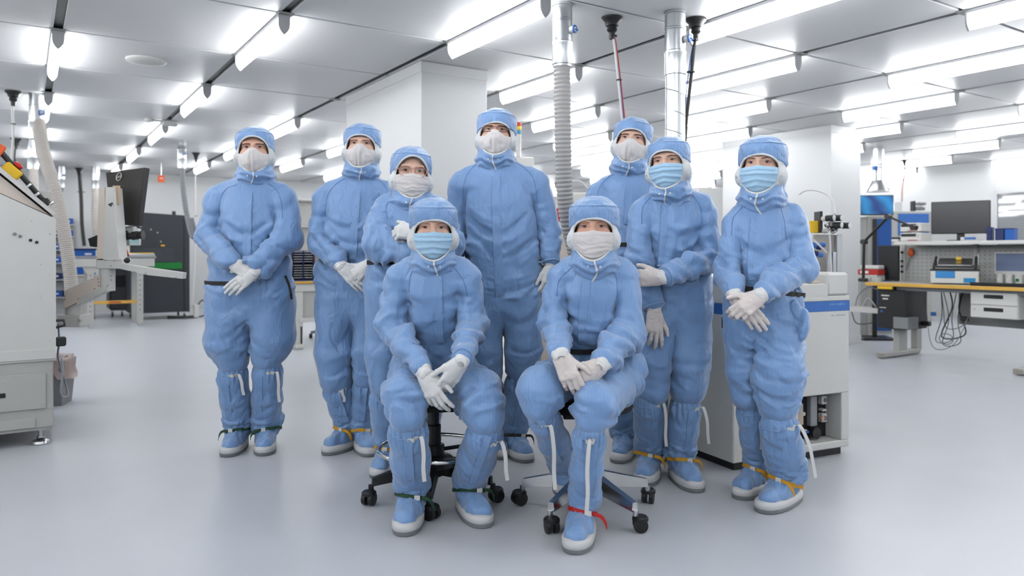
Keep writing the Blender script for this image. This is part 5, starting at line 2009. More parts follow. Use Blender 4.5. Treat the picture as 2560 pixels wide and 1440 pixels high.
# waste bin with a pink bag
b = fl(160, 1016)
BN = thing('waste_bin', 'grey waste bin with a clear pinkish bag beside the left machine', 'bin', (b.x - 0.13, b.y + 0.1, 0), 0.2)
vs = []
for (z, wx, wy) in ((0.0, 0.082, 0.10), (0.33, 0.105, 0.125)):
    vs.append([(-wx, -wy, z), (wx, -wy, z), (wx, wy, z), (-wx, wy, z)])
MB().add(vs[0] + vs[1], [(3, 2, 1, 0), (0, 1, 5, 4), (1, 2, 6, 5), (2, 3, 7, 6), (3, 0, 4, 7), (4, 5, 6, 7)]).build('bin_body', M_GREY, BN)
bg = MB()
rg_ = random.Random(4)
pr = []
n = 24
for k, (r, z) in enumerate(((0.112, 0.25), (0.130, 0.27), (0.128, 0.32), (0.112, 0.352), (0.085, 0.345))):
    for i in range(n):
        a = 2 * math.pi * i / n
        rr = r * (1 + 0.10 * rg_.uniform(-1, 1)) * (1.35 if (k == 0 and math.cos(a) > 0.5) else 1)
        pr.append((rr * math.cos(a), 1.15 * rr * math.sin(a), z + 0.012 * rg_.uniform(-1, 1) - (0.05 if (k == 0 and math.cos(a) > 0.5) else 0)))
bg.add(pr, [(k * n + i, k * n + (i + 1) % n, (k + 1) * n + (i + 1) % n, (k + 1) * n + i) for k in range(4) for i in range(n)])
bg.build('bin_bag', mat('bag_pink', srgb(232, 205, 198), 0.3, trans=0.3, alpha=0.75), BN, smooth=60)

# ------------------------------------------------------------------ back left: bench, dark cabinet, racks
def rt(name, label, cat, x, y, group=None):
    b_ = fl(x, y)
    return thing(name, label, cat, (b_.x, b_.y, 0), YAW, group)


def castor(t, x, y, r=0.035, m=None):
    w_ = MB().cyl((x - 0.012, y, r), (x + 0.012, y, r), r, n=16).build('castor', m or M_BLACK, t, smooth=40)
    MB().box((x, y, r * 2 + 0.005), (0.03, 0.04, 0.03), bev=0.004).build('fork', M_STEEL, w_)


DC = rt('dark_cabinet', 'tall dark grey machine cabinet with green stripe near the back wall', 'cabinet', 474, 795)
MB().prism([(0.0, 0, 0.11), (0.0, 0, 1.745), (-0.70, 0, 1.78), (-0.90, 0, 1.52), (-0.90, 0, 0.11)], (0, 0.75, 0)).build('cabinet_body', M_DGREY, DC)
MB().box((-0.085, -0.004, 0.93), (0.012, 0.01, 1.6), bev=0.002).build('edge_strip', M_BLACK, DC)
MB().box((-0.46, -0.004, 0.895), (0.68, 0.012, 0.11), bev=0.003).build('green_stripe', M_GREEN, DC)
MB().box((-0.55, -0.006, 1.08), (0.62, 0.012, 0.24), bev=0.004).build('door_panel', mat('dark_panel', (0.04, 0.045, 0.055), 0.4), DC)
MB().box((-0.42, -0.010, 1.235), (0.06, 0.008, 0.025), bev=0.002).build('warning_label', M_YELL, DC)
MB().cyl((-0.2, 0.3, 1.76), (-0.2, 0.3, 1.83), 0.03, n=12).build('top_knob', M_BLACK, DC)
MB().tube([(-0.35, -0.02, 0.03), (-0.1, -0.1, 0.02), (0.1, -0.05, 0.02)], 0.03, 8).build('floor_cable', M_BLACK, DC)
for (x, y) in ((-0.07, 0.08), (-0.83, 0.08), (-0.07, 0.68), (-0.83, 0.68)):
    castor(DC, x, y, 0.035)
MB().box((0.09, -0.08, 0.12), (0.08, 0.06, 0.22), bev=0.01).build('power_adapter', M_WHITE, DC)
MB().tube(catmull([(0.1, -0.08, 0.2), (0.2, -0.05, 0.3), (0.28, -0.05, 0.15), (0.2, -0.05, 0.03), (0.05, -0.02, 0.03)], 6), 0.012, 8).build('power_cord', M_BLACK, DC, smooth=60)
for (x, z) in ((-0.75, 1.55), (-0.6, 1.5), (-0.5, 1.45), (-0.45, 1.30), (-0.62, 0.98)):
    MB().lathe([(0.012, 0), (0.012, 0.008)], (x, -0.001, z), 8, (0, -1, 0)).build('bolt', M_LGREY, DC)

LW_ = rt('low_cabinet', 'lower dark grey wheeled unit left of the tall dark cabinet', 'cabinet', 338, 790)
MB().box((-0.20, 0.30, 0.50), (0.40, 0.6, 0.78), bev=0.03).build('unit_body', mat('dark_unit', (0.07, 0.075, 0.085), 0.4), LW_)
MB().box((-0.20, -0.004, 0.62), (0.30, 0.01, 0.20), bev=0.004).build('recess_panel', M_BLACK, LW_)
for (x, y) in ((-0.05, 0.06), (-0.35, 0.06), (-0.20, 0.06)):
    castor(LW_, x, y, 0.04)

BE = rt('workbench', 'grey perforated-leg workbench with yellow footrest in front of the dark cabinet', 'workbench', 350, 815)
MB().box((-0.38, 0.35, 1.045), (1.2, 0.8, 0.035), bev=0.004).build('worktop', M_GREY, BE)
MB().box((-0.38, -0.04, 0.965), (1.15, 0.03, 0.12), bev=0.004).build('front_rail', M_LGREY, BE)
MB().box((-0.1, 0.06, 1.075), (0.62, 0.06, 0.05), bev=0.006).build('conveyor_rail', M_STEEL, BE)
MB().box((-0.1, 0.15, 1.10), (0.62, 0.02, 0.03), bev=0.003).build('guide_rail', M_YELL, BE)
for x in (0.0, -0.66):
    lg_ = MB().box((x, 0.0, 0.50), (0.085, 0.05, 0.94), bev=0.006).build('leg', M_LGREY, BE)
    for k in range(9):
        MB().box((x, -0.027, 0.25 + 0.075 * k), (0.022, 0.005, 0.022), bev=0.002).build('slot', M_GREY, lg_)
    MB().prism([(x - 0.12, -0.03, 0.93), (x + 0.12, -0.03, 0.93), (x + 0.045, -0.03, 0.80), (x - 0.045, -0.03, 0.80)][::-1], (0, 0.04, 0)).build('leg_bracket', M_LGREY, lg_)
    MB().cyl((x, 0, 0.0), (x, 0, 0.06), 0.018, n=10).build('foot', M_STEEL, lg_)
    MB().box((x, 0.7, 0.51), (0.08, 0.05, 1.02), bev=0.006).build('leg', M_LGREY, BE)
MB().box((-0.34, 0.0, 0.375), (0.62, 0.035, 0.045), bev=0.005).build('footrest', M_YEL, BE)
MB().box((-0.34, -0.0185, 0.375), (0.16, 0.003, 0.018), bev=0.0).build('footrest_label', M_RED, BE)

# laptop like display on the bench
LP = thing('display', 'pale screen standing on the left workbench behind the microscope', 'display', (0, 0, 0), YAW)
lpw = Matrix.Translation(BE.location) @ Matrix.Rotation(YAW, 4, 'Z') @ Vector((-0.12, 0.42, 1.0625))
LP.location = lpw
MB().box((0, 0.0, 0.30), (0.36, 0.03, 0.26), bev=0.006).build('screen_frame', M_WHITE, LP)
MB().box((0, -0.016, 0.30), (0.32, 0.004, 0.22), bev=0.001).build('screen', mat('screen_teal', srgb(150, 185, 190), 0.3), LP)
MB().box((0, 0.02, 0.09), (0.05, 0.03, 0.18), bev=0.005).build('stand', M_WHITE, LP)
MB().box((0, 0.0, 0.008), (0.2, 0.16, 0.016), bev=0.004).build('base', M_WHITE, LP)

# blue bin racks by the left hose
RK = rt('bin_rack', 'tall rack of blue storage bins behind the thick beige hose', 'rack', 140, 786)
for x in (-0.45, 0.28):
    MB().box((x, 0.2, 0.85), (0.04, 0.04, 1.7), bev=0.004).build('upright', M_LGREY, RK)
for k, z in enumerate((0.30, 0.62, 0.92, 1.16, 1.40, 1.62)):
    MB().box((-0.085, 0.2, z), (0.76, 0.36, 0.025), bev=0.003).build('shelf', M_LGREY, RK)
    for i in range(4):
        x = -0.35 + 0.18 * i
        bb = MB().prism([(x - 0.08, 0.03, z + 0.014), (x + 0.08, 0.03, z + 0.014), (x + 0.08, 0.03, z + 0.12), (x - 0.08, 0.03, z + 0.12)][::-1], (0, 0.3, 0)).build('bin', M_BLUE if (i + k) % 3 else M_BLUED, RK)
        MB().box((x, 0.026, z + 0.07), (0.06, 0.004, 0.03), bev=0.001).build('bin_label', M_PAPER, bb)
BX = rt('blue_crate_table', 'low white table with a wide blue crate behind the far workbench', 'table', 262, 797)
MB().box((-0.34, 0.25, 0.36), (0.40, 0.45, 0.72), bev=0.01).build('table_body', M_LGREY, BX)
MB().box((-0.34, 0.25, 0.735), (0.46, 0.5, 0.03), bev=0.004).build('tabletop', M_WHITE, BX)
CR = thing('blue_crate', 'wide blue crate standing on the low white table', 'crate', Matrix.Translation(BX.location) @ Matrix.Rotation(YAW, 4, 'Z') @ Vector((-0.34, 0.25, 0.7515)), YAW)
MB().box((0, 0, 0.21), (0.42, 0.38, 0.42), bev=0.01).build('crate_body', M_BLUE, CR)
MB().box((0, 0, 0.42), (0.45, 0.42, 0.03), bev=0.005).build('crate_rim', M_BLUED, CR)
MB().box((0.10, -0.193, 0.34), (0.10, 0.006, 0.03), bev=0.001).build('crate_label', M_PAPER, CR)

T2 = rt('side_table', 'pale grey table with perforated legs just left of the leftmost person', 'table', 497, 762)
MB().box((0.10, 0.3, 1.02), (0.6, 0.6, 0.03), bev=0.004).build('tabletop', M_LGREY, T2)
MB().box((0.10, 0.0, 0.965), (0.6, 0.03, 0.07), bev=0.004).build('apron', M_LGREY, T2)
for x in (0.0, 0.34):
    for y in (0.02, 0.55):
        MB().box((x, y, 0.50), (0.08, 0.05, 1.0), bev=0.005).build('leg', M_LGREY, T2)
MB().box((0.1, 0.0, 0.36), (0.5, 0.03, 0.04), bev=0.004).build('footrest', M_YEL, T2)

# ------------------------------------------------------------------ bench between the two people on the left
B2 = rt('workbench', 'white workbench with yellow edge between the two people on the left', 'workbench', 745, 872)
MB().box((0.35, 0.35, 0.77), (0.95, 0.8, 0.022), bev=0.003).build('worktop', M_LGREY, B2)
MB().box((0.35, -0.055, 0.77), (0.96, 0.014, 0.028), bev=0.004).build('edge_strip', M_YEL, B2)
MB().box((-0.13, 0.35, 0.77), (0.014, 0.8, 0.028), bev=0.004).build('edge_strip', M_YEL, B2)
MB().box((0.35, -0.02, 0.71), (0.90, 0.04, 0.09), bev=0.004).build('front_rail', M_WHITE, B2)
MB().box((0.40, 0.0, 0.50), (0.72, 0.02, 0.36), bev=0.004).build('modesty_panel', M_LGREY, B2)
MB().box((0.40, -0.015, 0.33), (0.80, 0.04, 0.05), bev=0.004).build('cross_rail', M_WHITE, B2)
for x in (0.0, 0.78):
    l_ = MB().box((x, 0.0, 0.40), (0.10, 0.06, 0.72), bev=0.005).build('leg', M_WHITE, B2)
    MB().box((x + 0.03, -0.031, 0.16), (0.02, 0.004, 0.2), bev=0.001).build('slot', M_BLACK, l_)
    MB().box((x, 0.3, 0.025), (0.10, 0.75, 0.05), bev=0.012).build('foot', M_WHITE, l_)
    MB().box((x, 0.6, 0.40), (0.10, 0.06, 0.72), bev=0.005).build('leg', M_WHITE, B2)
w2 = Matrix.Translation(B2.location) @ Matrix.Rotation(YAW, 4, 'Z')
TR = thing('tray_rack', 'dark blue magazine rack full of silver trays on the white bench', 'rack', w2 @ Vector((0.10, 0.22, 0.781)), YAW)
for x in (-0.13, 0.13):
    MB().box((x, 0, 0.18), (0.018, 0.2, 0.36), bev=0.003).build('side_panel', M_BLUED, TR)
MB().box((0, 0.1, 0.18), (0.26, 0.012, 0.36), bev=0.003).build('back_panel', M_BLUED, TR)
MB().box((0, 0, 0.008), (0.26, 0.2, 0.016), bev=0.003).build('bottom', M_BLUED, TR)
MB().box((0.0, -0.1, 0.18), (0.012, 0.012, 0.34), bev=0.002).build('divider', M_BLUED, TR)
for k in range(11):
    z = 0.04 + 0.029 * k + (0.015 if k > 5 else 0)
    for x in (-0.062, 0.062):
        MB().box((x, -0.01, z), (0.10, 0.19, 0.008), bev=0.002).build('tray', M_STEEL, TR)
AC = thing('acrylic_cabinet', 'clear tan-framed cabinet standing behind the blue tray rack', 'cabinet', w2 @ Vector((0.30, 0.55, 0.781)), YAW)
for x in (-0.2, 0.05, 0.2):
    MB().box((x, -0.12, 0.5), (0.025, 0.025, 1.0), bev=0.003).build('post', mat('frame_tan', srgb(170, 150, 125), 0.4), AC)
for z in (0.02, 0.35, 0.65, 0.98):
    MB().box((0, 0, z), (0.44, 0.26, 0.014), bev=0.002).build('shelf', mat('acrylic', (0.75, 0.74, 0.72), 0.2, alpha=0.7), AC)
MB().box((0, 0.125, 0.5), (0.44, 0.01, 1.0), bev=0.002).build('back_pane', mat('acrylic_pane', (0.72, 0.70, 0.68), 0.2, alpha=0.5), AC)
MB().box((0.05, -0.125, 0.56), (0.05, 0.02, 0.02), bev=0.003).build('latch', M_YEL, AC)
b = fl(735, 868) - GB * 0.26 + GA * 0.12
BN2 = thing('waste_bin', 'dark waste bin half hidden behind the leftmost person', 'bin', (b.x, b.y, 0), YAW)
MB().lathe([(0.10, 0), (0.12, 0.36), (0.125, 0.37), (0.115, 0.372), (0.095, 0.02)], n=24).build('bin_body', mat('bin_dark', (0.08, 0.08, 0.085), 0.5), BN2, smooth=40)
MB().lathe([(0.128, 0.30), (0.132, 0.37), (0.11, 0.40), (0.10, 0.385)], n=24).build('bin_bag', mat('bag_pink', (0.8, 0.6, 0.55)), BN2, smooth=40)
b = fl(770, 846)
CH_ = thing('swivel_chair', 'black swivel chair mostly hidden behind the second person', 'chair', (b.x + 0.28, b.y + 0.15, 0), 0.3)
MB().lathe([(0.22, 0.44), (0.23, 0.46), (0.23, 0.50), (0.19, 0.52)], n=24).build('seat', M_BLACKM, CH_, smooth=40)
MB().cyl((0, 0, 0.1), (0, 0, 0.44), 0.025, n=12).build('gas_lift', M_BLACK, CH_, smooth=40)
MB().box((0, 0.2, 0.78), (0.34, 0.05, 0.36), bev=0.02).build('backrest', M_BLACKM, CH_)
MB().box((0, 0.22, 0.55), (0.05, 0.02, 0.25), bev=0.004).build('back_bar', M_BLACK, CH_)
for k in range(5):
    a = 2 * math.pi * k / 5 + math.pi * 1.05
    MB().tube([(0, 0, 0.11), (0.28 * math.cos(a), 0.28 * math.sin(a), 0.075)], [0.025, 0.016], 8).build('base_leg', M_GREY, CH_, smooth=40)
    MB().cyl((0.28 * math.cos(a) - 0.02, 0.28 * math.sin(a), 0.03), (0.28 * math.cos(a) + 0.02, 0.28 * math.sin(a), 0.03), 0.03, n=14).build('castor', M_BLACK, CH_, smooth=40)


# ------------------------------------------------------------------ stools
def stool_base(t, c, r, angs, m_leg, metal):
    for k, a in enumerate(angs):
        a = math.radians(a)
        d = Vector((math.cos(a), math.sin(a), 0))
        s = Vector((-d.y, d.x, 0))
        p0, p1 = d * 0.04 + Vector((0, 0, 0.145)), d * (r - 0.005) + Vector((0, 0, 0.098))
        mb = MB()
        vs = []
        for (p, w_, h) in ((p0, 0.055, 0.07), (p0.lerp(p1, 0.5), 0.045, 0.05), (p1, 0.034, 0.034)):
            vs += [p + s * w_ / 2 + Vector((0, 0, -h / 2)), p + s * w_ / 2 * 0.7 + Vector((0, 0, h / 2)), p - s * w_ / 2 * 0.7 + Vector((0, 0, h / 2)), p - s * w_ / 2 + Vector((0, 0, -h / 2))]
        fs = []
        for i in range(2):
            for j in range(4):
                fs.append((i * 4 + j, i * 4 + (j + 1) % 4, i * 4 + 4 + (j + 1) % 4, i * 4 + 4 + j))
        fs += [(3, 2, 1, 0), (8, 9, 10, 11)]
        l = mb.add(vs, fs).build('base_leg', m_leg, t)
        e = d * r
        cs = MB().cyl(e + Vector((0, 0, 0.085)), e + Vector((0, 0, 0.055)), 0.012, n=10).build('castor_fork', M_STEEL if metal else M_BLACK, l)
        off = Vector((math.cos(a + 0.9), math.sin(a + 0.9), 0)) * 0.018
        ax = Vector((-math.sin(a + 0.9), math.cos(a + 0.9), 0))
        w0 = e + off + Vector((0, 0, 0.030))
        wh = MB()
        for sg in (-1, 1):
            wh.lathe([(0.018, -0.011), (0.029, -0.009), (0.030, 0.0), (0.029, 0.009), (0.018, 0.011)], w0 + ax * 0.016 * sg, 18, ax)
        wh.build('castor_wheel', M_BLACK, l, smooth=40)
        MB().lathe([(0.033, 0.0), (0.033, 0.012), (0.026, 0.018)], w0 + Vector((0, 0, 0.016)), 14).build('castor_hood', M_BLACK, l, smooth=40)


S1 = thing('stool', 'black wheeled stool with chrome foot ring under the person in blue mask', 'stool', (-0.36, 3.42, 0))
stool_base(S1, None, 0.285, [-160 + 72 * k for k in range(5)], M_BLACK, False)
MB().lathe([(0.045, 0.10), (0.05, 0.17), (0.035, 0.20)], n=20).build('hub', M_BLACK, S1, smooth=40)
MB().lathe([(0.034, 0.19), (0.034, 0.33), (0.026, 0.335), (0.026, 0.45)], n=20).build('gas_lift', M_BLACK, S1, smooth=40)
ring = [(0.25 * math.cos(a), 0.25 * math.sin(a), 0.225) for a in np.linspace(0, 2 * math.pi, 49)[:-1]]
fr = MB().tube(ring, 0.0105, 12, closed=True).build('foot_ring', M_CHROME, S1, smooth=80)
for k in range(3):
    a = math.radians(20 + 120 * k)
    MB().cyl((0.03 * math.cos(a), 0.03 * math.sin(a), 0.215), (0.23 * math.cos(a), 0.23 * math.sin(a), 0.225), 0.009, n=10).build('ring_spoke', M_BLACK, fr, smooth=40)
MB().lathe([(0.05, 0.195), (0.05, 0.24), (0.04, 0.245)], n=18).build('ring_hub', M_BLACK, S1, smooth=40)
MB().box((0, 0, 0.42), (0.24, 0.22, 0.02), bev=0.004).build('seat_plate', M_BLACK, S1)
MB().lathe([(0.15, 0.425), (0.225, 0.432), (0.245, 0.455), (0.24, 0.485), (0.15, 0.495)], n=32).build('seat', M_BLACKM, S1, smooth=50)
MB().lathe([(0.10, 0.125), (0.11, 0.15), (0.085, 0.185), (0.05, 0.20)], n=24).build('base_cover', M_BLACK, S1, smooth=40)
MB().box((0.0, 0.24, 0.66), (0.30, 0.06, 0.26), bev=0.02).build('backrest', M_BLACKM, S1)
MB().tube([(0, 0.05, 0.44), (0, 0.25, 0.44), (0, 0.285, 0.50), (0, 0.28, 0.62)], 0.014, 8).build('back_bar', M_BLACK, S1, smooth=40)

S2 = thing('stool', 'wheeled stool with polished metal star base under the person in white mask', 'stool', (0.325, 3.23, 0))
stool_base(S2, None, 0.292, [90 + 72 * k for k in range(5)], M_ALUP, True)
MB().lathe([(0.042, 0.10), (0.045, 0.17), (0.035, 0.185)], n=20).build('hub', M_ALUP, S2, smooth=40)
MB().lathe([(0.030, 0.18), (0.030, 0.32), (0.022, 0.325), (0.022, 0.44)], n=18).build('gas_lift', M_BLACK, S2, smooth=40)
MB().box((0, 0, 0.43), (0.22, 0.22, 0.02), bev=0.004).build('seat_plate', M_BLACK, S2)
MB().lathe([(0.14, 0.44), (0.19, 0.447), (0.20, 0.46), (0.19, 0.476), (0.13, 0.48)], n=32).build('seat', M_BLACKM, S2, smooth=50)

# pocket bag at the hip of the rightmost person
p = P9


def pk(x, y, dd):
    return p.L((x, y, dd))


pv = [[pk(1974, 752, -0.16), pk(2000, 748, -0.17), pk(2022, 800, -0.13), pk(2028, 785, -0.02)],
      [pk(1976, 860, -0.15), pk(1996, 870, -0.16), pk(2012, 850, -0.12), pk(2014, 840, -0.02)]]
f = Field((pk(1960, 900, 0).x - 0.05, -0.28, pk(1980, 890, 0).z - 0.02), (pk(2040, 740, 0).x + 0.06, 0.1, pk(1980, 735, 0).z + 0.03), 0.006)
f.ell(pk(1999, 815, -0.085), (0.030, 0.075, 0.082), k=0.02, R=Matrix.Rotation(0.18, 3, 'Y'))
f.cone(pk(1985, 760, -0.10), pk(1992, 800, -0.10), 0.020, 0.024, k=0.02)
V, Q = f.net()
N = normals(V, Q)
V = V + N * limb_fold(V, pk(1994, 760, -0.09), pk(1998, 850, -0.08), 0.05, 1.4, 1.2, 0.014, seed=77)[:, None]
obj('hip_pocket', np_mesh('hip_pocket', V, Q, M_SUIT), p.root)
p.ribbon_px([(1806, 742), (1805, 780), (1806, 820)], 'belt_cord', M_BELT, 0.006)

# ------------------------------------------------------------------ white machine on the right
mc = fl(1833, 1160, 0.045)
WR = math.radians(25)
WM = thing('white_machine', 'white floor-standing machine with blue stripe beside the rightmost person', 'machine', (mc.x, mc.y, 0), WR)
W_, D_ = 0.825, 1.0
MB().box((W_ / 2, D_ / 2, 0.025), (W_ - 0.06, D_ - 0.06, 0.05), bev=0.003).build('plinth', M_BLACK, WM)
M_WM = mat('machine_offwhite', (0.74, 0.74, 0.72), 0.42, var=0.025)
hx0, hx1, hz0, hz1 = 0.45, 0.765, 0.085, 0.345
body = MB()
body.box(((hx0) / 2, D_ / 2, 0.45), (hx0, D_, 0.81), bev=0.006)
body.build('cabinet_body', M_WM, WM)
MB().box(((hx0 + W_) / 2, D_ / 2, (hz1 + 0.855) / 2), (W_ - hx0 + 0.002, D_, 0.855 - hz1), bev=0.006).build('front_panel', M_WM, WM)
MB().box(((hx0 + W_) / 2, D_ / 2, (0.045 + hz0) / 2), (W_ - hx0 + 0.002, D_, hz0 - 0.045), bev=0.006).build('front_panel', M_WM, WM)
MB().box(((hx1 + W_) / 2, D_ / 2, (hz0 + hz1) / 2), (W_ - hx1, D_, hz1 - hz0 + 0.002), bev=0.004).build('front_panel', M_WM, WM)
MB().box(((hx0 + hx1) / 2, 0.12, (hz0 + hz1) / 2), (hx1 - hx0 + 0.01, 0.02, hz1 - hz0 + 0.01), bev=0.002).build('gas_recess', M_BLACKM, WM, label='dark recess holding valves and gauges')
for (x, z, sx, sz, m) in ((0.545, 0.260, 0.04, 0.06, M_LGREY), (0.545, 0.205, 0.045, 0.07, mat('regulator_cream', (0.6, 0.5, 0.4), 0.4)), (0.505, 0.190, 0.05, 0.09, M_GREY),
                          (0.645, 0.240, 0.05, 0.17, mat('flow_tube', (0.35, 0.36, 0.38), 0.15)), (0.725, 0.295, 0.04, 0.05, M_PAPER), (0.725, 0.195, 0.04, 0.05, M_PAPER),
                          (0.725, 0.335, 0.03, 0.014, M_PAPER), (0.725, 0.238, 0.03, 0.014, M_PAPER), (0.580, 0.135, 0.03, 0.016, M_PAPER), (0.570, 0.230, 0.025, 0.02, M_PAPER)):
    MB().box((x, 0.095, z), (sx, 0.035, sz), bev=0.005).build('valve_block', m, WM)
for (x, z) in ((0.725, 0.295), (0.725, 0.195)):
    MB().lathe([(0.012, 0), (0.012, 0.004)], (x, 0.076, z), 12, (0, -1, 0)).build('dial', M_GREY, WM)
MB().cyl((0.635, 0.09, 0.125), (0.635, 0.05, 0.125), 0.032, n=18).build('motor', M_BLACK, WM, smooth=40)
MB().tube([(0.54, 0.09, 0.18), (0.545, 0.07, 0.15), (0.57, 0.07, 0.13), (0.60, 0.08, 0.13)], 0.008, 8).build('air_tube', M_BLUES, WM, smooth=50)
MB().cyl((0.692, 0.08, 0.20), (0.692, 0.06, 0.20), 0.012, n=12).build('flow_knob', mat('knob_copper', (0.7, 0.4, 0.3), 0.3), WM)
# blue stripe round the body, upper rim, sloping control head
MB().box((W_ / 2, D_ / 2, 0.826), (W_ + 0.004, D_ + 0.004, 0.056), bev=0.002).build('blue_stripe', M_BLUES, WM)
MB().box((W_ / 2, D_ / 2, 0.868), (W_ + 0.004, D_ + 0.004, 0.028), bev=0.004).build('rim', M_WM, WM)
MB().prism([(0.0, 0.0, 0.882), (0.0, 0.0, 0.945), (0.0, 0.30, 1.005), (0.0, D_, 1.005), (0.0, D_, 0.882)][::-1], (0.66, 0, 0)).build('control_head', M_WM, WM)
MB().box((0.742, 0.45, 0.945), (0.165, 0.90, 0.128), bev=0.014).build('side_cover', M_WM, WM)
M_SAND = mat('panel_sand', srgb(222, 208, 188), 0.5)
n_ = Vector((0, -0.07, 0.30)).normalized()
sl = math.atan2(0.06, 0.30)
MB().box((0.34, 0.152, 0.979), (0.40, 0.20, 0.008), bev=0.002, rot=Matrix.Rotation(sl, 3, 'X')).build('control_panel', M_SAND, WM)
MB().box((0.59, 0.152, 0.979), (0.09, 0.26, 0.008), bev=0.002, rot=Matrix.Rotation(sl, 3, 'X')).build('control_panel', M_SAND, WM)
MB().box((0.40, 0.152, 0.985), (0.05, 0.03, 0.006), bev=0.001, rot=Matrix.Rotation(sl, 3, 'X')).build('key', M_LGREY, WM)
MB().lathe([(0.012, 0), (0.012, 0.02)], (0.62, 0.34, 1.005), 14).build('lamp_button', M_GREEN, WM)
MB().lathe([(0.012, -0.012), (0.013, 0.0)], (0.62, 0.34, 1.016), 14).build('lamp_base', M_BLACK, WM)
MB().box((0.60, 0.40, 1.008), (0.28, 0.10, 0.008), bev=0.003).build('top_tray', M_STEEL, WM)
rl = random.Random(11)
for (x0, z0, n2, w2_, h2, gap, m2) in ((0.675, 0.836, 8, 0.011, 0.012, 0.0155, mat('letter_pale_blue', srgb(120, 165, 218), 0.5)), (0.685, 0.775, 11, 0.007, 0.008, 0.0105, mat('letter_grey', srgb(178, 184, 205), 0.5))):
    for k in range(n2):
        if n2 == 11 and k == 3:
            continue
        MB().box((x0 + gap * k, -0.0025 if n2 == 8 else -0.0006, z0 + rl.uniform(-0.001, 0.001)), (w2_ * rl.uniform(0.6, 1.0), 0.0014, h2 * rl.uniform(0.7, 1.0)), bev=0.0003).build('printed_mark', m2, WM)
MB().cyl((-0.012, 0.3, 0.62), (0.002, 0.3, 0.62), 0.008, n=12).build('side_screw', M_BLACK, WM)
hd = catmull([(-0.002, 0.28, 0.80), (-0.03, 0.28, 0.81), (-0.04, 0.28, 0.86), (-0.03, 0.28, 0.93), (-0.002, 0.28, 0.94)], 5)
MB().tube(hd, 0.007, 8).build('side_handle', M_CHROME, WM, smooth=50)
MB().box((0.16, 0.6, 1.03), (0.25, 0.3, 0.05), bev=0.01).build('top_plate', M_STEEL, WM)

# gas panel standing behind the machine
GPD = 5.0
gp0 = px(2075, 600, GPD)
GP = thing('gas_panel', 'steel gas panel with black pressure regulators behind the white machine', 'gas panel', (gp0.x, GPD, 0))


def gq(x, y, dd=0.0):
    return px(x, y, GPD + dd) - GP.location


def gbox(x0, y0, x1, y1, th, dd=0.0):
    a, b = gq(x0, y0, dd), gq(x1, y1, dd)
    return ((a.x + b.x) / 2, dd + th / 2, (a.z + b.z) / 2), (abs(b.x - a.x), th, abs(b.z - a.z))


MB().box((-0.02, 0.15, 0.42), (0.17, 0.2, 0.84), bev=0.01).build('base_cabinet', M_LGREY, GP)
MB().box(*gbox(2034, 586, 2092, 690, 0.02, 0.16), bev=0.003).build('back_plate', mat('panel_stone', (0.5, 0.48, 0.46), 0.5), GP)
MB().box(*gbox(2092, 585, 2106, 690, 0.04, 0.12), bev=0.003).build('perforated_rail', M_STEEL, GP)
MB().box(*gbox(2050, 528, 2057, 582, 0.10, 0.02), bev=0.002).build('bracket_plate', M_BLACK, GP)
for (x0, y0, x1, y1) in ((2066, 546, 2085, 545), (2086, 545, 2104, 545), (2084, 563, 2104, 563), (2106, 564, 2124, 564)):
    a, b = gq(x0, y0, -0.02), gq(x1, y1, -0.06)
    rg2 = MB().cyl(a, b, 0.021, n=18).build('regulator', M_BLACK, GP, smooth=40)
    MB().lathe([(0.019, -0.002), (0.019, 0.004), (0.012, 0.007)], b, 16, b - a).build('gauge_face', M_PAPER, rg2, smooth=40)
for (x, y, r, m) in ((2062, 546, 0.016, M_WHITE), (2070, 562, 0.014, M_STEEL), (2078, 560, 0.018, M_WHITE), (2074, 572, 0.012, M_STEEL), (2064, 577, 0.015, M_LGREY), (2085, 578, 0.014, M_STEEL), (2092, 566, 0.016, M_STEEL)):
    MB().lathe([(r, -0.02), (r * 1.2, -0.01), (r * 1.2, 0.01), (r, 0.02)], gq(x, y, 0.0), 12, (0.3, -1, 0.2)).build('valve', m, GP, smooth=40)
MB().box(*gbox(2026, 552, 2048, 582, 0.03, 0.05), bev=0.003).build('yellow_tag', M_YELL, GP)
for (x0, x1, y0) in ((2066, 2078, 630), (2079, 2090, 630)):
    c0 = gq((x0 + x1) / 2, y0, 0.05)
    MB().cyl((c0.x, 0.05, 0.845), (c0.x, 0.05, c0.z), 0.016, n=16).build('steel_cylinder', M_STEEL, GP, smooth=40)
for k, (x, y) in enumerate(((2036, 612), (2046, 617), (2056, 611), (2038, 632), (2050, 636))):
    MB().cyl(gq(x - 6, y, 0.03), gq(x + 6, y + 2, 0.03), 0.016, n=12).build('blue_fitting', M_BLUED if k % 2 else M_BLUES, GP, smooth=40)
MB().tube(catmull([gq(2034, 600, 0.0), gq(2050, 615, -0.02), gq(2066, 631, 0.0)], 5), 0.006, 8).build('air_tube', M_CABLEW, GP, smooth=50)
MB().tube(catmull([gq(2074, 585, 0.0), gq(2076, 620, 0.0), gq(2079, 684, 0.0)], 5), 0.006, 8).build('air_tube', M_CABLEW, GP, smooth=50)
MB().tube(catmull([gq(1996, 486, 0.3), gq(2015, 476, 0.3), gq(2040, 476, 0.25), gq(2070, 488, 0.2), gq(2084, 510, 0.15), gq(2087, 535, 0.1)], 6), 0.007, 8).build('air_tube', M_CABLEW, GP, smooth=50)
MB().box(*gbox(2034, 690, 2104, 700, 0.1, 0.05), bev=0.003).build('lower_tray', M_GREY, GP)
MB().box(*gbox(2034, 640, 2048, 676, 0.04, 0.05), bev=0.003).build('valve_manifold', M_LGREY, GP)

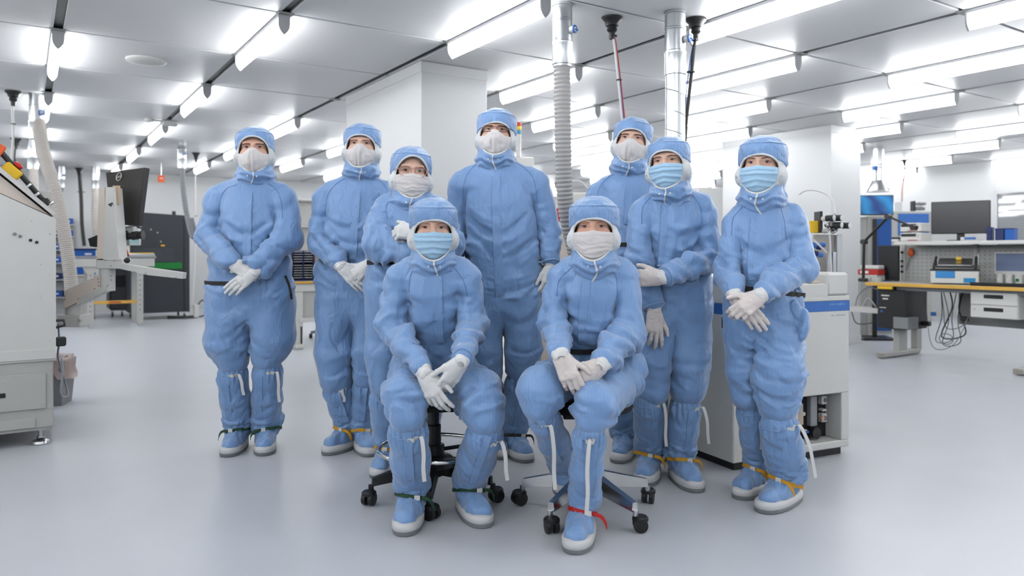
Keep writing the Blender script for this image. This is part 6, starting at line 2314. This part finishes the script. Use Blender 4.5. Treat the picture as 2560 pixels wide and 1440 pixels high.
# ------------------------------------------------------------------ machine behind with a signal tower
b0 = px(1392, 600, 5.6)
BM = thing('beige_machine', 'beige machine half hidden behind the tall person, under the ribbed hose', 'machine', (b0.x, 5.6, 0))
MB().box((0.14, 0.35, 0.68), (0.62, 0.7, 1.36), bev=0.01).build('machine_body', M_BEIGE, BM)
MB().box((0.20, 0.30, 1.47), (0.36, 0.4, 0.22), bev=0.015).build('top_housing', M_WHITE, BM)
MB().box((0.0, 0.02, 1.40), (0.10, 0.05, 0.10), bev=0.005).build('red_module', M_RED, BM)
MB().box((0.24, 0.09, 1.47), (0.16, 0.02, 0.02), bev=0.002).build('housing_slot', M_LGREY, BM)
MB().tube(catmull([(0.05, 0.3, 1.58), (0.10, 0.28, 1.66), (0.2, 0.28, 1.68), (0.3, 0.28, 1.58)], 5), 0.008, 8).build('tube_loop', M_CABLEW, BM, smooth=50)
s0 = px(1297, 400, 6.4)
ST = thing('signal_tower', 'red, yellow and blue signal light tower behind the tall person', 'signal light', (s0.x, 6.4, 0))


def sz_(y):
    return px(1297, y, 6.4).z


MB().box((0.02, 0.25, sz_(392) / 2), (0.22, 0.5, sz_(392)), bev=0.01).build('machine_cabinet', M_WHITE, ST)
MB().lathe([(0.020, sz_(392)), (0.020, sz_(335)), (0.022, sz_(334))], (0, 0.02, 0), 16).build('pole', mat('pole_clear', (0.75, 0.75, 0.74), 0.2), ST, smooth=40)
for (y0, y1, m) in ((335, 325, mat('lens_blue', srgb(60, 150, 180), 0.3)), (325, 315, mat('lens_yellow', srgb(235, 195, 50), 0.3)), (315, 305, mat('lens_red', srgb(205, 60, 45), 0.3))):
    MB().lathe([(0.020, sz_(y0)), (0.022, sz_(y0) + 0.003), (0.022, sz_(y1) - 0.003), (0.020, sz_(y1))], (0, 0.02, 0), 18).build('lens', m, ST, smooth=40)
MB().lathe([(0.021, sz_(305)), (0.014, sz_(303))], (0, 0.02, 0), 16).build('cap', M_LGREY, ST, smooth=40)
lk = px(1778, 470, 9.0)
LK = thing('locker', 'white locker against the far wall left of the right column', 'locker', (lk.x, 9.0, 0), YAW)
MB().box((0, 0.25, 0.95), (0.42, 0.5, 1.9), bev=0.006).build('locker_body', M_WHITE, LK)
MB().box((0, -0.005, 0.95), (0.37, 0.012, 1.82), bev=0.003).build('door', M_WALL, LK)
MB().box((0.15, -0.018, 0.95), (0.015, 0.014, 0.12), bev=0.003).build('handle', M_STEEL, LK)

# ------------------------------------------------------------------ right workbench (x to the right and nearer, y to the wall)
o_ = Vector((3.84, 8.10, 0))
RB = thing('workbench', 'long grey workbench with yellow edge and pegboard on the right', 'workbench', o_, -(math.pi / 2 - YAW))
# local x = -A, local y = B
RBM = Matrix.Translation(o_) @ Matrix.Rotation(-(math.pi / 2 - YAW), 4, 'Z')
BL = 2.3


def bx(x, y):
    """bench-local x of the point with bench-local y that is seen at pixel column x"""
    s = (x - 1280.0) / F
    return -((o_.x + GB.x * y) - s * (o_.y + GB.y * y)) / (-GA.x + s * GA.y)


MB().box((BL / 2, 0.40, 0.785), (BL, 0.80, 0.022), bev=0.003).build('worktop', M_LGREY, RB)
MB().box((BL / 2, -0.006, 0.780), (BL, 0.016, 0.036), bev=0.005).build('edge_strip', M_YEL, RB)
MB().box((0.22, 0.0, 0.745), (0.16, 0.03, 0.03), bev=0.004).build('edge_bracket', M_YELL, RB)
MB().box((BL / 2 + 0.15, 0.10, 0.745), (BL - 0.3, 0.06, 0.05), bev=0.004).build('front_rail', M_GREY, RB)
MB().box((BL / 2 + 0.35, 0.55, 0.55), (BL - 0.7, 0.02, 0.36), bev=0.003).build('modesty_panel', mat('panel_mid_grey', (0.30, 0.305, 0.30), 0.5), RB)
for x in (bx(2238, 0.2) - 0.06, bx(2545, -0.085) - 0.06):
    l_ = MB().box((x + 0.06, 0.30, 0.40), (0.07, 0.16, 0.72), bev=0.005).build('leg', M_LGREY, RB)
    MB().box((x + 0.022, 0.30, 0.22), (0.006, 0.05, 0.20), bev=0.001).build('slot', M_GREY, l_)
    ft = MB().box((x + 0.06, 0.28, 0.035), (0.085, 0.72, 0.055), bev=0.012).build('foot', M_LGREY, l_)
    MB().box((x + 0.06, -0.085, 0.035), (0.08, 0.02, 0.05), bev=0.006).build('foot_cap', mat('cap_taupe', (0.35, 0.33, 0.30), 0.5), l_)
    MB().box((x + 0.06, 0.62, 0.40), (0.07, 0.10, 0.72), bev=0.005).build('leg', M_LGREY, RB)
sx0, px0 = bx(2236, 0.435), bx(2262, 0.77)
PEG = MB().box(((BL + px0) / 2, 0.775, 1.0), (BL - px0, 0.02, 0.40), bev=0.002).build('pegboard', mat('pegboard_grey', (0.50, 0.51, 0.50), 0.5), RB)
hole = MB().lathe([(0.0075, 0), (0.0075, 0.0015)], (0, 0, 0), 8, (0, -1, 0)).mesh('peg_hole', M_GREY)
cnt = 0
for ix in range(24):
    for iz in range(8):
        if cnt < 190:
            obj('peg_hole', hole, PEG, loc=(px0 + 0.05 + 0.05 * ix, 0.765, 0.84 + 0.042 * iz))
            cnt += 1
for x in (px0 - 0.01, bx(2440, 0.77), 2.2):
    MB().box((x, 0.77, 1.0), (0.045, 0.05, 0.46), bev=0.004).build('upright', M_WHITE if x < px0 else M_LGREY, RB)
MB().box(((BL + sx0) / 2, 0.62, 1.222), (BL - sx0, 0.36, 0.022), bev=0.003).build('shelf', M_LGREY, RB)
MB().box(((BL + sx0) / 2, 0.435, 1.222), (BL - sx0, 0.014, 0.036), bev=0.004).build('shelf_edge', M_WHITE, RB)
for z in (0.90, 0.96, 1.02, 1.12):
    MB().lathe([(0.012, 0), (0.014, 0.02), (0.008, 0.03)], (px0 - 0.01, 0.74, z), 12, (0, -1, 0)).build('socket', M_BLACK, RB)


def on_bench(name, label, cat, x, y, z=0.7965, rz=0.0, group=None):
    return thing(name, label, cat, RBM @ Vector((x, y, z)), -(math.pi / 2 - YAW) + rz, group)


SH = 1.2335
for k, (z, lab) in enumerate(((SH, 'lower of two stacked white power supplies on the shelf'), (SH + 0.108, 'upper of two stacked white power supplies on the shelf'))):
    t = on_bench('power_supply', lab, 'instrument', bx(2287, 0.58), 0.58, z, 0.12)
    MB().box((0, 0.02, 0.053), (0.22, 0.26, 0.094), bev=0.006).build('case', M_WHITE, t)
    MB().box((-0.02, -0.112, 0.075), (0.16, 0.006, 0.03), bev=0.002).build('display', M_BLACK, t)
    MB().lathe([(0.014, 0), (0.012, 0.016)], (0.07, -0.11, 0.072), 12, (0, -1, 0)).build('knob', M_WHITE, t, smooth=40)
    MB().box((0.02, -0.111, 0.02), (0.10, 0.004, 0.008), bev=0.001).build('terminals', M_RED, t)
    for x in (-0.09, 0.09):
        MB().box((x, 0, 0.003), (0.03, 0.2, 0.006), bev=0.001).build('foot', M_BLACK, t)
t = on_bench('router', 'small black and white box beside the power supplies', 'box', bx(2244, 0.50), 0.50, SH)
MB().box((0, 0, 0.02), (0.08, 0.12, 0.03), bev=0.005).build('case', M_WHITE, t)
MB().box((0, 0, 0.045), (0.08, 0.12, 0.022), bev=0.005).build('lid', M_BLACK, t)
t = on_bench('monitor', 'large black switched-off monitor on the shelf of the right workbench', 'monitor', bx(2401, 0.62), 0.62, SH, 0.36)
MB().box((0, 0, 0.255), (0.54, 0.035, 0.345), bev=0.006).build('housing', M_BLACK, t)
MB().box((0, -0.019, 0.258), (0.525, 0.004, 0.327), bev=0.001).build('screen', mat('screen_off', (0.016, 0.017, 0.020), 0.22), t)
MB().box((0, 0.03, 0.09), (0.07, 0.03, 0.18), bev=0.006).build('stand', M_BLACK, t)
MB().box((0, 0.01, 0.008), (0.24, 0.18, 0.016), bev=0.006).build('base', M_BLACK, t)
t = on_bench('small_fixture', 'little blue and white fixture in front of the monitor', 'fixture', bx(2425, 0.50), 0.50, SH)
MB().box((0.0, 0, 0.03), (0.10, 0.03, 0.025), bev=0.004).build('blue_body', M_BLUES, t)
MB().cyl((-0.07, 0, 0.0), (-0.07, 0, 0.045), 0.022, n=14).build('white_pot', M_WHITE, t, smooth=40)
MB().box((0.02, 0, 0.009), (0.2, 0.05, 0.018), bev=0.003).build('base', M_LGREY, t)
t = on_bench('blue_holder', 'narrow dark blue holder right of the big monitor', 'holder', bx(2476, 0.66), 0.66, SH)
MB().box((0, 0, 0.075), (0.05, 0.06, 0.14), bev=0.004).build('body', M_BLUED, t)
MB().box((0, 0, 0.003), (0.07, 0.08, 0.006), bev=0.002).build('base', M_BLUED, t)
for k, x in enumerate((bx(2504, 0.64), bx(2528, 0.64))):
    t = on_bench('blue_box', ['first', 'second'][k] + ' blue box on the shelf before the window', 'box', x, 0.64, SH)
    MB().box((0, 0, 0.06), (0.08, 0.1, 0.12), bev=0.004).build('body', M_BLUE if k else M_BLUED, t)
    MB().box((0, 0, 0.123), (0.086, 0.106, 0.012), bev=0.003).build('lid', M_BLUED, t)
# preheater on the bench
t = on_bench('preheater', 'white soldering preheater with blue label and black frame on the bench', 'instrument', bx(2388, 0.36), 0.36, 0.7965, 0.42)
MB().box((0, 0, 0.075), (0.42, 0.42, 0.13), bev=0.008).build('case', M_WHITE, t)
MB().box((0, 0, 0.145), (0.43, 0.43, 0.014), bev=0.004).build('black_rim', M_BLACK, t)
MB().box((-0.08, -0.212, 0.10), (0.17, 0.006, 0.07), bev=0.01).build('blue_label', mat('label_blue', srgb(50, 140, 210), 0.4), t)
MB().box((0.13, -0.212, 0.045), (0.10, 0.006, 0.045), bev=0.003).build('logo_plate', mat('label_cyan', srgb(20, 140, 200), 0.4), t)
MB().box((0.212, -0.13, 0.06), (0.006, 0.03, 0.04), bev=0.003).build('yellow_mark', M_YELL, t)
MB().box((0.212, 0.05, 0.07), (0.006, 0.12, 0.06), bev=0.003).build('vent', M_BLACK, t)
for x in (-0.18, 0.18):
    MB().box((x, -0.02, 0.225), (0.022, 0.42, 0.022), bev=0.004, rot=Matrix.Rotation(math.radians(13), 3, 'X')).build('frame_bar', M_BLACK, t)
    for y in (-0.16, 0.14):
        MB().box((x, y, 0.18 + (0.02 if y > 0 else 0)), (0.02, 0.02, 0.07), bev=0.003).build('frame_post', M_BLACK, t)
MB().box((0, -0.22, 0.18), (0.38, 0.022, 0.022), bev=0.004).build('frame_bar', M_BLACK, t)
MB().box((0.0, -0.02, 0.215), (0.30, 0.30, 0.03), bev=0.004, rot=Matrix.Rotation(math.radians(13), 3, 'X')).build('board_carrier', M_STEEL, t)
MB().box((0.03, 0.05, 0.26), (0.05, 0.05, 0.03), bev=0.004).build('sensor_clip', M_YELL, t)
MB().box((0.2, 0.15, 0.25), (0.012, 0.06, 0.12), bev=0.003).build('rear_plate', M_WHITE, t)
t = on_bench('tool_mat', 'long black tray on the bench near the right edge', 'tray', bx(2540, 0.24) + 0.12, 0.24)
MB().box((0, 0, 0.012), (0.9, 0.36, 0.022), bev=0.004).build('tray_base', M_BLACKM, t)
MB().box((0, -0.175, 0.026), (0.9, 0.012, 0.018), bev=0.003).build('tray_lip', M_BLACK, t)
for k, x in enumerate((bx(2505, 0.60), bx(2528, 0.60), bx(2552, 0.60))):
    t = on_bench('white_tub', ['leftmost', 'middle', 'rightmost'][k] + ' of three white tubs behind the black tray', 'tub', x, 0.56)
    MB().lathe([(0.030, 0), (0.036, 0.10), (0.038, 0.10), (0.038, 0.106), (0.034, 0.106), (0.028, 0.01)], n=22).build('tub', M_WHITE, t, smooth=40)
    MB().box((0.0, -0.035, 0.05), (0.03, 0.004, 0.03), bev=0.001).build('tub_label', M_PAPER if k < 2 else M_GREEN, t)
t = on_bench('black_panel_pc', 'black upright panel computer at the left end of the bench', 'computer', bx(2222, 0.60), 0.60, 0.7965, 0.3)
MB().box((0, 0, 0.205), (0.22, 0.05, 0.395), bev=0.006).build('housing', M_BLACK, t)
MB().box((0, -0.027, 0.205), (0.205, 0.004, 0.375), bev=0.001).build('screen', mat('screen_off', (0.016, 0.017, 0.020)), t)
MB().box((0, 0, 0.008), (0.2, 0.16, 0.016), bev=0.004).build('base', M_BLACK, t)
t = on_bench('red_box', 'red and white cardboard box at the left end of the bench', 'box', bx(2178, 0.40), 0.40)
MB().box((0, 0, 0.10), (0.24, 0.14, 0.06), bev=0.004).build('red_carton', M_RED, t)
MB().box((-0.04, -0.072, 0.10), (0.10, 0.004, 0.03), bev=0.001).build('carton_label', M_PAPER, t)
MB().box((0.0, 0.02, 0.155), (0.22, 0.12, 0.045), bev=0.008).build('white_carton', M_WHITE, t)
MB().box((0, 0, 0.035), (0.24, 0.16, 0.07), bev=0.012).build('lower_carton', M_LGREY, t)
t = on_bench('tape_roll', 'pale tape roll lying at the left end of the bench', 'tape', bx(2190, 0.22), 0.22)
MB().lathe([(0.03, 0), (0.06, 0.0), (0.062, 0.05), (0.03, 0.05)], n=24).build('tape', M_LGREY, t, smooth=40)
MB().lathe([(0.026, 0.002), (0.03, 0.002), (0.03, 0.048), (0.026, 0.048)], n=24).build('core', M_BEIGE, t, smooth=40)
t = on_bench('wall_tool', 'orange-headed tool hanging on the pegboard', 'tool', bx(2277, 0.735), 0.735, 1.02)
MB().sphere((0, 0, 0.10), (0.035, 0.02, 0.05)).build('tool_head', M_ORANGE, t, smooth=80)
MB().tube([(0, 0, 0.06), (-0.03, 0, -0.02), (-0.05, 0.0, -0.10)], 0.006, 8).build('tool_shaft', M_GREY, t, smooth=40)
MB().cyl((0, 0.03, 0.11), (0, 0.0, 0.11), 0.006, n=8).build('hook', M_STEEL, t)
t = on_bench('pinned_picture', 'printed photo of blue equipment pinned on the pegboard', 'picture', bx(2532, 0.75), 0.750, 0.90)
MB().box((0, 0, 0.11), (0.34, 0.006, 0.23), bev=0.001).build('sheet', M_PAPER, t)
for (x, z, sx, sz, m) in ((0, 0.12, 0.31, 0.18, mat('print_grey_blue', srgb(120, 135, 170), 0.5)), (-0.05, 0.165, 0.14, 0.06, M_BLUED), (0.02, 0.10, 0.25, 0.03, mat('print_pale', srgb(190, 200, 215), 0.5)),
                          (-0.03, 0.075, 0.12, 0.03, M_BLUES), (0.09, 0.08, 0.10, 0.02, M_GREY), (-0.12, 0.15, 0.05, 0.05, M_GREY)):
    MB().box((x, -0.004 - sx * 0.001, z), (sx, 0.002, sz), bev=0.0).build('print', m, t)
# monitor arm with a lit blue screen
t = on_bench('desk_arm', 'black jointed desk arm clamped at the left end of the bench', 'arm', bx(2158, 0.1), 0.1)
xa = bx(2158, 0.1)
j0, j1, j2, j3 = Vector((0, 0, 0.03)), Vector((0.01, 0, 0.44)), Vector((bx(2221, 0.14) - xa, 0.04, 0.71)), Vector((bx(2285, 0.2) - xa, 0.1, 0.585))
for a, b in ((j0, j1), (j1, j2), (j2, j3)):
    for s in (-0.014, 0.014):
        MB().cyl(a + Vector((0, s, 0)), b + Vector((0, s, 0)), 0.009, n=10).build('arm_tube', M_BLACK, t, smooth=40)
for j in (j1, j2, j3):
    MB().cyl(j + Vector((0, -0.035, 0)), j + Vector((0, 0.035, 0)), 0.028, n=16).build('joint', M_BLACK, t, smooth=40)
MB().box((0, 0, 0.02), (0.08, 0.08, 0.04), bev=0.008).build('clamp', M_BLACK, t)
bs = px(2190, 513, 9.6)
SCR = thing('blue_screen', 'lit monitor showing a blue wallpaper near the right column', 'monitor', (bs.x, 9.6, bs.z), -0.12)
MB().box((0, 0.012, 0), (0.43, 0.03, 0.26), bev=0.005).build('housing', M_BLACK, SCR)
m = mat('screen_blue', srgb(20, 90, 170), 0.3)
nt = m.node_tree
bb = nt.nodes['Principled BSDF']
tc = nt.nodes['Texture Coordinate']
wv = nt.nodes.new('ShaderNodeTexWave')
wv.inputs['Scale'].default_value = 2.2
wv.inputs['Distortion'].default_value = 6
wv.inputs['Detail'].default_value = 2
wv.bands_direction = 'DIAGONAL'
nt.links.new(tc.outputs['Object'], wv.inputs['Vector'])
cr = nt.nodes.new('ShaderNodeValToRGB')
cr.color_ramp.elements[0].color = srgb(10, 60, 130) + (1,)
cr.color_ramp.elements[1].color = srgb(30, 140, 205) + (1,)
nt.links.new(wv.outputs['Fac'], cr.inputs[0])
nt.links.new(cr.outputs[0], bb.inputs['Base Color'])
nt.links.new(cr.outputs[0], bb.inputs['Emission Color'])
bb.inputs['Emission Strength'].default_value = 0.12
m.cycles.emission_sampling = 'NONE'
MB().box((0, -0.005, 0.004), (0.41, 0.005, 0.235), bev=0.0).build('screen', m, SCR)
MB().box((0, 0.05, -0.55 * bs.z), (0.05, 0.05, 0.9 * bs.z), bev=0.006).build('stand_pole', M_BLACK, SCR)
MB().box((0, 0.05, -bs.z + 0.015), (0.4, 0.4, 0.03), bev=0.006).build('stand_base', M_BLACK, SCR)

# under the bench
t = on_bench('computer_tower', 'black computer tower hanging under the left end of the bench', 'computer', bx(2252, 0.24), 0.22, 0.0)
MB().box((0, 0.05, 0.515), (0.30, 0.44, 0.42), bev=0.006).build('case', M_BLACK, t)
MB().box((-0.06, -0.172, 0.66), (0.09, 0.006, 0.014), bev=0.002).build('drive', M_PAPER, t)
MB().box((-0.06, -0.172, 0.625), (0.06, 0.006, 0.014), bev=0.002).build('drive', M_PAPER, t)
MB().box((-0.09, -0.172, 0.53), (0.07, 0.006, 0.008), bev=0.001).build('badge', M_PAPER, t)
MB().cyl((-0.10, -0.170, 0.49), (-0.10, -0.176, 0.49), 0.012, n=12).build('power_button', M_BLUES, t)
MB().box((0.12, -0.10, 0.38), (0.16, 0.20, 0.12), bev=0.004).build('hanger_bracket', M_GREY, t)
MB().box((0.0, 0.05, 0.748), (0.10, 0.2, 0.044), bev=0.004).build('hanger', M_GREY, t)
t = on_bench('drawer_unit', 'white two-drawer unit under the right end of the bench', 'drawers', bx(2500, 0.2), 0.26, 0.0)
MB().box((0.0, 0.05, 0.615), (0.42, 0.46, 0.25), bev=0.006).build('cabinet_body', M_WHITE, t)
MB().box((0.0, 0.05, 0.755), (0.30, 0.30, 0.032), bev=0.004).build('mount', M_GREY, t)
for z in (0.677, 0.553):
    dr_ = MB().box((0, -0.185, z), (0.41, 0.014, 0.116), bev=0.004).build('drawer', M_WHITE, t)
    MB().box((0.0, -0.190, z + 0.02), (0.17, 0.012, 0.036), bev=0.006).build('recessed_pull', M_BLACK, dr_)
MB().cyl((-0.17, -0.19, 0.57), (-0.17, -0.197, 0.57), 0.01, n=10).build('lock', M_STEEL, t)
cab = thing('cable_tangle', 'loose black and grey cables hanging under the right workbench', 'cable', RBM @ Vector((bx(2342, 0.42), 0.42, 0.0)), -(math.pi / 2 - YAW))
rc = random.Random(5)
for k in range(5):
    x0, x1 = rc.uniform(-0.2, 0.15), rc.uniform(0.15, 0.40)
    zt = rc.uniform(0.42, 0.55)
    zb = rc.uniform(0.12, 0.34)
    pts = catmull([(x0, rc.uniform(-0.1, 0.1), 0.755), (x0 + 0.05, 0, zt), ((x0 + x1) / 2 - 0.1, rc.uniform(-0.05, 0.05), zb), ((x0 + x1) / 2 + 0.1, rc.uniform(-0.05, 0.05), zb + 0.04), (x1, 0, zt), (x1 + 0.03, 0.05, 0.755)], 7)
    MB().tube(pts, rc.choice((0.004, 0.005, 0.007)), 7).build('cable', M_BLACK if k % 3 else M_GREY, cab, smooth=60)
loop = [(0.12 + 0.07 * math.cos(a), -0.05, 0.22 + 0.055 * math.sin(a)) for a in np.linspace(0, 2 * math.pi, 25)[:-1]]
MB().tube(loop, 0.005, 7, closed=True).build('cable_coil', M_GREY, cab, smooth=60)
MB().box((-0.02, -0.03, 0.47), (0.05, 0.03, 0.04), bev=0.006).build('plug', M_BLUES, cab)
for (x, z) in ((-0.10, 0.36), (0.28, 0.44)):
    MB().box((x, 0.0, z), (0.07, 0.05, 0.05), bev=0.008).build('adapter', M_BLACK, cab)
t = thing('power_strip_tray', 'white cable tray with power strips left of the computer tower', 'tray', RBM @ Vector((bx(2176, 0.50), 0.50, 0.0)), -(math.pi / 2 - YAW))
MB().box((0, 0, 0.44), (0.42, 0.18, 0.02), bev=0.004).build('tray', M_WHITE, t)
MB().box((0, -0.09, 0.46), (0.42, 0.012, 0.06), bev=0.004).build('tray_lip', M_WHITE, t)
MB().box((-0.08, -0.02, 0.475), (0.2, 0.05, 0.045), bev=0.006).build('power_strip', M_WHITE, t)
MB().box((0.08, -0.03, 0.50), (0.05, 0.05, 0.06), bev=0.006).build('adapter', M_BLACK, t)
MB().tube(catmull([(-0.15, -0.05, 0.5), (-0.1, -0.08, 0.62), (0.0, -0.05, 0.72), (0.12, -0.05, 0.70)], 6), 0.007, 8).build('cable', M_GREY, t, smooth=50)
MB().tube(catmull([(0.10, -0.05, 0.5), (0.02, -0.08, 0.60), (-0.06, -0.05, 0.50)], 6), 0.008, 8).build('cable', M_CABLEW, t, smooth=50)
MB().tube(catmull([(-0.2, -0.05, 0.42), (-0.1, -0.1, 0.30), (0.1, -0.08, 0.33), (0.2, -0.05, 0.42)], 6), 0.006, 8).build('cable', M_BLACK, t, smooth=50)
for x in (-0.19, 0.19):
    MB().box((x, 0.08, 0.60), (0.02, 0.012, 0.34), bev=0.002).build('tray_hanger', M_LGREY, t)

# far right background
for (x0, x1, ybot, ztop, lab, mm, mp_) in ((2172, 2226, 715, 0, 'tall blue cabinet behind the blue screen near the right column', M_LGREY, M_BLUE),):
    d = 10.3
    c = px((x0 + x1) / 2, 600, d)
    t = thing('blue_cabinet', lab, 'cabinet', (c.x, d, 0), 0.0)
    zt = px(0, 540, d).z
    MB().box((0, 0.3, zt / 2), (0.36, 0.6, zt), bev=0.006).build('cabinet_body', mm, t)
    MB().box((0.03, -0.006, zt / 2), (0.26, 0.014, zt - 0.08), bev=0.004).build('door', mp_, t)
    MB().box((0.10, -0.02, zt * 0.55), (0.015, 0.016, 0.12), bev=0.003).build('handle', M_STEEL, t)
c = px(2162, 600, 9.9)
t = thing('steel_shelving', 'grey perforated steel shelving panel right of the column', 'shelving', (c.x, 9.9, 0), 0.0)
zt = px(0, 543, 9.9).z
MB().box((0, 0.1, zt / 2), (0.14, 0.04, zt), bev=0.003).build('panel', mat('steel_panel', (0.45, 0.45, 0.44), 0.4, metal=0.5), t)
MB().box((0.08, 0.1, zt / 2), (0.03, 0.05, zt), bev=0.003).build('upright', M_LGREY, t)
c = px(2280, 600, 12.2)
GM = thing('grey_machine', 'pale grey machine with blue panel behind the power supplies', 'machine', (c.x, 12.2, 0), 0.0)
zt = px(0, 528, 12.2).z
MB().box((0, 0.4, zt / 2), (0.66, 0.8, zt), bev=0.01).build('machine_body', M_LGREY, GM)
MB().box((0.02, -0.008, zt - 0.22), (0.50, 0.02, 0.36), bev=0.004).build('blue_panel', M_BLUES, GM)
MB().box((0.0, -0.02, zt - 0.30), (0.30, 0.02, 0.22), bev=0.004).build('inner_panel', M_LGREY, GM)
for (x, z, sx, sz, m) in ((-0.16, 0.08, 0.14, 0.16, M_STEEL), (-0.28, 0.05, 0.08, 0.10, M_WHITE), (0.12, 0.09, 0.03, 0.18, M_BLACK), (0.20, 0.10, 0.12, 0.06, M_STEEL), (0.22, 0.05, 0.16, 0.05, M_GREY)):
    MB().box((x, 0.2, zt + z), (sx, 0.12, sz), bev=0.01).build('top_fitting', m, GM)
for k in range(3):
    MB().cyl((0.14 + 0.05 * k, 0.2, zt + 0.13), (0.17 + 0.05 * k, 0.1, zt + 0.13), 0.025, n=12).build('gauge', M_GREY, GM, smooth=40)
hc = ceil_pt(2195, 372)
t = thing('extraction_hood', 'conical metal extraction hood hanging right of the column', 'hood', (hc.x, hc.y, CEIL))
r = 15 * hc.y / F
zc = px(0, 452, hc.y).z - CEIL
ze = px(0, 480, hc.y).z - CEIL
MB().lathe([(r * 1.05, 0), (r * 1.05, -0.02), (r, -0.022), (r, zc * 0.5), (r * 1.08, zc * 0.5 - 0.01), (r * 1.08, zc * 0.5 - 0.04), (r, zc * 0.5 - 0.05), (r, zc)], n=24).build('pipe', M_GALV, t, smooth=35)
MB().lathe([(r, zc), (r * 1.9, ze + 0.03), (r * 1.95, ze), (r * 1.85, ze)], n=28).build('cone', M_STEEL, t, smooth=35)
MB().box((-r, -r, zc * 0.62), (0.06, 0.06, 0.06), bev=0.01).build('damper', M_BLUES, t)

# window in the right wall
wc = (G(WI0, J1) + G(WI1, J1)) / 2 + GB * 0.02
wl = (WI1 - WI0) * CELL
wn = obj('window_1', None, None, 'wide window in the right wall reflecting the ceiling lights', None, None, 'structure', (wc.x, wc.y, 0), (0, 0, RZA))
for z in (WZ0 + 0.02, WZ1 - 0.02):
    MB().box((0, 0, z), (wl, 0.06, 0.04), bev=0.004).build('window_frame', M_WALL, wn)
for x in (-wl / 2 + 0.02, 0, wl / 2 - 0.02):
    MB().box((x, 0, (WZ0 + WZ1) / 2), (0.04, 0.06, WZ1 - WZ0), bev=0.004).build('window_frame', M_WALL, wn)
M_PANE = mat('window_pane', (0.35, 0.37, 0.40), 0.03, spec=1.0, trans=0.0, alpha=0.75, coat=1.0)
for s in (-1, 1):
    MB().box((s * wl / 4, -0.005, (WZ0 + WZ1) / 2), (wl / 2 - 0.04, 0.006, WZ1 - WZ0 - 0.07), bev=0.0).build('pane', M_PANE, wn)
# next room behind the window
q0 = G(WI0 - 0.5, J1) + GB * 1.6
q1 = G(WI1 + 1.5, J1) + GB * 1.6
MB().prism([(q0.x, q0.y, 0), (q1.x, q1.y, 0), (q1.x + GB.x * 0.1, q1.y + GB.y * 0.1, 0), (q0.x + GB.x * 0.1, q0.y + GB.y * 0.1, 0)], (0, 0, 2.8)).build('wall_beyond', M_WALL, kind='structure')
